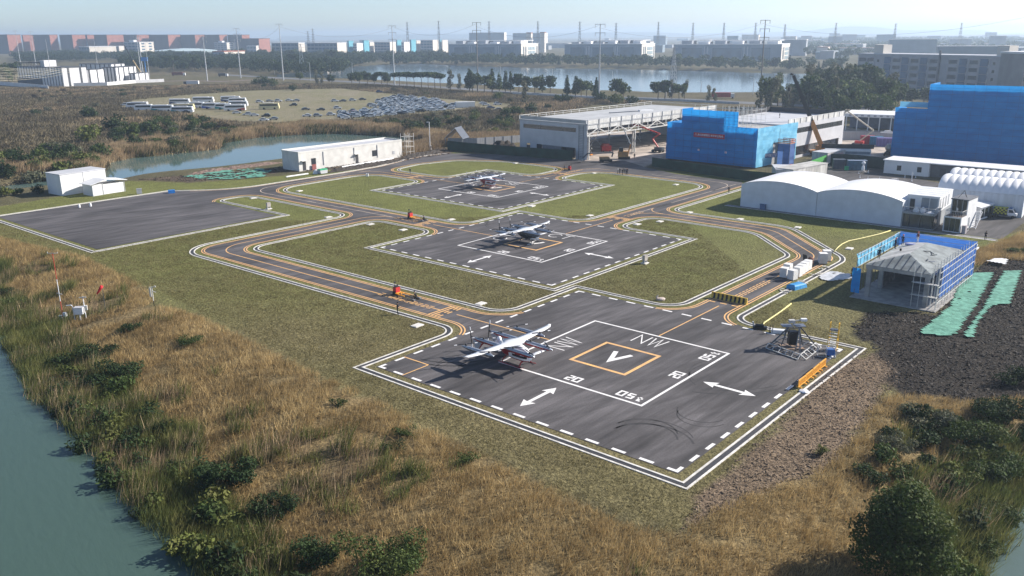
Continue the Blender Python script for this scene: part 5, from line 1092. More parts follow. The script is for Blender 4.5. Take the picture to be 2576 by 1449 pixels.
# ---- scaffolded house
p0, rz, HWd = frame(P(2178.4, 748), P(2323.3, 774.5)); t = thing('scaffolded_house', "concrete house shell with hipped grey roof and open front in blue scaffold net", 'house', p0, rz); HD = 17.2; EV = 4.95
M_COND = mat("fresh_concrete", (.30, .31, .32), .85, .3, .9, bump=.2)
slabb = MB(); slabb.box(-1.9, 9.9, -1.5, 19.4, .02, .14); slabb.build('base_slab', M_CONC, t)
for x, y in ((0, 0), (HWd, 0), (0, 5.6), (HWd, 5.6), (0, 11.2), (HWd, 11.2), (0, 16.8), (HWd, 16.8)): MB().box(x - .3, x + .3, y - .0, y + .55, .14, EV - .5).build('column', M_CONC, t)
b = MB(); b.box(-.45, HWd + .45, -.15, .3, EV - .55, EV); b.box(-.45, -.0, .3, HD, EV - .55, EV); b.box(HWd, HWd + .45, .3, HD, EV - .55, EV); b.box(-.45, HWd + .45, HD, HD + .4, EV - .55, EV); b.build('edge_beam', M_CONC, t)
b = MB(); b.box(.3, HWd - .3, HD - .3, HD, .14, EV - .56); b.box(-.05, .1, 6.2, HD - .4, .14, EV - .56); b.build('back_wall', mat("brick_dim", (.20, .17, .15), .9, .4, 2), t)
e0, e1, f0, f1 = -.5, HWd + .5, -.2, HD + .45; xm = HWd / 2; rb = MB(); zr = EV + 1.45
V = [(e0, f0, EV + .02), (e1, f0, EV + .02), (e1, f1, EV + .02), (e0, f1, EV + .02), (xm, f0 + 4.6, zr), (xm, f1 - 4.6, zr)]
rb.add(V, [(0, 1, 4)], 1); rb.add(V, [(1, 2, 5, 4)], 1); rb.add(V, [(2, 3, 5)], 0); rb.add(V, [(3, 0, 4, 5)], 0); rb.add(V[:4], [(3, 2, 1, 0)], 0)
rb.build('roof', [mat("roof_membrane_lit", (.46, .46, .45), .8, .3, .5, bump=.1), mat("roof_membrane_shaded", (.185, .215, .225), .75, .35, .8, bump=.15)], t)  # one membrane in two tones: lit and shaded slopes put into the colour
b = MB()
for k in range(1, 9):
    u = k / 9; x = e0 + (e1 - e0) * u; q = 1 - abs(2 * u - 1); b.beam((x, f0 - .02, EV + .06), (x, f0 + 4.5 * q, EV + .06 + 1.43 * q), .10, .05)
b.build('roof_seam', M_DGREY, t)
NB = netting("house_net_blue", (.06, .20, .62), (.035, .13, .44), .35); 
b = MB(); netwall(b, ((-1.75, HD + 1.4), (-1.75, -.3)), EV - .6, EV + 1.35, 0, 3, 31); b.build('left_net', M_NETL, t)
b = MB(); netwall(b, ((-2.2, -.35), (-.95, -.35)), .5, EV - .7, 0, 4, 32); b.build('front_net_panel', M_NET, t)
b = MB(); netwall(b, ((-1.75, HD + 1.4), (HWd + 1.7, HD + 1.4)), 1.0, EV + 1.45, 0, 5, 33); b.build('back_net', NB, t)
b = MB(); netwall(b, ((HWd + 1.5, 1.2), (HWd + 1.5, HD + 1.4)), 1.4, EV + 1.0, 0, 5, 34); b.build('right_net', NB, t)
std = MB(); led = MB()
for y in np.arange(-.3, HD + 1.6, 1.45):
    for x in (HWd + .9, HWd + 1.62): MB().beam((x, y, .14), (x, y, EV + 1.5), .065).build('standard', M_GALV, t)
    MB().beam((-1.68, y, .14), (-1.68, y, EV + 1.55), .065).build('standard', M_DGREY, t)
for z in (1.1, 2.2, 3.3, 4.4, 5.4, 6.2): led.beam((HWd + 1.66, -.3, z), (HWd + 1.66, HD + 1.5, z), .07)
for z in (4.4, 5.6, 6.3): led.beam((-1.64, -.3, z), (-1.64, HD + 1.5, z), .06); led.beam((-1.7, HD + 1.35, z), (HWd + 1.7, HD + 1.35, z), .06)
for x in (6.4, 7.3, HWd + .9, HWd + 1.62):
    led.beam((x, -.75, .14), (x, -.75, EV + 1.1), .06)
for z in (1.9, 3.7): led.box(6.2, HWd + 1.7, -1.1, -.35, z, z + .06)
led.build('ledger', M_GALV, t)
loc_h = lambda x, y, z: loc(p0, rz, x, y, z)
def roof_z(x): return EV + .03 + 1.43 * max(0, min(1, (x + .5) / (HWd / 2 + .5)))
make_person("worker in black bending over the front eave of the hipped concrete roof", loc_h(.25, 3.0, roof_z(.25)), R(60), 'stand', 'black', 'black', 'black')
make_person("worker in a red helmet near the left net of the hipped roof", loc_h(-.1, 11.3, roof_z(-.1)), R(0), 'stand', 'navy', 'dark', 'red')
make_person("worker in a red helmet at the far left corner of the hipped roof", loc_h(.2, 13.9, roof_z(.2)), R(-140), 'stand', 'dark', 'dark', 'red')
make_person("worker in brown top and white trousers on the hipped roof", loc_h(2.0, 15.2, EV + .7), R(200), 'stand', 'brown', 'white', 'red')
for k, (x, y, a, lb) in enumerate(((5.2, 8.5, .4, "dark batten lying upper left on the hipped roof"), (5.9, 8.9, 2.2, "dark batten crossing another on the hipped roof"), (6.3, 8.2, .9, "dark batten lying upper right on the hipped roof"), (6.4, 4.9, 1.7, "dark batten nearest the right net on the hipped roof"), (6.9, 5.0, .2, "pale batten by the right net on the hipped roof"))):
    z = EV + .08 + 1.43 * (HWd + .5 - x) / (HWd / 2 + .5); o = MB().box(-.55, .55, -.06, .06, .02, .1).build('roof_batten', M_BLADE if k < 4 else M_WALLG, loc=loc_h(x, y, z), rz=rz + a); o.rotation_euler.y = 0; tag(o, lb, 'batten')
tag(MB().box(-.8, .8, -.3, .3, 0, .25).build('material_pack', mat("pack_lilac", (.30, .32, .55), .6, .2, 2), loc=loc_h(1.6, 13.2, EV + .66), rz=rz), "lilac pack of sheeting on the hipped roof", 'pack'); tag(MB().lathe([(.14, 0), (.16, .35), (.15, .36)], 12).build('bucket', M_BLK, loc=loc_h(1.6, 8.4, roof_z(1.6))), "dark bucket on the pale slope of the hipped roof", 'bucket')
# ---- brick pallets, board stacks and tarps by the taxiway bend
def pallet(label, dx, dy, rz_, w_=1.15, d_=1.15, h=1.55, m=None):
    t = thing('block_pallet', label, 'pallet', P(dx, dy, .03), rz_, 'white block stacks beside the taxiway'); b = MB(); r = random.Random(int(dx))
    for k in range(5): e = r.uniform(-.015, .015); b.box(-w_ / 2 + e, w_ / 2 + e, -d_ / 2, d_ / 2, .14 + k * h / 5 + .004, .14 + (k + 1) * h / 5)
    b.build('blocks', m or mat("aerated_block", (.66, .66, .66), .85, .08, 1.5), t); b = MB()
    for y in (-.4, 0, .4): b.box(-w_ / 2, w_ / 2, y - .06, y + .06, 0, .13)
    b.build('pallet_base', mat("pallet_wood", (.30, .22, .13), .8, .3, 3), t)
for k, (dx, dy, a, lb) in enumerate(((1972, 698, -.6, "white block stack at the left end of the row"), (1993, 704, -.9, "white block stack set askew in front of the row"), (1981, 688, -.7, "white block stack behind the left end of the row"), (2006, 696, -.7, "first white block stack in the slanted row"), (2014, 690, -.7, "second white block stack in the slanted row"), (2022, 684, -.7, "third white block stack in the slanted row"), (2030, 679, -.7, "white block stack at the right end of the row"), (2069, 663, -.15, "big white block stack standing apart by the mixer"), (2078, 656, -.15, "white block stack behind the one standing apart"))): pallet(lb, dx, dy, a, *((1.3, 1.3, 1.7) if k > 6 else (1.1, 1.2, 1.5)))
t = thing('mortar_mixer', "rusty mortar mixer with dark panel beside the white block stacks", 'mixer', P(2036, 670), R(20)); b = MB(); b.box(-.9, .4, -.5, .5, .2, .8); b.lathe([(.25, .8), (.5, 1.0), (.45, 1.4), (.2, 1.6)], 12, 0, (.2, 0, 0)); b.build('drum', mat("rust", (.22, .10, .07), .8, .5, 3), t); b = MB(); b.beam((-.9, 0, .5), (-1.1, 0, 2.1), .9, .12); b.build('panel', M_BLK, t); wheels(t, [(-.6, -.5), (.3, -.5)], .25, .12)
t = thing('tarp_stack', "board stack under a bright blue tarpaulin beside the taxiway", 'stack', P(2004, 724), R(35)); b = MB(); b.loft([[(-1.5, -.8, 0), (1.5, -.8, 0), (1.5, .8, 0), (-1.5, .8, 0)], [(-1.45, -.75, .55), (1.4, -.7, .5), (1.4, .7, .62), (-1.4, .75, .5)], [(-1.2, -.5, .72), (1.2, -.5, .64), (1.1, .5, .72), (-1.2, .5, .68)]]); b.build('tarpaulin', mat("tarp_blue", (.03, .28, .62), .6, .25, 2, bump=.5, bscale=3), t)
sheet('foil_sheet', "pale plastic foil spread on the verge by the scaffolded house", [(2058, 694), (2085, 682), (2140, 690), (2148, 702), (2090, 710), (2060, 704)], z=.05, m=mat("foil", (.55, .56, .58), .4, .3, 1.5), amp=.12, step=.35, cat='sheet', holes=.25)
r = random.Random(5)
for k, (dx, dy, lb) in enumerate(((1968, 735, "white rubble by the taxiway edge left of the blue tarp"), (2020, 712, "pale board scraps above the blue tarp"), (2052, 690, "pale boards bridging the drain by the block stacks"), (2075, 676, "small heap of dusty planks by the drain bend"))):
    b = MB()
    for j in range(9): x, y = r.uniform(-1.1, 1.1), r.uniform(-.6, .6); b.beam((x, y, .06 + j * .02), (x + r.uniform(-.6, .6), y + r.uniform(-.6, .6), .08 + j * .025), r.uniform(.12, .4), .05)
    tag(b.build('scrap_boards', mat("scrap", (.48, .46, .42), .8, .4, 2), loc=P(dx, dy, .03), rz=.6), lb, 'scrap')
# ---- striped barrier across the taxiway, yellow plastic barriers
t = thing('striped_barrier', "long yellow and black striped barrier across the taxiway", 'barrier', AB(29.5, 0, .04), AZ_U + R(90)); b = MB(); n = 17; w_ = 5.6
for k in range(n): x0 = -w_ / 2 + k * w_ / n; b.extrude([(-.28, 0), (.28, 0), (.10, .35), (.07, .85), (-.07, .85), (-.10, .35)], x0, x0 + w_ / n, k % 2)
b.v = [(y, x, z) for x, y, z in b.v]; b.f = [f[::-1] for f in b.f]; b.build('barrier_body', [mat("stripe_yellow", (.62, .42, .06), .55, .15, 2), M_BLADE], t); MB().box(-w_ / 2, w_ / 2, -.1, .1, .855, .9).build('top_rail', mat("stripe_yellow", (.62, .42, .06)), t)
def plastic_barrier(lb, p, rz_):
    t = thing('plastic_barrier', lb, 'barrier', p, rz_, 'yellow plastic barriers on the pad edge'); b = MB(); Y = mat("barrier_amber", (.72, .36, .05), .5, .15, 2); L_ = 2.0
    b.box(-L_ / 2, L_ / 2, -.05, .05, .9, 1.02); b.box(-L_ / 2, L_ / 2, -.05, .05, .18, .30); b.box(-L_ / 2, -L_ / 2 + .08, -.045, .045, .30, .9); b.box(L_ / 2 - .08, L_ / 2, -.045, .045, .30, .9); b.build('frame', Y, t)
    for k in range(9): x = -L_ / 2 + .22 + k * .195; MB().box(x - .035, x + .035, -.04, .04, .30, .9).build('bar', Y, t)
    for x in (-.7, .7): MB().box(x - .08, x + .08, -.3, .3, .04, .17).build('foot', Y, t)
A_, B_ = P(2007, 979, .03), P(2076, 921, .03); d = (B_ - A_); nB = max(2, round(d.length / 2.05)); rzb = math.atan2(d.y, d.x)
ORD = ["nearest", "second", "third", "fourth", "fifth", "sixth"]
for k in range(nB): plastic_barrier("amber plastic barrier, %s from the camera in the row on the near pad" % ORD[k], A_ + d * ((k + .5) / nB), rzb + random.uniform(-.03, .03))
lump('sandbag', "white sandbag at the near end of the amber barriers", P(2022, 985, .03), .5, .25, M_WHT_P, 'bag', 7)
# ---- drone docking rig, platform ladder, blue tank frame
t = thing('docking_rig', "dark steel four legged rig with two table tops standing on the nearest pad", 'rig', AB(*to_ab(P(1991.5, 873.5)), .03), R(0)); o = t.location
rel = lambda dx, dy, z=0.0: P(dx, dy, z + .03) - o
c4 = [rel(2012.7, 901.6), rel(2051.5, 871.6), rel(1972, 851), rel(1932.7, 872.9)]; top = Vector((0, 0, 0)); topc = [Vector((.6, -.5, 2.75)), Vector((.75, .45, 2.75)), Vector((-.55, .55, 2.75)), Vector((-.75, -.45, 2.75))]
for a, c in zip(c4, topc): MB().beam(a + Vector((0, 0, .12)), c, .15).build('leg', M_DGREY, t)
for a, c in zip(c4, topc): q = a * .55 + c * .0; MB().beam(Vector((a.x * .45, a.y * .45, .25)), c, .12).build('inner_leg', mat("rig_steel", (.16, .17, .18), .5, .2, 2), t)
b = MB()
for i in range(4):
    b.beam(c4[i] + Vector((0, 0, .15)), c4[(i + 1) % 4] + Vector((0, 0, .15)), .1); b.beam(c4[i] * .7 + Vector((0, 0, .75)), c4[(i + 1) % 4] * .7 + Vector((0, 0, .75)), .08)
    b.beam(topc[i] - Vector((0, 0, .5)), topc[(i + 1) % 4] - Vector((0, 0, .5)), .08); b.beam(topc[i], topc[(i + 1) % 4], .08); b.beam(topc[i] * Vector((.9, .9, 1)) - Vector((0, 0, 1.0)), topc[(i + 1) % 4] - Vector((0, 0, .5)), .05)
b.build('brace', M_DGREY, t)
for x in (-.85, .75): MB().box(x - .62, x + .62, -.55, .55, 2.78, 2.86).build('table_top', mat("table_blue_grey", (.13, .15, .20), .4, .15, 1), t)
b = MB(); b.beam((0, 0, 2.75), (-.05, 0, 3.4), .16); b.beam((-.3, 0, 3.4), (1.2, .2, 3.45), .12); b.box(-.6, .1, -.25, .25, 3.2, 3.55); b.build('sensor_arm', mat("rig_pale", (.5, .5, .5), .5, .2, 2), t); MB().box(.9, 1.6, -.1, .35, 3.35, 3.65).build('sensor_head', M_WHT_P, t)
b = MB(); b.box(-.5, .5, -.45, .45, .4, 2.1); b.build('core_unit', M_BLADE, t)
for i, (a, c) in enumerate(((c4[0], c4[3]), (c4[0], c4[1]))):
    b = MB(); out_ = ((a + c) / 2).normalized() * .8; n = 5
    for z, ou in ((.12, 0), (.12, 1), (.5, 0)): b.beam(a + out_ * ou + Vector((0, 0, z)), c + out_ * ou + Vector((0, 0, z)), .09)
    for k in range(n + 1): q = a + (c - a) * (k / n); b.beam(q + Vector((0, 0, .5)), q + out_ + Vector((0, 0, .12)), .08)
    b.build('outrigger_ladder', M_GALV, t)
MB().box(-1.3, 1.3, -1.0, 1.0, .03, .09).build('floor_board', mat("board_tan", (.26, .18, .13), .8, .3, 2), t)
t = thing('platform_ladder', "yellow wheeled platform ladder at the corner of the nearest pad", 'ladder', P(2092.5, 879), R(-30)); Yl = mat("ladder_yellow", (.75, .42, .02), .5, .15, 2); b = MB()
for x in (-.5, .5): b.beam((x, -.7, .1), (x, .2, 2.4), .07); b.beam((x, .9, .1), (x, .8, 3.3), .07); b.beam((x, .2, 2.4), (x, .2, 3.3), .06); b.beam((x, .2, 3.3), (x, .8, 3.3), .06); b.beam((x, -.7, .1), (x, .9, .1), .07); b.beam((x, .2, 1.2), (x, .85, 1.2), .06)
b.build('frame', Yl, t)
for k in range(7): z = .35 + k * .33; MB().box(-.5, .5, -.6 + k * .125, -.38 + k * .125, z, z + .05).build('step', M_GALV, t)
MB().box(-.52, .52, .2, .85, 2.42, 2.48).build('platform', M_DGREY, t)
t = thing('tank_frame', "blue box tank inside a pale tube frame on the nearest pad", 'tank', P(2080, 896), R(-15)); MB().box(-.1, .85, -.4, .4, .25, 1.0).build('tank', mat("tank_blue", (.02, .13, .45), .5, .2, 2), t); b = MB()
for x in (-1.1, -.1, .95):
    for y in (-.5, .5): b.beam((x, y, 0), (x, y, 1.15), .05)
for z in (.05, 1.15):
    for y in (-.5, .5): b.beam((-1.1, y, z), (.95, y, z), .05)
    for x in (-1.1, -.1, .95): b.beam((x, -.5, z), (x, .5, z), .05)
b.build('tube_frame', M_GALV, t)
t = thing('pump_unit', "dark pump unit on the drain at the end of the yellow hose", 'pump', P(1911, 828), R(-15)); b = MB(); b.box(-.9, .9, -.3, .3, .05, .4); b.tube([(-.6, 0, .5), (.5, 0, .5)], .22, 10); b.build('pump_body', M_BLADE, t); MB().beam((-.8, 0, .3), (-.9, 0, 1.0), .2).build('handle', M_GALV, t)
t = thing('valve_box', "white valve box with dark posts beside the pad edge", 'box', P(1958, 838), R(-15)); MB().box(-.9, .9, -.35, .35, .02, .5).build('case', M_WHT_P, t)
for x in (-1.1, -.75): MB().beam((x, -.3, 0), (x, -.3, 1.1), .1).build('post', M_BLADE, t)
def hose(label, pts, r=.11, col=(.62, .56, .22), z=.14):
    q = [P(x, y, z) for x, y in pts]; tag(MB().tube(q, r, 8).build('hose', mat("hose_yellow", col, .6, .2, 3), smooth=True), label, 'hose')
hose("pale yellow hose curving over the verge to the pump unit", [(1917, 822), (1922, 812), (1940, 800), (1962, 785), (1990, 764)])
hose("pale yellow hose snaking over the lawn in front of the white tents", [(2097, 634), (2108, 622), (2118, 614), (2135, 606), (2165, 600), (2190, 594), (2215, 588), (2240, 580)])
# ---- white marker slabs on the lawns, stand boxes
M_SLAB = mat("marker_slab", (.66, .64, .60), .8, .15, 1.5)
SL = [(1050, 820, "white cover slab near the kerb bend by the nearest taxiway"), (1210, 765, "white cover slab on the lawn behind the nearest pad"), (932, 565, "white cover slab on the lawn tip by the middle cart"), (1014, 579, "white cover slab on the lawn left of the middle pad"), (826, 547, "white cover slab near the tip of the lawn beside the apron"), (637, 499, "white cover slab at the rounded end of the lawn tongue"), (1135, 553, "white cover slab at the front of the lawn below the far pad"), (1338, 519, "white cover slab on the lawn right of the far pad corner"), (1484, 543, "white cover slab at the corner of the green lawn by the middle pad"), (1603, 565, "white cover slab at the left end of the right lobe lawn"), (1660, 558, "white cover slab at the top of the right lobe lawn"), (1734, 535, "white cover slab at the bend opposite the white tents"), (1861, 552, "white cover slab on the shaded lawn before the left tent"), (2007, 573, "white cover slab on the lawn before the right tent"), (2137, 626, "white cover slab on the lawn beside the blue scaffold net"), (1494, 436, "white cover slab at the far edge of the green lawn"), (1297, 411, "white cover slab on the lens lawn"), (1700, 465, "white cover slab near the right end of the far green lawn"), (753, 481, "white cover slab at the left end of the far lawn")]
for dx, dy, lb in SL: tag(MB().box(-.75, .75, -.55, .55, 0, .14).box(-.6, .6, -.4, .4, .14, .17).build('cover_slab', M_SLAB, loc=P(dx, dy), rz=AZ_U + random.uniform(-.2, .2)), lb, 'cover', 'white cover slabs on the lawns')
for dx, dy, lb in ((1622, 663, "grey cabinet on a white footing at the edge of the right lobe lawn"), (676, 526, "small reddish post box on the lawn beside the apron")):
    t = thing('control_cabinet', lb, 'cabinet', P(dx, dy), AZ_U); MB().box(-.6, .6, -.5, .5, 0, .18).build('footing', M_SLAB, t)
    for x in (-.35, .35): MB().box(x - .05, x + .05, -.2, .2, .18, .55).build('leg', M_STEEL, t)
    MB().box(-.45, .45, -.25, .25, .55, 1.5).build('case', mat("cabinet_grey", (.40, .37, .35), .6, .2, 1), t)
t = thing('stone_marker', "pale stone block with a curved horn on the lawn behind the nearest pad", 'stone', P(1659, 755), .3); b = MB(); b.loft([[(.7 * k * math.cos(a) + .2, .45 * k * math.sin(a), z) for a in np.linspace(0, 2 * math.pi, 12, endpoint=False)] for k, z in ((1, 0), (1, .2), (.8, .32), (.3, .38))]); b.build('base', mat("pale_stone", (.50, .42, .38), .8, .2, 2), t); MB().tube([(-.3, 0, .1), (-.45, 0, .5), (-.25, 0, .8)], [.22, .16, .08], 8).build('horn', mat("pale_stone", (.50, .42, .38)), t)
for dx, dy, lb in ((200, 522, "left white bollard light on the back edge of the apron"), (228, 519, "right white bollard light on the back edge of the apron")): tag(MB().lathe([(.25, 0), (.25, .55), (.18, .7), (.03, .75)], 10).build('bollard_light', M_WHT_P, loc=P(dx, dy, .03)), lb, 'light')
for dx, dy, lb in ((922, 443.5, "left one of two white posts on the far taxiway"), (926, 443.5, "right one of two white posts on the far taxiway")): tag(MB().lathe([(.2, 0), (.16, .7), (.05, .8)], 8).build('marker_post', M_WHT_P, loc=P(dx, dy, .03)), lb, 'post')
t = thing('blue_box', "bright blue box on the back edge of the apron", 'box', P(432, 486), .4); MB().box(-.8, .8, -.5, .5, .05, .8).build('case', mat("box_blue", (.02, .22, .65), .5, .15, 1), t); MB().box(-1.8, -.8, -.4, .4, 0, .12).build('tray', M_DGREY, t)
tag(MB().box(-.6, .6, -.3, .3, .1, 1.3).box(-.65, .65, -.35, .35, 1.3, 1.36).build('meter_box', M_STEEL, loc=P(351, 488), rz=.5), "grey meter box on legs at the back edge of the apron", 'box')
# ---- weather station and masts on the near bank
t = thing('wind_mast', "tall thin red and white banded wind mast on the grassy bank", 'mast', G(160, 808), 0); hm = height_at(t.location, 637)
for k, (c, z0, z1) in enumerate((('r', 0, .30), ('w', .30, .62), ('r', .62, 1.0))): MB().tube([(0, 0, hm * z0), (0, 0, hm * z1)], .055, 8).build('band', mat("mast_red", (.50, .07, .04), .5, .15, 2) if c == 'r' else M_WHT_P, t)
b = MB(); b.beam((-.7, 0, hm), (.7, 0, hm), .06); b.tube([(-.7, 0, hm), (-.7, 0, hm + .2)], .06, 8); b.tube([(.7, 0, hm), (.7, 0, hm + .15)], .05, 8); b.build('cross_arm', M_GALV, t); b = MB(); b.beam((-.3, 0, hm * .42), (.45, 0, hm * .40), .06); b.build('side_arm', M_GALV, t)
for x in (-.35, .35): MB().box(x - .22, x + .22, -.2, .2, .5 + x * .6, 1.1 + x * .6).build('logger_box', M_WHT_P, t)
t = thing('weather_station', "white weather station with instrument box and two posts on the bank", 'weather station', G(203, 805), .15); b = MB(); b.box(-.55, .55, -.4, .4, .95, 1.9); b.build('instrument_box', M_WHT_P, t); b = MB(); b.box(-.6, .6, -.45, .45, 1.9, 1.97); b.build('lid', mat("lid_grey", (.55, .55, .57), .5, .1, 1), t)
MB().tube([(0, 0, 0), (0, 0, .95)], .12, 8).build('stand', M_WHT_P, t); MB().tube([(-.75, 0, 0), (-.8, 0, 2.1), (-1.0, 0, 2.3), (-1.6, 0, 2.25)], .07, 8).build('bent_post', M_WHT_P, t); MB().tube([(.75, .1, 0), (.72, .1, 3.1)], .07, 8).build('sensor_post', M_WHT_P, t); b = MB(); b.beam((.2, .1, 3.3), (1.15, .1, 3.35), .12); b.beam((.72, .1, 3.1), (.72, .1, 3.5), .1); b.box(.75, 1.1, 0, .25, 1.4, 2.1); b.build('sensor_head', M_GALV, t)
t = thing('windsock', "red windsock drooping from a thin pole on the bank", 'windsock', G(265, 778), 0); MB().tube([(0, 0, 0), (0, 0, 3.4)], .035, 6).build('pole', M_DGREY, t); b = MB(); ax = Vector((-.55, -.15, -.83)).normalized(); o_ = Vector((.0, 0, 3.55)); b.tube([o_, o_ + ax * .5, o_ + ax * 1.0, o_ + ax * 1.45], [.24, .20, .15, .08], 12); b.build('sock', mat("sock_red", (.55, .012, .02), .7, .15, 3), t, smooth=True)
t = thing('sensor_pole', "white sensor pole with black base at the corner of the mown lawn", 'pole', G(388, 770), 0); hs = height_at(t.location, 722); MB().tube([(0, 0, 0), (0, 0, hs * .28)], .06, 8).build('base_post', M_BLADE, t); MB().tube([(0, 0, hs * .28), (0, 0, hs)], .05, 8).build('post', M_WHT_P, t); b = MB(); b.beam((-.4, 0, hs), (.5, 0, hs), .07); b.box(-.42, -.22, -.1, .1, hs * .5, hs * .95); b.box(.35, .55, -.1, .1, hs, hs + .15); b.beam((.0, 0, hs * .8), (.5, 0, hs * .72), .07); b.build('sensor_head', M_GALV, t)
# ---- site cabins and clutter between the blue block and the tents
t = thing('site_cabin', "pale site cabin with red roof edge in front of the netted block", 'cabin', P(1950, 456), R(-10)); b = MB(); b.box(0, 5.2, 0, 9, 0, 3.0); b.build('wall', mat("cabin_pale", (.46, .47, .48), .7, .2, .8), t); b = MB(); b.box(-.1, 5.3, -.1, 9.1, 3.0, 3.15); b.build('roof', M_WALLG, t); MB().box(4.6, 5.35, -.15, 9.15, 3.16, 3.24).build('roof_edge', mat("edge_red", (.5, .10, .08), .6, .2, 1), t); win(t, 1.4, 2.6, 1.0, 2.2)
t = thing('site_cabin', "long stained white site cabin beside the asphalt yard", 'cabin', P(1993, 459), R(41)); b = MB(); b.box(0, 17, 0, 5, 0, 3.2); b.build('wall', mat("cabin_stained", (.52, .51, .49), .8, .35, .6, streak=(1, 1, .3)), t); b = MB(); b.box(-.1, 17.1, -.1, 5.1, 3.2, 3.35); b.build('roof', mat("roof_dirty", (.45, .44, .42), .8, .3, .5), t)
t = thing('site_container', "pale container behind the long stained cabin", 'container', P(2080, 412), R(41)); b = MB(); b.box(0, 12, 0, 5, 0, 3.1); b.build('wall', mat("container_pale", (.50, .48, .47), .7, .25, .8), t); b = MB(); b.box(-.05, 12.05, -.05, 5.05, 3.1, 3.2); b.build('roof', M_WALLG, t); MB().box(2, 9, -.06, -.01, .6, 2.6).build('pink_panel', mat("panel_pink", (.55, .38, .38), .7, .3, 1), t)
fence('site_fence', "bright green hoarding between the cabins and the asphalt yard", [(2038, 428), (2062, 418), (2082, 410)], 2.6, mat("panel_green", (.05, .30, .05)))
fence('site_fence', "dark green cloth fence at the back of the asphalt yard", [(2088, 415), (2120, 416), (2170, 420), (2228, 427)], 3.3, mat("dark_cloth", (.012, .028, .028), .9, .3, .6))
t = thing('white_coach', "white coach parked behind the dark yard fence", 'coach', P(2130, 402), R(-14)); b = MB(); b.box(-6.5, 6.5, -1.3, 1.3, .4, 3.3); b.build('body', M_WALLW, t); b = MB(); b.box(-6.3, 6.3, -1.33, -1.31, 1.9, 2.7); b.build('window_band', mat("glass_grey", (.22, .27, .33)), t); wheels(t, [(-4, -1.15), (4, -1.15)], .5, .3); MB().box(-7.5, 7.5, .9, 1.1, 3.3, 4.6).build('dark_awning', M_BLK, t)
t = thing('dark_crate', "dark grey crate stack against the back fence of the yard", 'crate', P(2109, 424), R(-10)); MB().box(-1.6, 1.6, -.8, .8, 0, 2.6).build('case', mat("crate_slate", (.06, .07, .10), .7, .3, 1), t); MB().box(-1.65, 1.65, -.85, .85, 2.6, 2.7).build('lid', M_DGREY, t)
t = thing('blue_container', "dull blue container against the back fence of the yard", 'container', P(2154, 427), R(-9)); MB().box(-2.6, 2.6, -.8, .8, 0, 2.6).build('case', mat("crate_blue", (.05, .13, .20), .7, .3, 1), t); MB().box(-2.65, 2.65, -.85, .85, 2.6, 2.7).build('lid', M_SILV, t)
tag(MB().box(-.5, .5, -.4, .4, 0, 1.0).box(-.55, .55, -.45, .45, 1.0, 1.1).build('waste_bin', mat("lid_green", (.02, .40, .18)), loc=P(2129, 428), rz=-.2), "green wheeled bin between the dark crates and the blue container", 'bin')
t = thing('dish_unit', "white dish unit on a four legged base in the asphalt yard", 'antenna', P(2170, 433), 0); b = MB(); b.lathe([(.4, .5), (.45, .9), (.35, 1.6), (.15, 2.0)], 10); b.build('body', M_WHT_P, t); MB().lathe([(.1, 2.0), (.5, 2.3), (.55, 2.7), (.2, 3.0)], 12).build('dish', M_WHT_P, t); b = MB()
for a in range(4): b.beam((0, 0, .6), (1.2 * math.cos(a * 1.57 + .6), 1.2 * math.sin(a * 1.57 + .6), .05), .12)
b.build('leg_frame', M_GALV, t)
for k, (dx, dy) in enumerate(((2160, 437), (2184, 435), (2163, 447), (2183, 451), (2212, 453), (2276, 447), (2303, 447))): tag(MB().lathe([(.22, 0), (.2, .08), (.1, .1), (.06, .75), (.02, .8)], 8).build('traffic_cone', M_WHT_P, loc=P(dx, dy)), ("white cone left of the dish unit", "white cone right of the dish unit", "white cone in the middle of the yard", "white cone in the yard below the dish unit", "white cone alone near the tent ridge", "white cone left of the prefab office door", "white cone right of the prefab office door")[k], 'cone', 'white cones in the asphalt yard')
t = thing('pipe_pile', "yellow steel frames piled at the end of the stained cabin", 'pile', P(2045, 448), 0); b = MB(); r = random.Random(8)
for k in range(16): a = r.uniform(-.5, .5); x, y = r.uniform(-2.5, 2.5), r.uniform(-1, 1); b.beam((x - 1.4 * math.cos(a), y - 1.4 * math.sin(a), .1 + k * .05), (x + 1.4 * math.cos(a), y + 1.4 * math.sin(a), r.uniform(.1, 1.1)), .1)
b.build('frame_pile', mat("ladder_yellow", (.75, .42, .02)), t); MB().box(1.5, 2.6, -.6, .6, 0, .9).build('green_unit', mat("lid_green", (.02, .40, .18)), t)
t = thing('work_table', "pale work table with blue sheet in the asphalt yard behind the tents", 'table', P(2245, 458), .2); MB().box(-.1, 1.5, -.5, .5, .7, .8).build('table_top', M_WALLG, t); b = MB()
for x in (0, 1.4):
    for y in (-.4, .4): b.beam((x, y, 0), (x, y, .7), .06)
b.build('leg_frame', M_STEEL, t); MB().box(-2.2, -.5, -.4, .4, 0, .2).build('blue_sheet', mat("box_blue", (.02, .22, .65)), t)
tag(MB().lathe([(.25, 0), (.25, .1), (.12, .12), (.12, 1.8), (.2, 1.85), (.2, 2.2)], 8).build('stand_light', M_WHT_P, loc=P(2293, 456)), "tall white stand before the prefab office door", 'stand')
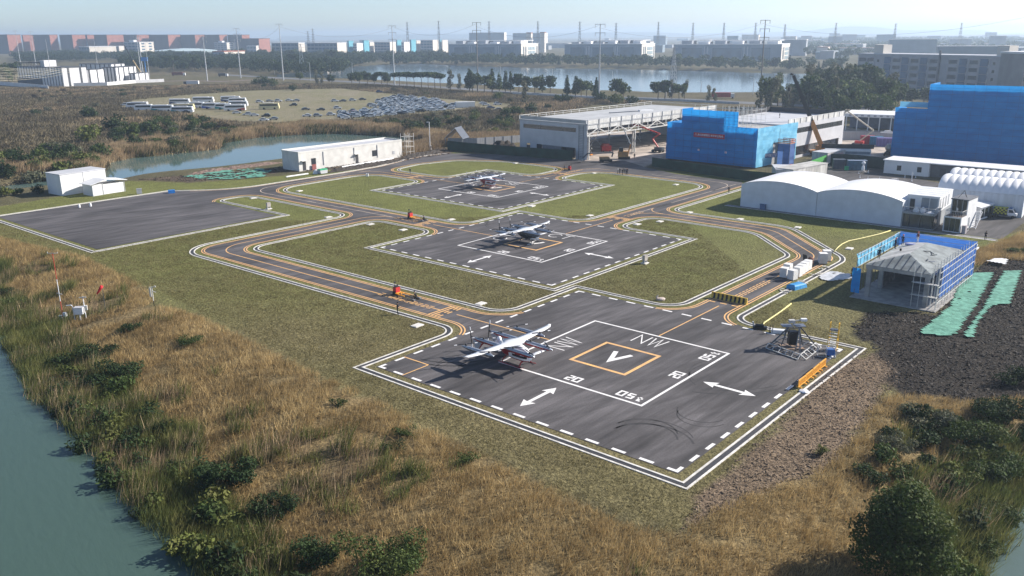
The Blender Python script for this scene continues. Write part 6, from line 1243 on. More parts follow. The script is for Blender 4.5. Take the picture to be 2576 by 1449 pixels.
# ---- exhibition canopy, container row and yard wall beyond
t = thing('canopy_building', "white open canopy building with columns beyond the yard wall", 'building', P(2128, 325), R(-30)); b = MB(); b.box(-1, 34, -3, 16, 5.2, 6.4); b.build('roof', M_WALLW, t)
for k in range(9): MB().box(k * 4.1, k * 4.1 + .35, -2.6, -2.2, 0, 5.2).build('column', M_WALLW, t)
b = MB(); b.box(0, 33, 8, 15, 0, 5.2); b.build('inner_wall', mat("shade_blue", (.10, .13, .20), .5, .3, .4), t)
for k in range(14): MB().box(1 + k * 2.3, 2 + k * 2.3, -3.06, -3.01, 5.5, 6.1).build('fascia_panel', mat("fascia_grey", (.35, .37, .42), .6, .2, 1), t)
fence('yard_wall', "grey panel wall across the back of the pale yard", [(2118, 352), (2180, 352), (2245, 358)], 3.0, mat("corrugated_grey", (.36, .37, .39)), 'wall')
for k, (dx, dy, c, wd, nm, lb) in enumerate(((2183, 363, (.30, .02, .04), 4.5, "red", "red container by the back wall of the pale yard"), (2205, 365, (.03, .16, .28), 4.2, "teal", "teal container by the back wall of the pale yard"), (2232, 369, (.14, .12, .32), 6.5, "violet", "violet container by the back wall of the pale yard"))):
    t = thing('site_container', lb, 'container', P(dx, dy), R(-12)); MB().box(-wd / 2, wd / 2, 0, 2.4, 0, 2.8).build('case', mat("cont_" + nm, c, .6, .2, 1), t); b = MB()
    for j in range(6): x = -wd / 2 + .3 + j * (wd - .6) / 5; b.box(x - .05, x + .05, -.05, -.01, .1, 2.7)
    b.build('rib', mat("cont_rib_" + nm, tuple(min(1, q * 1.6) for q in c), .6, .2, 1), t)
t = thing('parked_car', "white car parked on the raised lot beyond the yard wall", 'car', P(2230, 338), R(165)); MB().loft([[(x, y, z) for x, z in ((-2.1, .3), (2.1, .3), (2.15, .8), (1.2, .95), (.6, 1.45), (-1.3, 1.5), (-2.05, 1.0))] for y in (-.85, .85)]).build('body', M_WHT_P, t); wheels(t, [(-1.3, -.8), (1.3, -.8)], .33, .2); b = MB(); b.box(-1.4, .8, -.88, -.86, .98, 1.4); b.build('window', M_DKWIN, t)
t = thing('cement_truck', "pale cement truck seen end on beside the deep blue net", 'truck', P(2236, 391), R(60)); b = MB(); b.box(-3, 3, -1.2, 1.2, .6, 1.1); b.build('chassis', M_BLK, t); MB().tube([(-3, 0, 2.9), (-1.5, 0, 2.6), (1, 0, 2.3), (1.8, 0, 2.1)], [.6, 1.2, 1.3, .7], 14).build('drum', mat("drum_pale", (.40, .38, .34), .7, .3, 1), t); MB().box(2.0, 3.6, -1.2, 1.2, 1.0, 3.2).build('cab', M_WALLG, t); wheels(t, [(-2, -1.1), (-2, 1.1), (2.6, -1.1), (2.6, 1.1)], .5, .35)
t = thing('well_shelter', "white pillar with a flat cap beside the right blue net of the scaffolded house", 'pillar', P(2437, 663), R(-40)); b = MB(); b.box(-.9, .9, -.9, .9, 0, .3); b.build('base', M_SLAB, t); MB().box(-.3, .3, -.3, .3, .3, 2.6).build('shaft', M_WALLW, t); b = MB(); b.box(-1, 1, -1, 1, 2.6, 2.8); b.box(-.8, .8, -.8, .8, 3.1, 3.3); b.box(-.35, .35, -.35, .35, 2.8, 3.1); b.build('cap', M_WALLW, t)
sheet('foam_sheet', "pale foam sheet lying on dry grass near the container yard", [(2476, 665), (2500, 656), (2540, 658), (2536, 668), (2530, 678), (2520, 672)], z=.5, m=M_WALLW, amp=.1, step=.4, cat='sheet', holes=0)
# ================================================================== background: poles, substation, town, car park
def hz(dx): return 86.5 + (1288 - dx) * .0086
M_POLE = mat("pole_steel", (.46, .48, .50), .5, .12, 1, metal=.2); M_POLED = mat("pole_weathered", (.22, .21, .20), .7, .2, 1)
def power_pole(label, base, top, arms, m=M_POLE, r=.55, wide=3.0, step=.11):
    p = P(*base); h = height_at(p, top[1]); t = thing('power_pole', label, 'pole', p, 0, 'tall power poles across the fields'); MB().tube([(0, 0, 0), (0, 0, h)], [r, r * .42], 10).build('shaft', m, t)
    for k in range(arms):
        z = h * (.995 - step * k); b = MB(); b.beam((-wide, 0, z), (wide, 0, z), .30, .25); 
        for s in (-1, 1): b.tube([(s * wide * .93, 0, z), (s * wide * .93, 0, z - 1.9)], .13, 6)
        b.build('cross_arm', m, t)
    return t
POLES = [((53, 168), (40, 77), 2, 0, "dark topped power pole at the far left behind the substation"), ((91, 168), (78, 79), 3, 0, "pale power pole second from the far left behind the substation"), ((355, 186), (342, 89), 3, 0, "left of the paired power poles beside the crane jib"), ((360, 187), (347, 92), 2, 0, "right of the paired power poles beside the crane jib"),
    ((521.7, 203), (510, 90), 2, 0, "stout power pole with side stands at its foot by the dirt track"), ((605.7, 196), (593, 71), 3, 0, "power pole with three pale arms before the red roofed hall"), ((713.3, 202), (701, 60), 1, 0, "tall plain power pole before the blue dormitory"), ((992.7, 217), (987, 64), 3, 0, "power pole with pale arms left of the lake"), ((1202, 230), (1197.4, 56), 2, 1, "dark topped power pole rising before the lake"), ((1506.4, 252), (1507.7, 60), 3, 0, "power pole with pale arms directly behind the steel hangar"), ((1912, 242), (1924.6, 50), 3, 1, "tall dark power pole leaning over the lake near the crane")]
for b_, t_, n_a, dk, lb in POLES: power_pole(lb, b_, t_, n_a, M_POLED if dk else M_POLE)
for (bx_, by_), ty, lb in (((133, 218), 99, "thin lightning mast in front of the substation"), ((250, 200), 99, "thin lightning mast behind the substation's middle block"), ((377, 204), 109, "thin lightning mast at the right end of the substation wall")):
    p = P(bx_, by_); h = height_at(p, ty); t = thing('lightning_mast', lb, 'mast', p); MB().tube([(0, 0, 0), (0, 0, h)], [.32, .08], 8).build('shaft', M_POLE, t)
for bx_, by_, ty, lb in ((1259.7, 217, 167, "street light pole between the lakeside trees left of centre"), (1389.4, 223.6, 173, "street light pole by the road right of the bushy roadside tree"), (1539.7, 216, 178, "street light pole behind the round roadside tree"), (1675.4, 245, 177, "street light pole near the lattice mast"), (888, 205, 157, "street light pole at the left end of the lake road"), (691, 187, 155, "short pole in the dark wood left of the lake"), (781.7, 204, 157, "street light pole by the lattice pylon"), (1763, 232, 205, "street light pole close to the red lorry"), (2196, 240, 193, "street light pole among the big dark trees"), (1894, 238, 196, "street light pole beside the leaning power pole")):
    p = P(bx_, by_); h = height_at(p, ty); t = thing('street_light', lb, 'street light', p, 0, 'street lights along the lake road'); MB().tube([(0, 0, 0), (0, 0, h)], [.22, .12], 8).build('shaft', M_POLE, t); MB().beam((0, 0, h), (-1.8, .2, h + .35), .12).build('lamp_arm', M_POLE, t); MB().box(-2.5, -1.6, 0, .4, h + .3, h + .45).build('lamp_head', M_GALV, t)
def lattice(label, p, h, w_, m=M_POLE, arms=3, bar=.22):
    t = thing('lattice_pylon', label, 'pylon', p, .3, 'lattice pylons behind the town'); b = MB(); n = 7; f = lambda z: w_ * (1 - .86 * z / h)
    for sx_ in (-1, 1):
        for sy_ in (-1, 1): b.beam((sx_ * f(0), sy_ * f(0), 0), (sx_ * f(h), sy_ * f(h), h), bar)
    for k in range(n):
        z0, z1 = h * k / n, h * (k + 1) / n
        for s in (-1, 1): b.beam((-f(z0), s * f(z0), z0), (f(z1), s * f(z1), z1), bar * .6); b.beam((f(z0), s * f(z0), z0), (-f(z1), s * f(z1), z1), bar * .6); b.beam((s * f(z0), -f(z0), z0), (s * f(z1), f(z1), z1), bar * .6)
    b.build('frame', m, t)
    for k in range(arms): z = h * (.97 - .09 * k); MB().beam((-w_ * 1.25, 0, z), (w_ * 1.25, 0, z), bar * 1.2).build('cross_arm', m, t)
lattice("lattice pylon standing in the dark wood left of the lake", P(761, 186), 30, 2.9); lattice("pale lattice mast at the lake shore behind the steel hangar", P(1692, 232), height_at(P(1692, 232), 117), 2.2, arms=2)
PY = [(1023.7, 55, 'a'), (1102.7, 52, 'b'), (1230, 53, 'c'), (1353, 53, 'd'), (1458.7, 54, 'e'), (1550, 57.6, 'f'), (1656.7, 55, 'g'), (1744, 57, 'h'), (1822, 57, 'i'), (1901.6, 57, 'j'), (1975.6, 61, 'k'), (2104, 57, 'l'), (2254, 58.6, 'm'), (2420, 57, 'n'), (774, 78, 'o'), (786, 72, 'p')]
PYL = ["wide distant pylon above the teal towers left of centre", "distant pylon above the cream end of the last dormitory", "distant pylon just right of the dark topped power pole", "distant pylon above the lit end of the first glass office", "distant pylon left of the pole behind the hangar", "broad distant pylon right of the pole behind the hangar", "distant pylon above the second glass office", "distant pylon above the third glass office", "distant pylon above the roofs of the third glass office", "distant pylon just left of the leaning power pole", "distant double pylon right of the leaning power pole", "faint distant pylon above the open lowland roofs", "faint distant pylon above the five storey factory", "faint distant pylon near the right edge of the sky", "faint short pylon above the blue dormitory's left end", "faint pylon above the blue dormitory's roof line"]
for (dx, dy, _), lb in zip(PY, PYL): q = at_depth(dx, dy, 1750.0); lattice(lb, Vector((q.x, q.y, 0)), q.z, 3.0, M_POLED, 5, .30)
HSPAN = [((987, 66), (1197, 60)), ((1197, 66), (1507, 64)), ((1507, 70), (1924, 58)), ((701, 66), (987, 70)), ((593, 76), (701, 70)), ((1924, 62), (2576, 44))]
for k, (a, c) in enumerate(HSPAN):
    A = at_depth(a[0], a[1], (685, 603, 513, 640, 690, 559)[k]); C = at_depth(c[0], c[1], (603, 513, 559, 685, 640, 420)[k]); q = [A + (C - A) * (i / 14) - Vector((0, 0, 7.0 * 4 * (i / 14) * (1 - i / 14))) for i in range(15)]
    tag(MB().tube(q, .045, 5).build('power_line', M_POLED), ("sagging wire from the lake pole to the dark topped pole", "sagging wire from the dark topped pole to the hangar pole", "sagging wire from the hangar pole to the leaning pole", "sagging wire from the plain pole to the lake pole", "sagging wire from the three armed pole to the plain pole", "wire running from the leaning pole out over the right edge")[k], 'wire')
for k in range(9):
    A, C = at_depth(-120, 150 + k * 6.5, 330), at_depth(150 + (k % 3) * 22, 166 + k * 1.2, 742); q = [A + (C - A) * (i / 14) - Vector((0, 0, 3.0 * 4 * (i / 14) * (1 - i / 14))) for i in range(15)]
    tag(MB().tube(q, .055, 5).build('power_cable', mat("cable_pale", (.50, .46, .34), .6, .1, 1)), "pale overhead cable in the bundle entering the substation from the left edge", 'cable', 'cables entering the substation')
# ---- substation
M_PANW = mat("panel_white", (.68, .68, .69), .6, .1, .3); M_STRIPE = mat("panel_stripe", (.055, .06, .07), .6, .2, .5)
def sub_block(label, a, b, dep, h, ns, nd):
    p0, rz, L_ = frame(P(*a), P(*b)); t = thing('substation_block', label, 'building', p0, rz); MB().box(0, L_, 0, dep, 0, h).build('wall', M_PANW, t); MB().box(-.2, L_ + .2, -.2, dep + .2, h, h + .5).build('roof_edge', M_STRIPE, t)
    for k in range(ns): x = L_ * (k + .5) / ns; MB().box(x - .5, x + .5, -.16, -.01, .2, h - .1).build('pilaster', M_STRIPE, t)
    for k in range(nd): y = dep * (k + .5) / nd; MB().box(L_ + .01, L_ + .18, y - .8, y + .8, .2, h - .1).build('pilaster', M_STRIPE, t)
    return t
t = sub_block("long striped white substation hall at the left of the field", (50, 212), (162, 218), 20, 14.5, 16, 2)
b = MB()
for y in (1, 10): b.beam((0, y, 18), (38, y, 18), .5)
for k in range(8):
    for y in (1, 10): b.beam((k * 5.4, y, 15), (k * 5.4, y, 18), .4)
b.build('roof_frame', M_STRIPE, t); MB().box(34, 41, 3, 13, 15, 20).build('roof_house', M_PANW, t)
MB().box(-1, 40, -.9, -.2, 0, 5.5).build('shaded_louvre', mat("louvre_dark", (.05, .06, .08), .6, .3, .4), t)
sub_block("middle striped substation block with a bright plain end", (196, 214), (232, 214), 18, 12, 5, 1); sub_block("tall striped substation block behind the middle block", (205, 200), (285, 201), 16, 14, 7, 2); sub_block("right striped substation block with a bright panelled end", (262, 210), (296, 210), 30, 13, 4, 4); sub_block("low bright substation block at the right end of the group", (326, 208), (343, 208), 20, 7.5, 2, 2)
fence('perimeter_wall', "low white wall in front of the long substation hall", [(-40, 213), (0, 214), (60, 219), (122, 225)], 3.0, M_PANW, 'wall', th=.4); fence('perimeter_wall', "low white wall before the right substation blocks", [(186, 217), (270, 215), (340, 209), (413, 206)], 2.6, M_PANW, 'wall', th=.4)
t = thing('yard_crane', "slim crane jib slanting up beside the paired power poles", 'crane', P(356, 190)); q = at_depth(312, 113, P(356, 190).y); tipv = q - P(356, 190); MB().beam((0, 0, 2), tipv * .5, 1.0).build('lower_jib', mat("jib_tan", (.45, .33, .16), .6, .2, 1), t); MB().beam(tipv * .5, tipv, .7).build('upper_jib', M_BLADE, t); MB().box(-4, 3, -1.5, 1.5, .6, 3).build('carrier', M_ORANGE, t)
tag(MB().box(-3.5, 3.5, -.3, .3, 14, 18).box(-.4, .4, -.3, .3, 0, 14).build('blue_sign', mat("road_sign_blue", (.04, .22, .60), .6, .1, 1), loc=P(368, 189)), "blue sign board on a post right of the paired power poles", 'sign')
# ---- town blocks
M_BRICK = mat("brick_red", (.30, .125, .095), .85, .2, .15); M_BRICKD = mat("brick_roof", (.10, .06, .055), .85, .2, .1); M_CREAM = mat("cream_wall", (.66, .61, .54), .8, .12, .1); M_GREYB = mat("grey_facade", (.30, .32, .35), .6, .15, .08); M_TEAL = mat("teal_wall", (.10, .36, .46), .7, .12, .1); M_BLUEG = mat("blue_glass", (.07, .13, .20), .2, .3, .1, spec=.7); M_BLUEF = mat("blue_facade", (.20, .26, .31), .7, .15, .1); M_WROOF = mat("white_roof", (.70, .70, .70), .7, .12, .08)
def block(name, label, cat, x0, x1, ybase, ytop, endx=None, wm=None, em=None, floors=0, bays=0, rm=None, rot=18, group=None, dist=None, end_windows=0, wmat=None):
    """a building seen from its long front (x0..x1) with its right end reaching endx"""
    p0 = P(x0, ybase) if dist is None else Vector((at_depth(x0, ytop, dist).x, dist, 0)); s = (p0.y * _cp + CAM_H * _sp) / FPX; h = height_at(p0, ytop); rz = R(-rot)
    Wd = (x1 - x0) * s / math.cos(rz) * 1.0; D_ = max(6.0, ((endx if endx else x1 + 8) - x1) * s / max(.2, math.sin(R(rot)) + .02)); D_ = min(D_, 60)
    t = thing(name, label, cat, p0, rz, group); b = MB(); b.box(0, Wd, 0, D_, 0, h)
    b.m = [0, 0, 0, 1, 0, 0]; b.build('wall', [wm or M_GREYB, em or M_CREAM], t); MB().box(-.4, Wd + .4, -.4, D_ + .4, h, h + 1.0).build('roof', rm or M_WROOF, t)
    if floors:
        fh = h / floors
        for k in range(floors):
            for j in range(bays): x = Wd * (j + .12) / bays; MB().box(x, x + Wd / bays * .76, -.25, -.02, k * fh + fh * .3, k * fh + fh * .8).build('window', wmat or M_BLUEG, t)
        for k in range(floors if end_windows else 0):
            for j in range(end_windows): y = D_ * (j + .3) / end_windows; MB().box(Wd + .02, Wd + .25, y, y + D_ / end_windows * .4, k * fh + fh * .3, k * fh + fh * .8).build('window', wmat or M_BLUEG, t)
    return t, Wd, D_, h
TW = [(-40, 37, 53), (54, 58, 80), (82, 137, 147), (149, 190, 213), (214, 220, 233), (236, 276, 308), (310, 352, 372), (374, 432, 451), (453, 497, 512), (514, 558, 570), (572, 614, 626)]
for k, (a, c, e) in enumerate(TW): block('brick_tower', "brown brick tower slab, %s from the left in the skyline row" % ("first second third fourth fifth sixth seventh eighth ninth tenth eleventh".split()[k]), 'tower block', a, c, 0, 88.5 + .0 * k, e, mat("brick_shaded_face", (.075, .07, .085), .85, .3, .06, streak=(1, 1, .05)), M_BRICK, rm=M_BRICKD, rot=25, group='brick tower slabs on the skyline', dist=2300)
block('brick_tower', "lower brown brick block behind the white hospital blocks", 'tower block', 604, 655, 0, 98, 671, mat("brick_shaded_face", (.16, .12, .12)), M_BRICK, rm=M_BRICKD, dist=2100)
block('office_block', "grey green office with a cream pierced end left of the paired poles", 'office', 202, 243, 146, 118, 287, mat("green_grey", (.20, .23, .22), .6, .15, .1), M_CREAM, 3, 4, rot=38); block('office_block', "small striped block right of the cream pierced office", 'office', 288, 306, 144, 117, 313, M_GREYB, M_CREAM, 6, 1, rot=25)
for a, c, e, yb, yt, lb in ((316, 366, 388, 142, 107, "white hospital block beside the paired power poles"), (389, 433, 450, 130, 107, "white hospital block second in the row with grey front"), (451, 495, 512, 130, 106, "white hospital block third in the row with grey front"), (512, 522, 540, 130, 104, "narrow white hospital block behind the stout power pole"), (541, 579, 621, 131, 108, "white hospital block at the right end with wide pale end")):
    t, Wd, D_, h = block('hospital_block', lb, 'building', a, c, yb, yt, e, M_GREYB, M_CREAM, 5, 4, rot=30, group='white hospital blocks', end_windows=2); MB().box(Wd * .3, Wd * .6, 2, min(D_, 10), h + 1.1, h + 5).build('roof_house', M_WROOF, t)
p = P(466, 138); t = thing('round_hall', "round hall with a wide flat teal roof among the hospital blocks", 'hall', p); MB().lathe([(56, 0), (56, 5)], 40).build('wall', M_GREYB, t); MB().lathe([(66, 5.5), (68, 9), (62, 10), (30, 13), (2, 14)], 40).build('roof', mat("roof_teal_pale", (.45, .55, .57), .6, .1, .05), t)
t, Wd, D_, h = block('columned_hall', "white columned hall with a red tiled roof before the hospital", 'building', 537, 574, 155, 130, 611, M_GREYB, mat("warm_white", (.72, .66, .58), .8, .1, .1), 0, 0, rm=mat("red_tile", (.42, .13, .08), .8, .2, .2), rot=34)
for k in range(8): MB().box(Wd * (k + .3) / 8, Wd * (k + .7) / 8, -.5, -.02, 0, h * .8).build('column', M_WROOF, t)
for k in range(5): MB().box(Wd + .02, Wd + .3, D_ * (k + .3) / 5, D_ * (k + .6) / 5, 1, h * .75).build('window', M_BLUEG, t)
block('low_house', "low pale house right of the red roofed hall", 'house', 622, 648, 134, 116, 655, M_GREYB, M_CREAM, 2, 3); block('low_house', "low white house with a red roof by the lattice pylon", 'house', 792, 825, 168, 156, 848, mat("warm_white", (.72, .66, .58)), M_CREAM, 2, 4, rm=mat("red_tile", (.42, .13, .08)), rot=20)
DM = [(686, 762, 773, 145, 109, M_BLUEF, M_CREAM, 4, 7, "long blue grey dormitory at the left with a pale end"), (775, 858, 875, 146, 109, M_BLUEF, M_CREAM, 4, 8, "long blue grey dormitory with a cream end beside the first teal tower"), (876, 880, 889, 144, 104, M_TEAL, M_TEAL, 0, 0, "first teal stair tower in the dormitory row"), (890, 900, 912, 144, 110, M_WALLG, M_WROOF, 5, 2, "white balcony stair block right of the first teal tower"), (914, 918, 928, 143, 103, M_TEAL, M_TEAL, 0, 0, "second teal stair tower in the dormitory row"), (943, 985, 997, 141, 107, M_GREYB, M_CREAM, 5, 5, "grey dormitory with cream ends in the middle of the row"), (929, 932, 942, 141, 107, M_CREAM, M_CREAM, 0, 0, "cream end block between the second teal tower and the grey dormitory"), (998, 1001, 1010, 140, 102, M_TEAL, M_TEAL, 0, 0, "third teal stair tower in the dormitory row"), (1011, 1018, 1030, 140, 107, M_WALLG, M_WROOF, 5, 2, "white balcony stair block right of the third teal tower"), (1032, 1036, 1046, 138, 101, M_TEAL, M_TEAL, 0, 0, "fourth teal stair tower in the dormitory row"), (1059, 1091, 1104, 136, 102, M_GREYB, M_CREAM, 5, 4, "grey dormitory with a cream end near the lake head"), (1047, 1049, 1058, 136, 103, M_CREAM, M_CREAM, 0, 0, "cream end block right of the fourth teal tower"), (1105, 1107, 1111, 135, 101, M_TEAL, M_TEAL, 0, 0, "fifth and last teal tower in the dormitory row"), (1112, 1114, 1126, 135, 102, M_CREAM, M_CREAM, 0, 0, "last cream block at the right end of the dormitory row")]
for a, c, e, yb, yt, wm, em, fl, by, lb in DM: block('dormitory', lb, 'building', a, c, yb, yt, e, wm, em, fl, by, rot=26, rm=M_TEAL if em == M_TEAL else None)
CP = [(1130, 1310, 1380, 150, 112, "first glass office on the far lake shore with a lit cream end"), (1420, 1600, 1661, 151, 112, "second glass office on the far lake shore with a lit cream end"), (1694, 1928, 2002, 153, 113, "third and longest glass office on the far lake shore with a lit cream end")]
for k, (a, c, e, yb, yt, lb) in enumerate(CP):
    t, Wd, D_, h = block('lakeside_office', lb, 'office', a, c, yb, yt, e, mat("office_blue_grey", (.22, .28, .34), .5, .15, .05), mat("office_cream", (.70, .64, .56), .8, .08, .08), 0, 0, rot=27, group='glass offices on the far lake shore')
    for x0, x1 in ((.08, .27), (.37, .64), (.73, .9)): MB().box(Wd * x0, Wd * x1, -.3, -.02, h * .12, h * .82).build('glass_bay', M_BLUEG, t)
    for x0 in (.29, .32, .66, .69): MB().box(Wd * x0, Wd * x0 + 1.6, -1.2, -.02, 0, h * .9).build('pier', M_WALLG, t)
    b = MB()
    for i in range(3):
        for j in range(3): b.box(Wd + .02, Wd + .4, D_ * (.40 + .15 * i), D_ * (.53 + .15 * i), h * (.1 + .26 * j), h * (.3 + .26 * j))
    b.build('end_glazing', mat("pale_glass", (.38, .46, .50), .2, .2, .1), t)
    for y in (.12, .24, .9): MB().box(Wd + .02, Wd + .4, D_ * y, D_ * (y + .05), h * .1, h * .85).build('end_slot', M_BLUEG, t)
    for i in range(6): x = Wd * (.05 + .16 * i); MB().box(x, x + Wd * .1, D_ * .2, D_ * .6, h + 1.02, h + random.uniform(3, 6)).build('roof_house', M_WROOF if i % 2 else M_GREYB, t)
    MB().box(Wd * .1, Wd * .95, D_ * .4, D_ * .95, h + 5.0, h + 5.8).build('roof_canopy', M_WROOF, t)
# five storey factory at the right
p0 = P(2151, 226); p1 = P(2560, 252); rz = math.atan2(p1.y - p0.y, p1.x - p0.x); L_ = (p1 - p0).length; hF = height_at(p0, 136); t = thing('factory_block', "five storey grey factory with blue glass bays behind the deep blue net", 'building', p0, rz)
MB().box(0, L_, 0, 18, 0, hF).build('wall', mat("factory_wall", (.40, .39, .40), .8, .12, .15), t); fh = hF / 5.3
for z in range(5):
    for j in range(17):
        x = L_ * (j + .15) / 17
        if j in (2, 14): MB().box(x + 1.2, x + 2.6, -.2, -.02, z * fh + 1.0, z * fh + 2.6).build('window', M_DKWIN, t)
        elif j != 9: MB().box(x, x + L_ / 17 * .8, -.2, -.02, z * fh + fh * .28, z * fh + fh * .78).build('window', mat("factory_glass", (.06, .075, .10), .2, .5, .3, spec=.7), t)
    for j in (3, 5, 7, 11, 13): x = L_ * (j + .4) / 17; MB().box(x - 1.6, x + 3.2, -.34, -.21, z * fh + .2, z * fh + fh * .98).build('blue_bay', mat("blue_haze_glass", (.07, .14, .24), .3, .3, .2), t)
    for j in range(1, 17): MB().box(L_ * j / 17 - .18, L_ * j / 17 + .18, -.42, -.02, z * fh, (z + 1) * fh).build('pier', M_WALLG, t) if j % 2 == 0 else None
for x in (.10, .85): MB().box(L_ * x, L_ * x + 7, 1, 9, hF, hF + 6).build('roof_tower', M_CREAM, t)
MB().box(L_ * .54 - .5, L_ * .54 + .5, -.8, -.02, 0, hF + 3).build('service_shaft', M_DGREY, t); MB().box(-.3, L_ + .3, -.3, 18.3, hF - .01, hF + .6).build('roof_edge', M_WALLG, t)
block('factory_block', "darker factory wing beyond the end of the five storey factory", 'building', 2562, 2640, 262, 136, 2660, mat("factory_dark", (.26, .25, .25), .8, .15, .2), M_CREAM, 5, 3, rot=-4)
# lowland roofs, each its own building, thinning into the haze
rg = random.Random(21); KW = ["long", "short", "broad", "narrow", "tall", "squat"]; KC = [("white", M_WROOF, M_GREYB), ("pale blue", mat("shed_blue", (.30, .40, .48), .6, .1, .1), M_BLUEF), ("grey", M_GREYB, M_GREYB), ("cream", M_CREAM, M_GREYB), ("rust roofed", mat("shed_rust", (.38, .26, .22), .7, .15, .1), M_CREAM)]
for k in range(120):
    y = 1250 + 3600 * (k / 120) ** 1.3 + rg.uniform(-60, 60); dxp = rg.uniform(1960, 2620) if k % 3 else rg.uniform(620, 2000); x = at_depth(dxp, 100, y).x
    if dxp < 1960 and y < 1700: y += 900; x = at_depth(dxp, 100, y).x
    if 2080 < dxp and y < 1300: continue
    cn, rm, wm = KC[rg.randrange(5)]; sz = rg.randrange(6); wd = (70, 24, 55, 16, 34, 46)[sz] * rg.uniform(.8, 1.5); dp = (24, 18, 40, 30, 22, 34)[sz]; h = (10, 9, 11, 12, 24, 7)[sz] * rg.uniform(.8, 1.25)
    t = thing('lowland_building', "%s %s building among the hazy lowland roofs %s" % (KW[sz], cn, "beyond the far lake end" if dxp > 1960 else "on the skyline behind the offices"), 'building', (x, y, 0), R(rg.uniform(-32, -18)), 'hazy lowland buildings'); MB().box(0, wd, 0, dp, 0, h).build('wall', wm, t); MB().box(-.3, wd + .3, -.3, dp + .3, h, h + .9).build('roof', rm, t)
for x0, x1, ytop, dst, lb in ((1180, 1268, 83, 2600, "large dark hall on the skyline behind the first glass office"), (1290, 1372, 84, 2700, "second large dark hall on the skyline behind the first glass office"), (2362, 2500, 118, 900, "pale blue long factory roof beyond the five storey factory"), (2240, 2345, 100, 1300, "long pale multi storey block in the haze behind the five storey factory")): block('distant_hall', lb, 'building', x0, x1, 0, ytop, x1 + 6, M_BLUEF, M_CREAM, dist=dst, rot=14)
for k, (dx, yt) in enumerate(((1332, 84), (1366, 83))): q = at_depth(dx, yt, 1900); t = thing('twin_tower', ("left", "right")[k] + " one of two slim cream towers on the skyline", 'tower', (q.x, 1900, 0), -.3); MB().box(-5, 5, -6, 6, 0, q.z).build('wall', M_CREAM, t); MB().box(-5.4, 5.4, -6.4, 6.4, q.z, q.z + 2).build('roof', M_BRICK, t)
hm_ = MB(); hx = np.linspace(-2500, 5200, 60); hp = [(x, 9800, 26 + 30 * float(vnoise(np.array([x]), np.array([3.0]), 700)[0]) + (40 if 3300 < x < 4300 else 0) * math.sin((x - 3300) / 1000 * math.pi if 3300 < x < 4300 else 0)) for x in hx]
for a, c in zip(hp, hp[1:]): hm_.add([(a[0], 9500, 0), (c[0], 9500, 0), (c[0], 9800, c[2]), (a[0], 9800, a[2]), (c[0], 10400, 0), (a[0], 10400, 0)], [(0, 1, 2, 3), (3, 2, 4, 5)])
struct(hm_.build('hills', mat("hill_green", (.06, .08, .05), .9, .3, .01)))
# ---- roads
def road(name, pts, wd, m, z=.02):
    q = [tuple(P(*p)[:2]) for p in pts]; A = offset_line(q, wd / 2); B_ = offset_line(q, -wd / 2); b = MB()
    for i in range(len(q) - 1): b.add([(*A[i], z), (*B_[i], z), (*B_[i + 1], z), (*A[i + 1], z)], [(0, 1, 2, 3)])
    struct(b.build(name, m))
road('lake_road', [(560, 188), (700, 196), (900, 207), (1100, 219), (1290, 232), (1480, 243), (1720, 250), (1900, 260), (2300, 280)], 14, mat("road_grey", (.13, .135, .145), .85, .2, .2), .05); road('dirt_track', [(380, 205), (470, 203), (560, 205), (640, 201), (700, 197)], 10, mat("dirt_brown", (.17, .13, .11), .95, .3, .3), .04)
fence('guard_rail', "pale guard rail along the lake road behind the steel hangar", [(1290, 236), (1480, 247), (1720, 255), (1860, 262)], 1.1, M_POLE, 'guard rail', th=.15)
# ---- vehicles on roads
def lorry(lb, dx, dy, c, L_, h, rz=0, nm='lorry'):
    t = thing(nm, lb, nm.replace('_', ' '), P(dx, dy), rz); MB().box(-L_ / 2, L_ / 2 - 2.2, -1.2, 1.2, .9, h).build('cargo_body', c, t); MB().box(L_ / 2 - 2.0, L_ / 2, -1.15, 1.15, .6, min(2.9, h)).build('cab', M_WHT_P if c != M_WROOF else M_NAVY, t); wheels(t, [(-L_ / 2 + 1.2, -1.1), (L_ / 2 - 1, -1.1)], .5, .3)
lorry("red tanker lorry on the lake road near the crane", 1818, 248, mat("lorry_red", (.42, .06, .05), .5, .2, .5), 13, 3.6, R(-6)); lorry("white box lorry on the dirt track before the stout power pole", 482, 214, M_WROOF, 12, 3.4, R(180)); lorry("dark lorry carrying red load near the dark wood", 450, 191, mat("lorry_maroon", (.20, .07, .06), .6, .3, .5), 13, 3.8, R(5)); lorry("dark van driving on the track before the dark wood", 562, 193, mat("van_dark", (.06, .06, .07), .5, .3, .5), 9, 3.2, R(0), 'van')
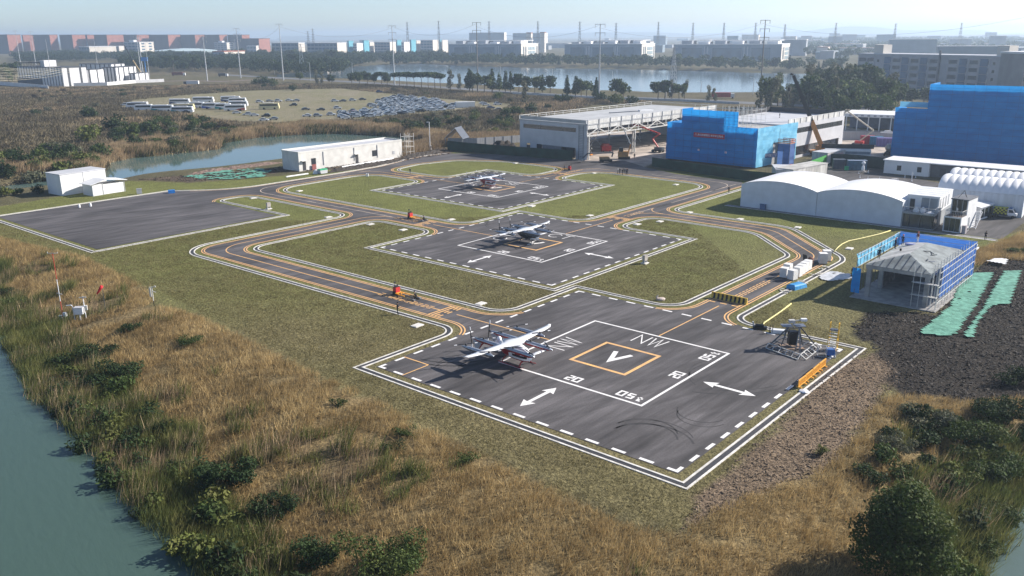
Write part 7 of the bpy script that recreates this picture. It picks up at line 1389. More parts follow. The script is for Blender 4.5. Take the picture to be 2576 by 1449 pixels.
# ---- car park
M_CARW = [mat("car_" + n_, c, .25, .06, .6, coat=.5, metal=mt) for n_, c, mt in (("white", (.70, .71, .72), 0), ("silver", (.40, .42, .45), .5), ("black", (.02, .02, .024), 0), ("blue", (.03, .06, .16), .2), ("grey", (.10, .105, .12), .3), ("red", (.30, .02, .02), 0))]
def car_mesh(kind):
    b = MB(); L_ = 2.25; hh = (1.45, 1.68)[kind]; prof = [(-L_, .28), (L_, .28), (L_ + .05, .62), (L_ - .25, .82), (1.05, .95), (-1.75 if kind else -1.45, .98), (-L_ + .03, .92)]; n = len(prof)
    b.loft([[(x, y, z) for x, z in prof] for y in (-.88, -.90, .90, .88)]); cab = [(1.0, .95), (.35, hh), (-1.35 if kind else -.95, hh), (-1.95 if kind else -1.75, .98)]
    b.loft([[(x, s * (.86 - (z - .95) * .22), z) for x, z in cab] for s in (-1, 1)])
    for x in (-1.35, 1.35):
        for y in (-.86, .86): k = len(b.f); b.tube([(x, y - .09, .32), (x, y + .09, .32)], .32, 10, 1)
    g = MB()
    for s in (-1, 1):
        q = [(.88, .99), (.34, hh - .07), (-1.25 if kind else -.9, hh - .07), (-1.75 if kind else -1.55, 1.01)]; v = [(x, s * (.875 - (z - .95) * .22), z) for x, z in q]; g.add(v, [(0, 1, 2, 3)] if s > 0 else [(3, 2, 1, 0)])
    g.add([(1.02, -.76, .99), (1.02, .76, .99), (.42, .68, hh - .05), (.42, -.68, hh - .05)], [(0, 1, 2, 3)]); xr, xr2 = (-1.97, -1.40) if kind else (-1.77, -1.0); g.add([(xr, -.76, 1.02), (xr, .76, 1.02), (xr2, .68, hh - .05), (xr2, -.68, hh - .05)], [(3, 2, 1, 0)])
    return b, g
CM = []
for kind in (0, 1):
    for ci in range(6):
        b, g = car_mesh(kind); o = b.build('parked_car', [M_CARW[ci], M_TYRE]); w_ = g.build('window', M_DKWIN, o); CM.append((o, w_, kind, ci))
CNM = ["white", "silver", "black", "dark blue", "dark grey", "red"]; used = {}
def put_car(p, rz, ki, ci, label, group):
    src, wsrc = next((o, w_) for o, w_, k, c in CM if k == ki and c == ci)
    if (ki, ci) in used: o = src.copy(); COL.objects.link(o); w2 = wsrc.copy(); COL.objects.link(w2); w2.parent = o
    else: o = src; used[(ki, ci)] = 1
    o.location = p; o.rotation_euler = (0, 0, rz); tag(o, label, 'car', group)
rc = random.Random(3); POLYS = [("in the dense block by the reed bank", [(848, 301), (933, 296), (981, 292), (1145, 275), (1188, 262), (1132, 254), (996, 242), (957, 254), (930, 268), (957, 277), (914, 278), (851, 286)], 2.95, 5.6), ("in the far left rows behind the coaches", [(622, 250), (700, 250), (774, 246), (840, 234), (811, 226), (763, 229), (728, 230), (675, 233), (630, 239)], 3.2, 6.2), ("in the middle far row by the brown scrub", [(770, 252), (900, 258), (955, 256), (940, 248), (880, 238), (830, 236), (775, 245)], 3.3, 7.5)]
ncar = 0; CW_ = [0] * 75 + [1] * 22 + [2] * 12 + [3] * 8 + [4] * 9 + [5] * 1
for zone, poly, sx_, sy_ in POLYS:
    w2 = W2(poly); c = w2.mean(0); a = R(12); ca_, sa_ = math.cos(a), math.sin(a)
    for i in range(-60, 61):
        for j in range(-40, 41):
            u, v = i * sy_ + (j % 2) * 1.2, j * sx_; x, y = c[0] + ca_ * u - sa_ * v, c[1] + sa_ * u + ca_ * v
            if not in_poly(np.array([x]), np.array([y]), w2)[0] or rc.random() < (.12 if sx_ < 3 else .28) or ncar > 272: continue
            ci = rc.choice(CW_); ki = rc.randrange(2); ncar += 1; put_car(Vector((x + rc.uniform(-.5, .5), y + rc.uniform(-.25, .25), .03)), a + rc.uniform(-.08, .08) + (math.pi if rc.random() < .4 else 0), ki, ci, "%s %s parked %s" % (CNM[ci], ("saloon car", "tall hatchback car")[ki], zone), 'cars ' + zone)
SCT = [(653, 258, 0, 1), (678, 256, 1, 0), (700, 256, 0, 1), (727, 254.5, 0, 0), (745, 255, 1, 0), (738, 266.5, 2, 1), (769, 277, 4, 0), (807, 278, 2, 0), (849, 274, 0, 1), (669, 294, 2, 1), (772, 293.5, 0, 0), (799, 293.5, 1, 1), (833, 290.5, 0, 1), (664, 304.5, 0, 0), (688, 301.5, 1, 0), (313, 266, 0, 1), (862, 256, 4, 0), (887, 254, 0, 1), (842, 256, 0, 1), (912, 252, 2, 0), (1252, 264, 0, 1), (1215, 262, 0, 0), (1222, 265, 0, 1), (1234, 273, 3, 0), (1252, 279, 4, 1), (954, 233, 3, 1), (470, 284, 2, 0), (640, 292, 0, 0), (622, 290, 0, 1), (596, 286, 0, 0)]
for k, (dx, dy, ci, ki) in enumerate(SCT): put_car(P(dx, dy, .03), R(rc.choice((8, 190, 15))), ki, ci, "%s %s standing apart on the open gravel of the car park" % (CNM[ci], ("saloon car", "tall hatchback car")[ki]), 'scattered cars on the car park')
def bus(label, x0, x1, yb, c1, c2, front=1, low=None):
    s = P((x0 + x1) / 2, yb); sc_ = (s.y * _cp + CAM_H * _sp) / FPX; L_ = max(8.5, min(12.2, (x1 - x0) * sc_)); t = thing('coach', label, 'coach', s + Vector((0, 0, .03)), R(4) if front > 0 else R(184), 'coaches parked at the left of the car park'); b = MB()
    b.loft([[(x, y, z) for x, z in ((-L_ / 2, .4), (L_ / 2 - .1, .4), (L_ / 2, 1.2), (L_ / 2 - .45, 3.2), (-L_ / 2 + .1, 3.3))] for y in (-1.25, -1.22 - .03, 1.25)]); b.build('body', c1, t)
    for s_ in (-1, 1):
        MB().box(-L_ / 2 + .5, L_ / 2 - .9, s_ * 1.262 - .01, s_ * 1.262 + .01, 1.85, 2.75).build('window_band', M_DKWIN, t); g = MB(); v = [(-L_ / 2 + .06, s_ * 1.27, .45), (-L_ / 2 + 5.5, s_ * 1.27, .45), (-L_ / 2 + 3.2, s_ * 1.27, 1.25), (-L_ / 2 + .06, s_ * 1.27, 1.75)]; g.add(v, [(0, 1, 2, 3)] if s_ < 0 else [(3, 2, 1, 0)]); g.build('livery_sweep', c2, t)
    MB().box(L_ / 2 - .42, L_ / 2 - .36, -1.1, 1.1, 1.6, 2.9).build('windscreen', M_DKWIN, t); wheels(t, [(-L_ / 2 + 2.6, -1.15), (L_ / 2 - 2.4, -1.15), (-L_ / 2 + 2.6, 1.15), (L_ / 2 - 2.4, 1.15)], .5, .26); MB().box(-L_ / 2 + 2, L_ / 2 - 3, -.8, .8, 3.31, 3.45).build('roof_unit', M_WROOF, t)
BW_, BC, BN, BT, BB, BR = M_WHT_P, mat("coach_cream", (.62, .55, .32), .4, .1, .5), mat("coach_navy", (.02, .04, .16), .3, .1, .5), mat("coach_teal", (.02, .28, .30), .3, .1, .5), mat("coach_blue", (.03, .10, .45), .3, .1, .5), mat("coach_red", (.55, .10, .06), .3, .1, .5)
BL = ["white coach with navy tail at the left end of the coach park", "plain white coach facing left in the front row", "white coach with a teal sweep in the front row", "white coach with a navy sweep half hidden in the back row", "plain white coach in the middle of the back row", "white coach with teal sweep nearest the scrub", "cream sided coach squeezed behind the nearest coach", "short white coach with blue tail in the middle gap", "white coach with blue tail right of the middle gap", "teal tailed coach beside the red striped coach", "white coach with red stripes facing left", "white coach with pale teal tail behind the red striped coach", "plain white coach at the right of the back row", "white coach with navy tail at the far right of the back row", "cream coach standing alone on the gravel"]
for lb, a in zip(BL, ((320, 372, 272, BW_, BN, -1), (340, 383, 278.5, BW_, BW_, -1), (383, 437, 280, BW_, BT, 1), (428, 478, 263, BW_, BN, 1), (485, 540, 258, BW_, BW_, 1), (433, 487, 284, BW_, BT, 1), (432, 490, 277, BC, BW_, 1), (485, 507, 272, BW_, BB, 1), (510, 555, 274, BW_, BB, 1), (545, 580, 275.5, BW_, BT, 1), (565, 618, 279, BW_, BR, -1), (577, 624, 269, BW_, BT, 1), (577, 620, 260.5, BW_, BW_, 1), (557, 605, 256, BW_, BN, 1), (653, 703, 275, BC, BC, 1))): bus(lb, *a)
t = thing('guard_hut', "long white hut at the right end of the dense car block", 'hut', P(1148, 271), R(8)); MB().box(0, 10, 0, 3.5, 0, 2.7).build('wall', M_WALLW, t); MB().box(-.2, 10.2, -.2, 3.7, 2.7, 2.9).build('roof', M_WHT_P, t)

for o, w_, k, c in CM:
    if (k, c) not in used: bpy.data.objects.remove(w_); bpy.data.objects.remove(o)
# ================================================================== vegetation
def leafmat(name, c1, c2, c3, sc=.25, trans=.25, var=.35):
    """leaf or blade: two noise tones over the ground plan plus per-object and per-face variation"""
    m = bpy.data.materials.new(name); m.use_nodes = True; n = m.node_tree; L = n.links.new; b = n.nodes["Principled BSDF"]; out = n.nodes["Material Output"]
    g = n.nodes.new("ShaderNodeNewGeometry"); q = n.nodes.new("ShaderNodeTexNoise"); q.inputs['Scale'].default_value = sc; q.inputs['Detail'].default_value = 4; q.inputs['Roughness'].default_value = .7; L(g.outputs['Position'], q.inputs['Vector'])
    rp = n.nodes.new("ShaderNodeValToRGB"); e = rp.color_ramp.elements; e[0].position = .32; e[0].color = (*c1, 1); e[1].position = .68; e[1].color = (*c3, 1); k = rp.color_ramp.elements.new(.5); k.color = (*c2, 1); L(q.outputs[0], rp.inputs[0])
    mr = n.nodes.new("ShaderNodeMapRange"); mr.inputs[3].default_value = 1 - var; mr.inputs[4].default_value = 1 + var; L(g.outputs['Random Per Island'], mr.inputs[0])
    oi = n.nodes.new("ShaderNodeObjectInfo"); mo = n.nodes.new("ShaderNodeMapRange"); mo.inputs[3].default_value = .8; mo.inputs[4].default_value = 1.2; L(oi.outputs['Random'], mo.inputs[0])
    mm = n.nodes.new("ShaderNodeMath"); mm.operation = 'MULTIPLY'; L(mr.outputs[0], mm.inputs[0]); L(mo.outputs[0], mm.inputs[1])
    v = n.nodes.new("ShaderNodeVectorMath"); v.operation = 'SCALE'; L(rp.outputs[0], v.inputs[0]); L(mm.outputs[0], v.inputs['Scale']); L(v.outputs[0], b.inputs['Base Color'])
    b.inputs['Roughness'].default_value = .75; b.inputs['Specular IOR Level'].default_value = .25
    t = n.nodes.new("ShaderNodeBsdfTranslucent"); L(v.outputs[0], t.inputs[0]); mx = n.nodes.new("ShaderNodeMixShader"); mx.inputs[0].default_value = trans; L(b.outputs[0], mx.inputs[1]); L(t.outputs[0], mx.inputs[2]); L(mx.outputs[0], out.inputs[0]); return m
def mesh_np(name, V, nper, m):
    """V: (faces * nper, 3)"""
    me = bpy.data.meshes.new(name); n = len(V); me.vertices.add(n); me.vertices.foreach_set('co', V.astype(np.float32).ravel()); me.loops.add(n); me.loops.foreach_set('vertex_index', np.arange(n, dtype=np.int32))
    me.polygons.add(n // nper); me.polygons.foreach_set('loop_start', np.arange(0, n, nper, dtype=np.int32)); me.update(); me.validate(); me.materials.append(m); return me
def link(name, me, parent=None): o = bpy.data.objects.new(name, me); COL.objects.link(o); o.parent = parent; return o
def leaves(lobes, n, s, r, up=.25, shell=.55, flat=1.0):
    """n leaf cards of size s spread through ellipsoid lobes [(x, y, z, rx, ry, rz)]"""
    lb = np.array(lobes, float); wgt = (lb[:, 3] * lb[:, 4] * lb[:, 5]) ** .67; k = r.choice(len(lb), n, p=wgt / wgt.sum()); d = r.normal(size=(n, 3)); d /= np.linalg.norm(d, axis=1)[:, None]
    rad = shell + (1 - shell) * r.random((n, 1)) ** .6; rad *= .86 + .28 * r.random((n, 1)); c = lb[k, :3] + d * lb[k, 3:] * rad
    nm = d + r.normal(size=(n, 3)) * .75 + np.array([0, 0, up]); nm /= np.linalg.norm(nm, axis=1)[:, None]; a = np.cross(nm, r.normal(size=(n, 3))); a /= np.linalg.norm(a, axis=1)[:, None]; b = np.cross(nm, a)
    sz = (s * (.55 + .9 * r.random((n, 1)))); a = a * sz; b = b * sz * .62 * flat
    return np.stack([c - a * .5, c + b * .5 - a * .05, c + a * .55, c - b * .5 + a * .05], 1).reshape(-1, 3)
TR = np.random.default_rng(11)
M_BARK = mat("bark", (.10, .075, .055), .9, .35, 3); M_BARKP = mat("bark_pale", (.26, .23, .20), .9, .3, 3)
LM = {'dark': leafmat("leaf_dark", (.014, .030, .009), (.024, .046, .013), (.046, .070, .020), .12), 'mid': leafmat("leaf_mid", (.032, .058, .014), (.056, .086, .020), (.095, .115, .030), .15), 'lime': leafmat("leaf_lime", (.070, .095, .022), (.105, .125, .030), (.15, .155, .045), .2), 'dusty': leafmat("leaf_dusty", (.075, .085, .055), (.11, .115, .07), (.16, .15, .095), .2), 'autumn': leafmat("leaf_autumn", (.075, .060, .035), (.11, .085, .05), (.15, .12, .07), .2)}
def tree_proto(kind, h, n, s, lm, seed):
    r = np.random.default_rng(seed); lobes = []
    if kind == 'round':
        for _ in range(11): a = r.uniform(0, 6.28); q = h * .24 * r.random() ** .5; k = h * r.uniform(.13, .21); lobes.append((q * math.cos(a) * 1.25, q * math.sin(a) * 1.25, h * r.uniform(.48, .82), k * 1.2, k * 1.2, k))
    elif kind == 'cone':
        for i in range(9): z = h * (.2 + .75 * i / 8); k = h * (.17 * (1 - i / 9.5) + .025); lobes.append((r.uniform(-.2, .2), r.uniform(-.2, .2), z, k * 1.15, k * 1.15, h * .07))
    elif kind == 'poplar':
        for i in range(10): z = h * (.22 + .7 * i / 9); k = h * r.uniform(.07, .13); a = r.uniform(0, 6.28); lobes.append((k * .9 * math.cos(a), k * .9 * math.sin(a), z, k, k, k * 1.3))
    elif kind == 'spread':
        for _ in range(10): a = r.uniform(0, 6.28); q = h * .38 * r.random() ** .5; k = h * r.uniform(.12, .17); lobes.append((q * math.cos(a), q * math.sin(a), h * (.80 - .15 * (q / h)), k * 1.35, k * 1.35, k * .8))
    else:
        for _ in range(8): a = r.uniform(0, 6.28); q = h * .42 * r.random() ** .5; k = h * r.uniform(.24, .36); lobes.append((q * math.cos(a), q * math.sin(a), h * r.uniform(.25, .6), k * 1.2, k * 1.2, k))
    cr = mesh_np('crown', leaves(lobes, n, s, r), 4, LM[lm]); tk = MB(); tr_ = .018 * h + .05; tk.tube([(0, 0, -.3), (.02 * h, 0, h * .3), (0, .015 * h, h * .62), (0, 0, h * .85)], [tr_, tr_ * .8, tr_ * .5, tr_ * .15], 7)
    for lo in lobes[:6]: z0 = min(lo[2] * .75, h * .55); tk.tube([(0, 0, z0), (lo[0] * .6, lo[1] * .6, (z0 + lo[2]) / 2), lo[:3]], [tr_ * .45, tr_ * .3, tr_ * .1], 5)
    o = tk.build('trunk', M_BARK); me = o.data; bpy.data.objects.remove(o); return cr, me
TP = {}
for kind, h, n, s, lms in (('round', 9, 900, 1.0, ('dark', 'mid')), ('cone', 12, 620, .95, ('dark', 'mid')), ('poplar', 14, 700, .85, ('mid', 'dusty')), ('spread', 9, 800, 1.0, ('dark', 'mid')), ('shrub', 4, 520, .6, ('dark', 'mid', 'lime', 'dusty', 'autumn'))):
    for lm in lms:
        for sd in range(2): TP[(kind, lm, sd)] = (h, *tree_proto(kind, h, n, s, lm, 100 + sd * 7 + len(TP)))
TC = {'round': 'broadleaf_tree', 'cone': 'conifer_tree', 'poplar': 'poplar_tree', 'spread': 'spreading_tree', 'shrub': 'shrub'}
ta = random.Random(9)
def plant(kind, lm, p, h, label, group=None):
    hh, cr, tk = TP[(kind, lm, ta.randrange(2))]; k = h / hh; t = thing(TC[kind], label, 'shrub' if kind == 'shrub' else 'tree', p, ta.uniform(0, 6.28), group); t.scale = (k * ta.uniform(.9, 1.2), k * ta.uniform(.9, 1.2), k); link('crown', cr, t); link('trunk', tk, t); return t
def belt(kinds, poly, n, h0, h1, label, group, minsep=4.0):
    w2 = W2(poly); lo, hi = w2.min(0), w2.max(0); pts = []; tries = 0
    while len(pts) < n and tries < n * 60:
        tries += 1; x, y = ta.uniform(lo[0], hi[0]), ta.uniform(lo[1], hi[1])
        if not in_poly(np.array([x]), np.array([y]), w2)[0] or any((x - a) ** 2 + (y - b) ** 2 < minsep ** 2 for a, b in pts): continue
        pts.append((x, y)); kd, lm = kinds[ta.randrange(len(kinds))]; plant(kd, lm, (x, y, gz((x, y)) - .1), ta.uniform(h0, h1), label % {'round': 'broadleaf tree', 'cone': 'pointed conifer', 'poplar': 'slim poplar', 'spread': 'flat crowned tree', 'shrub': 'shrub'}[kd], group + ' ' + kd)
DK = [('round', 'dark'), ('round', 'mid'), ('round', 'dark'), ('cone', 'dark'), ('spread', 'dark')]
belt(DK, [(300, 150), (420, 143), (540, 150), (700, 145), (860, 148), (960, 158), (900, 172), (900, 192), (800, 198), (640, 192), (560, 186), (430, 184), (300, 178)], 62, 12, 20, "dark green %s in the wood between the substation and the lake", 'trees of the wood left of the lake', 8)
belt([('round', 'dark'), ('cone', 'dark'), ('round', 'mid')], [(960, 158), (1120, 153), (1300, 158), (1500, 160), (1700, 164), (1900, 169), (2140, 172), (2150, 180), (1900, 178), (1700, 172), (1500, 168), (1300, 165), (1130, 161), (970, 162)], 60, 9, 15, "hazy dark %s on the far lake shore below the glass offices", 'trees on the far lake shore', 8)
belt([('round', 'dark'), ('round', 'mid')], [(640, 146), (760, 146), (940, 145), (1125, 139), (1125, 147), (960, 156), (760, 156), (640, 156)], 20, 6, 9, "dark %s at the foot of the dormitories", 'trees at the foot of the dormitories', 10)
belt([('round', 'dark'), ('round', 'mid')], [(40, 146), (180, 140), (330, 138), (330, 150), (190, 158), (60, 160)], 16, 8, 13, "dark %s behind the substation", 'trees behind the substation', 10)
belt([('round', 'dark'), ('poplar', 'mid')], [(-40, 208), (-10, 190), (45, 185), (48, 205), (0, 212)], 12, 10, 15, "dark %s at the left edge beside the substation", 'trees left of the substation', 6)
belt([('round', 'dark'), ('round', 'dark'), ('poplar', 'mid'), ('poplar', 'dusty'), ('round', 'mid')], [(1890, 268), (1980, 258), (2100, 262), (2245, 282), (2240, 310), (2120, 303), (2000, 285), (1900, 282)], 44, 10, 17, "dense %s behind the grey clad hangar", 'dense trees behind the grey hangar', 5)
belt([('poplar', 'dusty'), ('round', 'dark')], [(2030, 240), (2150, 236), (2240, 250), (2240, 275), (2100, 262), (2000, 255)], 22, 14, 21, "tall %s before the five storey factory", 'tall trees before the factory', 6)
belt([('round', 'mid'), ('round', 'dark')], [(2155, 240), (2330, 262), (2330, 275), (2160, 255)], 10, 8, 12, "low %s at the foot of the five storey factory", 'low trees at the factory foot', 6)
belt([('cone', 'dark'), ('round', 'dark')], [(1010, 150), (1180, 143), (1420, 146), (1700, 149), (1960, 152), (2060, 160), (1960, 163), (1700, 158), (1420, 155), (1180, 152)], 40, 6, 10, "dark %s standing against the glass offices", 'trees against the glass offices', 9)
def wood(name, label, polys, sp, h, s, seed, lm):
    r = np.random.default_rng(seed); lobes = []
    for poly in polys:
        w2 = W2(poly); lo, hi = w2.min(0), w2.max(0); n = int((hi[0] - lo[0]) * (hi[1] - lo[1]) / sp ** 2); X, Y = r.uniform(lo[0], hi[0], n), r.uniform(lo[1], hi[1], n); k = in_poly(X, Y, w2)
        for x, y in zip(X[k], Y[k]):
            hh = h * r.uniform(.7, 1.25)
            for _ in range(4): q = hh * .26; a = r.uniform(0, 6.28); lobes.append((x + q * math.cos(a), y + q * math.sin(a), hh * r.uniform(.4, .85), hh * .24, hh * .24, hh * .2))
    stuff(link(name, mesh_np(name, leaves(lobes, len(lobes) * 26, s, r), 4, LM[lm])), label, 'wood')
wood('far_wood', "unbroken dark wood left of the lake and behind the substation", [[(300, 152), (420, 144), (540, 151), (700, 146), (860, 149), (950, 160), (890, 172), (860, 190), (780, 194), (640, 186), (560, 180), (430, 180), (310, 176)], [(30, 146), (180, 139), (340, 138), (340, 148), (190, 156), (50, 160)], [(640, 152), (760, 152), (940, 150), (1125, 144), (1125, 147), (960, 155), (760, 156), (640, 156)]], 9.5, 12, 1.7, 51, 'dark')
wood('far_wood', "hazy dark belt of trees along the far lake shore", [[(960, 160), (1120, 156), (1300, 161), (1500, 163), (1700, 167), (1900, 172), (2140, 174), (2150, 180), (1900, 179), (1700, 173), (1500, 169), (1300, 166), (1130, 162), (970, 163)]], 10, 11, 1.7, 52, 'dark')
wood('far_wood', "hazy tree cover between the lowland roofs", [[(2010, 112), (2600, 112), (2600, 128), (2180, 150), (2020, 150)], [(2010, 100), (2600, 100), (2600, 110), (2010, 110)]], 34, 12, 3.5, 53, 'mid')
# single trees on the near shore of the lake
NS = [(885, 213, 'round', 'dark', 182), (905, 214, 'round', 'mid', 180), (925, 213, 'round', 'dark', 178), (942, 214, 'round', 'dark', 184), (960, 215, 'spread', 'dark', 177), (975, 216, 'round', 'dark', 182), (1006, 218, 'spread', 'dark', 178), (1024, 219, 'spread', 'mid', 177), (1042, 219, 'spread', 'dark', 179), (1060, 220, 'spread', 'dark', 177), (1078, 221, 'spread', 'dark', 177), (1094, 222, 'spread', 'mid', 178), (1108, 222, 'spread', 'dark', 182), (1134, 226, 'poplar', 'dusty', 176), (1158, 226, 'poplar', 'dusty', 186), (1181, 230, 'cone', 'dark', 174), (1189, 231, 'round', 'dark', 178), (1218, 232, 'round', 'mid', 184), (1238, 231, 'cone', 'dark', 175), (1256, 230, 'cone', 'mid', 184), (1272, 231, 'cone', 'dark', 178), (1284, 232, 'cone', 'mid', 180), (1305, 232, 'round', 'dark', 183), (1322, 233, 'round', 'dark', 190), (1345, 234, 'round', 'mid', 191), (1364, 234, 'cone', 'dark', 188), (1384, 235, 'round', 'dark', 188), (1426, 242, 'cone', 'dark', 190), (1448, 242, 'cone', 'dark', 191), (1462, 242, 'round', 'dark', 198), (1476, 243, 'round', 'dusty' if False else 'mid', 200), (1500, 247, 'cone', 'dark', 196), (1550, 248, 'round', 'dark', 195), (1568, 249, 'round', 'mid', 205), (1655, 249, 'round', 'dark', 203), (1672, 249, 'round', 'dark', 199), (1690, 249, 'poplar', 'dusty', 200), (1708, 249, 'round', 'mid', 205), (1722, 249, 'poplar', 'dusty', 203), (1784, 256, 'poplar', 'dusty', 215), (1796, 257, 'poplar', 'dusty', 222), (795, 212, 'poplar', 'dusty', 175), (812, 212, 'poplar', 'dusty', 180), (835, 213, 'round', 'dark', 186), (755, 207, 'round', 'mid', 180)]
for k, (dx, dy, kd, lm, yt) in enumerate(NS):
    p = G(dx, dy); plant(kd, lm, p, max(4, height_at(p, yt)), "%s %s on the near lake shore" % ({'dark': 'dark green', 'mid': 'mid green', 'dusty': 'thin grey green'}[lm], {'round': 'round crowned tree', 'cone': 'pointed conifer', 'poplar': 'slim tree', 'spread': 'flat crowned tree'}[kd]), 'trees on the near lake shore ' + kd + lm)
SB = [(1322, 262, 'poplar', 'dusty', 205, "big loose grey green tree in the scrub left of the steel hangar"), (1300, 290, 'shrub', 'mid', 262, "broad green shrub before the big loose tree"), (1335, 283, 'shrub', 'dark', 255, "dark shrub close to the steel hangar's back"), (1250, 250, 'shrub', 'mid', 228, "mid green shrub in the scrub right of the parking block"), (1377, 275, 'shrub', 'dark', 258, "very dark round shrub behind the hangar roof edge"), (1550, 262, 'shrub', 'lime', 228, "bright green shrub by the pole behind the steel hangar"), (1588, 262, 'shrub', 'dark', 236, "dark shrub right of the bright green one"), (1510, 255, 'shrub', 'dark', 225, "dark shrub just left of the hangar pole"), (1420, 258, 'shrub', 'dark', 232, "dark shrub below the lakeside conifers"), (1400, 256, 'shrub', 'mid', 236, "small mid green shrub below the lakeside conifers"), (225, 297, 'shrub', 'dark', 264, "dark green shrub alone in the brown scrub left of the coaches"), (222, 357, 'shrub', 'lime', 308, "yellow green rounded tree on the pond bank"), (260, 395, 'shrub', 'mid', 355, "green bush leaning to the pond tip"), (160, 400, 'shrub', 'dark', 355, "dark bush left of the yellow green tree"), (110, 405, 'shrub', 'mid', 365, "broad bush on the far pond bank at the left"), (205, 415, 'shrub', 'lime', 372, "lime green bush over the pond bank"), (60, 420, 'shrub', 'dark', 380, "dark bush at the left end of the pond bank"), (330, 345, 'shrub', 'mid', 306, "mid green bush in the thicket below the coaches"), (385, 335, 'shrub', 'dark', 296, "dark bush in the thicket below the coaches"), (290, 330, 'shrub', 'dark', 285, "dark bush in the thicket left of the coaches"), (430, 325, 'shrub', 'mid', 296, "green bush in the thicket below the nearest coach"), (350, 375, 'shrub', 'dark', 335, "dark bush above the tan reeds"), (440, 365, 'shrub', 'dusty', 335, "dusty bush above the tan reeds"), (500, 345, 'shrub', 'dusty', 315, "dusty bush at the edge of the gravel"), (560, 330, 'shrub', 'autumn', 300, "brown bush at the lower left edge of the car park"), (1040, 330, 'shrub', 'dark', 296, "dark bush below the dense car block"), (1085, 322, 'shrub', 'dark', 290, "second dark bush below the dense car block"), (1010, 322, 'shrub', 'dark', 300, "low dark bush at the lower corner of the dense car block"), (735, 228, 'shrub', 'dark', 210, "dark bush behind the far left car rows"), (1270, 292, 'shrub', 'mid', 268, "green bush right of the hut"), (1180, 320, 'shrub', 'dusty', 296, "dusty bush on the reed bank below the hut"), (12, 494, 'shrub', 'lime', 462, "leafy bright bush at the left edge below the pond"), (45, 490, 'shrub', 'mid', 470, "leafy green bush beside the tall storage shed"), (95, 488, 'shrub', 'dark', 462, "dark low bush at the corner of the tall storage shed"), (665, 214, 'shrub', 'dark', 188, "dark bush at the right end of the dirt track"), (690, 216, 'shrub', 'mid', 194, "green bush beside the plain power pole"), (640, 214, 'shrub', 'mid', 196, "green bush by the dirt track end"), (2100, 295, 'shrub', 'autumn', 262, "bare brown bush behind the grey hangar")]
for dx, dy, kd, lm, yt, lb in SB: p = G(dx, dy); plant(kd, lm, p, height_at(p, yt), lb)
# ---- grasses as blades
def region(n, poly, inside=None, seed=1, avoid=None):
    r = np.random.default_rng(seed); w2 = poly if isinstance(poly, np.ndarray) else W2(poly); lo, hi = w2.min(0), w2.max(0); X = r.uniform(lo[0], hi[0], n * 4); Y = r.uniform(lo[1], hi[1], n * 4); k = in_poly(X, Y, w2); X, Y = X[k][:n], Y[k][:n]
    if avoid is not None: k = ~avoid(X, Y); X, Y = X[k], Y[k]
    return X, Y
def blades(name, X, Y, h, w, per, m, label, cat, seed=2, lean=.45, spread=.25, kind='stuff', wind=(.25, .05), hmod=None):
    r = np.random.default_rng(seed); n = len(X); Z = ground_h(X, Y); X, Y, Z = [np.repeat(a, per) for a in (X, Y, Z)]; N = n * per; hs = h * (.55 + .75 * r.random(N)) * (np.repeat(hmod, per) if hmod is not None else 1)
    bx, by = X + r.normal(size=N) * spread, Y + r.normal(size=N) * spread; a = r.uniform(0, 6.28, N); ww = w * (.6 + .8 * r.random(N)); la = r.normal(size=(N, 2)) * lean * hs[:, None] + np.array(wind) * hs[:, None]
    dx, dy = np.cos(a) * ww / 2, np.sin(a) * ww / 2; V = np.empty((N, 3, 3)); V[:, 0] = np.stack([bx - dx, by - dy, Z - .03], 1); V[:, 1] = np.stack([bx + dx, by + dy, Z - .03], 1); V[:, 2] = np.stack([bx + la[:, 0], by + la[:, 1], Z + hs], 1)
    o = link(name, mesh_np(name, V.reshape(-1, 3), 3, m)); stuff(o, label, cat); return o
G_DRY = leafmat("grass_dry", (.26, .185, .080), (.45, .325, .150), (.60, .455, .225), .16, .3, .35); G_STRAW = leafmat("reed_tan", (.21, .15, .09), (.32, .235, .14), (.42, .32, .195), .2, .3, .4)
G_GRN = leafmat("reed_green", (.060, .080, .022), (.115, .130, .038), (.215, .200, .070), .35, .35, .5); G_SCR = leafmat("scrub_brown", (.085, .068, .044), (.125, .104, .062), (.21, .172, .105), .045, .2, .45); G_OLV = leafmat("lawn_blade", (.125, .108, .046), (.185, .160, .070), (.26, .222, .11), .2, .3, .4)
wet = lambda X, Y: in_poly(X, Y, riv) | in_poly(X, Y, pnd)
def dR(X, Y): return np.minimum(line_dist(X, Y, riv_e), line_dist(X, Y, pnd_e))
view = W2([(-60, 600), (-60, 1560), (2640, 1560), (2640, 940)]); bpv = np.vstack([bank, W2([(2900, 1600), (1288, 1600), (-420, 1600)])])
X, Y = region(95000, bpv, seed=5, avoid=wet)
dr = dR(X, Y); gr_ = fbm(X, Y, 7.5); dl = line_dist(X, Y, bank)
mud = in_poly(X + (fbm(X, Y, 4) - .5) * 4, Y + (fbm(X + 50, Y, 4) - .5) * 4, mud_poly)
path = line_dist(X, Y, W2([(388, 768), (330, 790), (230, 800), (160, 808)])) < 1.3
band = 4.5 + 6.5 * fbm(X + 11, Y, 9); isr = (dr < band) | (gr_ > .68) & (dl > 3)
bare = (fbm(X + 70, Y + 20, 3.0) < .30) | path | mud
k = ~isr & ~bare; blades('dry_grass', X[k], Y[k], .78, .05, 7, G_DRY, "tall dry golden grass covering the near bank", 'grass', 3, lean=.42, spread=.30, hmod=(.45 + .9 * fbm(X[k], Y[k], 3.2)) * np.clip(.75 + dl[k] / 4, .75, 1))
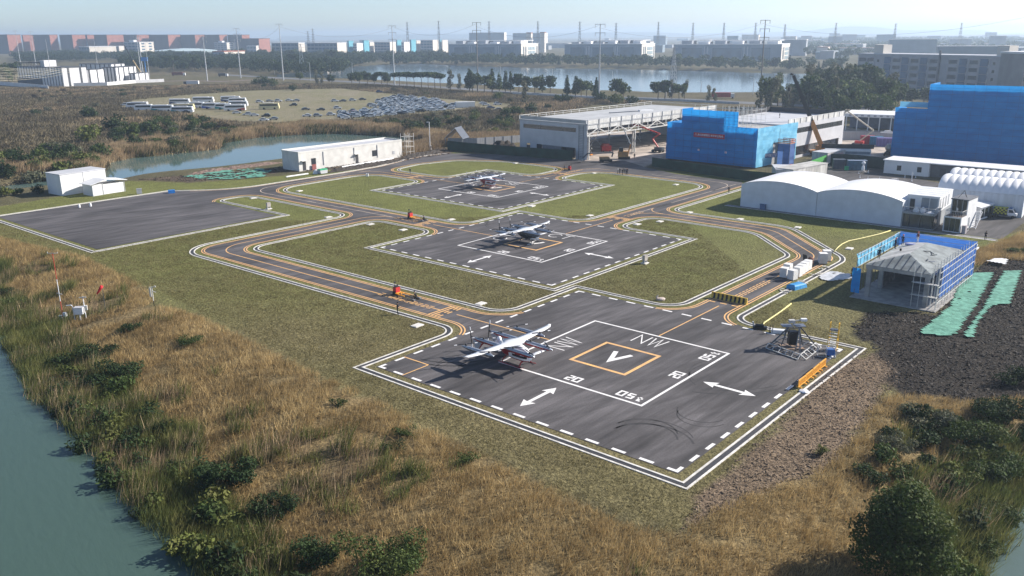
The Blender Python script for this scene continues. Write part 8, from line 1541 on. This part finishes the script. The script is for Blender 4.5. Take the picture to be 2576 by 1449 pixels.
k = isr & ~path & (gr_ <= .72); blades('green_reeds', X[k], Y[k], 1.55, .075, 8, G_GRN, "green and yellow reeds along the river edge", 'reeds', 4, lean=.3, spread=.3, hmod=.35 + 1.2 * fbm(X[k] + 5, Y[k], 3.6))
k = isr & (fbm(X + 40, Y + 9, 5) > .52); blades('reed_plumes', X[k], Y[k], 1.9, .07, 2, G_STRAW, "tan reed plumes standing over the river edge", 'reeds', 6, lean=.22, spread=.4, hmod=.5 + fbm(X[k] + 5, Y[k], 3.6))
# short lawn blades where the mown grass is nearest
ring = lambda X, Y: (lambda a, b: (np.abs(a) < 21) & (np.abs(b) < 21))((X - GO.x) * GU.x + (Y - GO.y) * GU.y, (X - GO.x) * GV.x + (Y - GO.y) * GV.y)
def on_pave(X, Y):
    a = (X - GO.x) * GU.x + (Y - GO.y) * GU.y; b = (X - GO.x) * GV.x + (Y - GO.y) * GV.y; o = np.array(out_p); m = in_poly(a, b, o)
    for p in isl_p: m &= ~(in_poly(a, b, np.array(p)) & (line_dist(a, b, np.array(p), True) > 2.0))
    return m | (line_dist(a, b, o, True) < 2.05)
X, Y = region(150000, W2([(-20, 600), (380, 722), (900, 985), (1560, 1322), (1690, 1347), (1790, 1285), (2150, 1000), (2200, 880), (2000, 800), (1900, 700), (1700, 540), (1200, 545), (500, 560), (0, 560)]), seed=8, avoid=lambda X, Y: on_pave(X, Y) | in_poly(X, Y, mud_poly) | in_poly(X, Y, soil_poly))
blades('lawn_grass', X, Y, .13, .07, 4, G_OLV, "short mown olive grass of the airfield lawns", 'grass', 9, lean=1.0, spread=.22, hmod=.5 + fbm(X, Y, 2.0))
# brown scrub fields and reed banks further off
nopark = lambda X, Y: in_poly(X, Y, park_poly) | in_poly(X, Y, midp) | in_poly(X, Y, lake)
X, Y = region(60000, [(-80, 240), (0, 224), (400, 216), (620, 212), (960, 214), (1290, 240), (1480, 250), (1640, 258), (1500, 262), (1330, 300), (1310, 356), (1130, 366), (1040, 350), (760, 332), (620, 345), (560, 370), (280, 400), (250, 440), (0, 465), (-80, 470)], seed=12, avoid=nopark)
blades('brown_scrub', X, Y, 1.5, .42, 5, G_SCR, "brown scrub and dead weeds over the open field", 'scrub', 13, lean=.6, spread=.9, hmod=.3 + fbm(X, Y, 22))
k = fbm(X + 300, Y, 40) > .55; blades('pale_scrub', X[k], Y[k], 1.7, .3, 3, G_STRAW, "pale straw coloured reeds scattered in the scrub", 'scrub', 14, lean=.4, spread=.9, hmod=.3 + fbm(X[k], Y[k], 15))
X, Y = region(9000, [(-80, 440), (130, 436), (245, 430), (268, 400), (330, 386), (470, 372), (548, 366), (556, 350), (650, 336), (760, 329), (860, 327), (950, 332), (1060, 345), (1130, 352), (1130, 340), (950, 318), (760, 314), (650, 322), (540, 338), (400, 352), (280, 372), (200, 405), (-80, 420)], seed=15, avoid=lambda X, Y: in_poly(X, Y, midp))
blades('bank_reeds', X, Y, 2.7, .16, 12, G_STRAW, "tan reeds standing along the far pond bank", 'reeds', 16, lean=.16, spread=.5, hmod=.4 + .9 * fbm(X, Y, 9)); k = fbm(X + 9, Y, 12) > .5; blades('bank_weeds', X[k], Y[k], 1.9, .3, 9, LM['mid'], "green weeds among the pond bank reeds", 'weeds', 17, lean=.4, spread=.8)
X, Y = region(2600, [(1010, 396), (1130, 366), (1300, 356), (1310, 340), (1130, 345), (1000, 360)], seed=18); blades('bank_reeds', X, Y, 2.2, .16, 10, G_STRAW, "tan reeds behind the grey site fence", 'reeds', 19, lean=.2, spread=.5)
X, Y = region(1500, [(2440, 640), (2576, 590), (2620, 600), (2620, 660), (2500, 650), (2440, 672)], seed=20); blades('dry_grass', X, Y, .9, .07, 10, G_DRY, "dry grass mound beside the container yard", 'grass', 21, lean=.4, spread=.4)
# ---- near shrubs and the big tree at the lower right
def near_bush(name, label, cat, dx, dy, h, lobes, n, s, lm, seed, trunk=True):
    p = G(dx, dy); t = thing(name, label, cat, p); r = np.random.default_rng(seed); link('crown', mesh_np('crown', leaves(lobes, n, s, r, .35, .45), 4, LM[lm]), t)
    k = MB()
    for lo in lobes[:9]: k.tube([(0, 0, -.2), (lo[0] * .35, lo[1] * .35, lo[2] * .45), (lo[0] * .8, lo[1] * .8, lo[2])], [.05 + .012 * h, .03 + .006 * h, .012], 6)
    k.build('trunk', M_BARK, t)
rb_ = random.Random(4)
def lob(w_, d_, h, n, k0=.22, k1=.36): return [(rb_.uniform(-w_, w_) * .8, rb_.uniform(-d_, d_) * .8, h * rb_.uniform(.35, .8), w_ * rb_.uniform(k0, k1) * 1.3, w_ * rb_.uniform(k0, k1) * 1.3, h * rb_.uniform(.18, .30)) for _ in range(n)]
big = [(math.cos(a) * q, math.sin(a) * q, z, k, k, k * .85) for a, q, z, k in ((0, 0, 7.2, 1.6), (1, 1.5, 6.3, 1.6), (2.2, 1.6, 6.0, 1.5), (3.4, 1.7, 6.0, 1.6), (4.6, 1.5, 6.2, 1.5), (5.6, 1.8, 5.6, 1.6), (.5, 2.3, 4.5, 1.7), (1.8, 2.2, 4.2, 1.6), (3.0, 2.4, 4.3, 1.7), (4.2, 2.3, 4.3, 1.6), (5.2, 2.4, 4.0, 1.7), (.2, 2.3, 2.8, 1.6), (1.6, 2.2, 2.6, 1.5), (3.1, 2.3, 2.6, 1.6), (4.6, 2.3, 2.5, 1.6), (5.8, 2.4, 2.4, 1.5))]
near_bush('broadleaf_tree', "big dense green tree at the lower right above the small pond", 'tree', 2262, 1470, 8.5, big, 17000, .24, 'mid', 41)
for dx, dy, w_, h, n, s, lm, lb in ((575, 1225, 2.6, 2.9, 4200, .22, 'dark', "dark leafy bush in the middle of the near bank"), (690, 1300, 2.0, 2.2, 2600, .20, 'dark', "dark leafy bush below the middle bush of the near bank"), (950, 1440, 3.6, 2.6, 5200, .20, 'mid', "wide bright leafy bush at the bottom edge of the near bank"), (800, 1420, 2.4, 2.0, 3000, .20, 'dark', "dark leafy bush left of the wide bottom bush"), (300, 965, 3.4, 2.2, 3600, .22, 'dark', "dark weed clump above the river on the near bank"), (240, 905, 2.6, 1.9, 2600, .2, 'dark', "dark weed clump near the weather station"), (475, 865, 2.0, 1.1, 1500, .16, 'mid', "low green weed clump on the golden bank left of the lawn corner"), (330, 835, 1.6, 1.2, 1500, .16, 'dark', "low dark weed clump right of the weather station"), (1180, 1165, 1.2, .8, 800, .14, 'mid', "small green weed clump on the golden bank near the pad corner"), (1020, 1095, 1.3, .8, 800, .14, 'mid', "small green weed clump on the golden bank below the drain"), (990, 1130, 1.1, .8, 700, .14, 'dark', "small dark weed clump beside the golden bank track"), (850, 1020, 1.0, .7, 600, .14, 'mid', "small green weed tuft high on the golden bank"), (40, 770, 2.2, 1.5, 1800, .18, 'mid', "green weed clump at the left edge above the river"), (15, 745, 1.8, 1.4, 1400, .18, 'dark', "dark weed clump at the far left of the golden bank"), (2065, 1145, .8, .9, 500, .14, 'lime', "single green weed on the bare mud"), (2430, 1110, 3.6, 2.2, 4600, .2, 'mid', "broad green thicket between the dark soil and the small pond"), (2330, 1060, 2.6, 1.6, 2600, .2, 'dusty', "dusty thicket at the edge of the dark soil"), (2530, 1060, 3.4, 2.4, 4200, .2, 'dark', "dark thicket at the right edge above the small pond"), (2500, 1200, 3.2, 2.0, 4000, .2, 'mid', "green thicket sloping to the small pond"), (2400, 1215, 2.4, 1.6, 2600, .18, 'lime', "yellow green thicket beside the big tree"), (2470, 1300, 2.4, 1.5, 2600, .18, 'mid', "leafy thicket on the small pond shore"), (2440, 1400, 2.2, 1.4, 2400, .18, 'mid', "leafy thicket at the bottom edge beside the small pond"), (2560, 965, 2.6, 1.8, 2400, .2, 'dark', "dark bush at the right edge of the dark soil"), (2250, 1130, 2.0, 1.3, 1800, .18, 'dusty', "dusty weed thicket above the big tree"), (2555, 640, 2.2, 1.4, 1500, .2, 'mid', "green weeds on the mound by the container yard")):
    near_bush('shrub', lb, 'shrub', dx, dy, h, lob(w_, w_ * .7, h, 12), n, s, lm, dx)
SH = [('shrub', 'dark'), ('shrub', 'dark'), ('shrub', 'mid'), ('shrub', 'lime')]
belt(SH, [(60, 850), (200, 880), (330, 960), (470, 1080), (600, 1240), (720, 1400), (760, 1449), (560, 1449), (480, 1370), (380, 1270), (300, 1180), (220, 1090), (120, 970)], 62, 1.3, 2.6, "dark green weedy %s on the river bank", 'weedy shrubs on the river bank', 1.2)
belt(SH, [(2150, 1200), (2260, 1060), (2400, 1030), (2576, 1020), (2640, 1120), (2576, 1230), (2500, 1330), (2440, 1449), (2400, 1449), (2380, 1250)], 46, 1.2, 2.4, "green weedy %s between the mud and the small pond", 'weedy shrubs by the small pond', 1.2)
SM = [('shrub', 'dark'), ('shrub', 'mid'), ('shrub', 'dark'), ('shrub', 'lime'), ('shrub', 'dusty')]
belt(SM, [(-30, 395), (130, 375), (225, 390), (250, 425), (120, 443), (-30, 455)], 34, 2.5, 5, "bushy green %s on the left pond bank", 'bushes on the left pond bank', 3)
belt(SM, [(270, 320), (430, 300), (560, 318), (700, 330), (690, 338), (560, 352), (430, 378), (300, 372)], 46, 2.2, 4.5, "bushy %s in the thicket between the coaches and the pond", 'bushes between the coaches and the pond', 3)
belt(SM, [(880, 318), (1040, 300), (1190, 285), (1300, 300), (1300, 345), (1120, 340), (940, 330)], 40, 2.0, 4.2, "bushy %s below the dense car block", 'bushes below the dense car block', 3)
belt([('shrub', 'dusty'), ('shrub', 'autumn'), ('shrub', 'dark')], [(60, 236), (420, 218), (620, 216), (960, 218), (1290, 246), (1330, 262), (1290, 258), (1000, 234), (850, 222), (480, 234), (300, 250), (200, 300), (60, 300)], 60, 1.8, 3.6, "dull brown green %s in the open scrub field", 'shrubs of the open scrub field', 5)
# clods on the dark soil and mud
def clods(name, label, poly, n, s, m, seed, cat):
    X, Y = region(n, poly, seed=seed); r = np.random.default_rng(seed); N = len(X); Z = ground_h(X, Y); c = np.stack([X, Y, Z], 1); sz = s * (.4 + 1.2 * r.random((N, 1)) ** 2); t = r.normal(size=(N, 4, 3)); t[:, :, 2] = np.abs(t[:, :, 2]) * .5; t /= np.linalg.norm(t, axis=2)[:, :, None]; q = c[:, None] + t * sz[:, None]
    V = np.stack([q[:, 0], q[:, 1], q[:, 2], q[:, 1], q[:, 3], q[:, 2], q[:, 0], q[:, 2], q[:, 3], q[:, 0], q[:, 3], q[:, 1]], 1).reshape(-1, 3); o = link(name, mesh_np(name, V, 3, m)); stuff(o, label, cat)
clods('soil_clods', "black clods over the dug soil by the netting strips", soil_poly, 26000, .17, leafmat("soil_clod", (.022, .018, .015), (.040, .033, .027), (.075, .062, .05), .5, 0.0, .5), 31, 'soil'); clods('mud_clods', "pale clods on the trodden mud beside the pad", mud_poly, 9000, .12, leafmat("mud_clod", (.12, .088, .06), (.17, .125, .085), (.22, .165, .115), .4, 0, .4), 32, 'soil')
clods('rubble_stones', "stones and soil lumps on the bank by the rendered building", berm_poly, 5000, .3, leafmat("rubble_lump", (.05, .04, .032), (.10, .075, .058), (.19, .145, .11), .3, 0, .4), 33, 'rubble')
# ================================================================== haze
def build_haze():
    mb = MB().box(-12600, 12600, -120, 12600, -6.0, 92)
    m = bpy.data.materials.new("haze_air"); m.use_nodes = True; n = m.node_tree; n.nodes.clear()
    o = n.nodes.new("ShaderNodeOutputMaterial"); v = n.nodes.new("ShaderNodeVolumePrincipled")
    v.inputs['Color'].default_value = (.64, .80, 1.0, 1); v.inputs['Density'].default_value = HAZE_D; v.inputs['Anisotropy'].default_value = .35
    n.links.new(v.outputs[0], o.inputs['Volume'])
    h = mb.build("haze", m); stuff(h, "pale bluish haze filling the air over the whole airfield", "haze")
build_haze()

struct(yel.build("yellow_marking", M_YEL)); struct(wht.build("white_marking", M_WHT)); struct(worn.build("worn_marking", M_WORN)); struct(scf.build("tyre_mark", M_SCUFF))
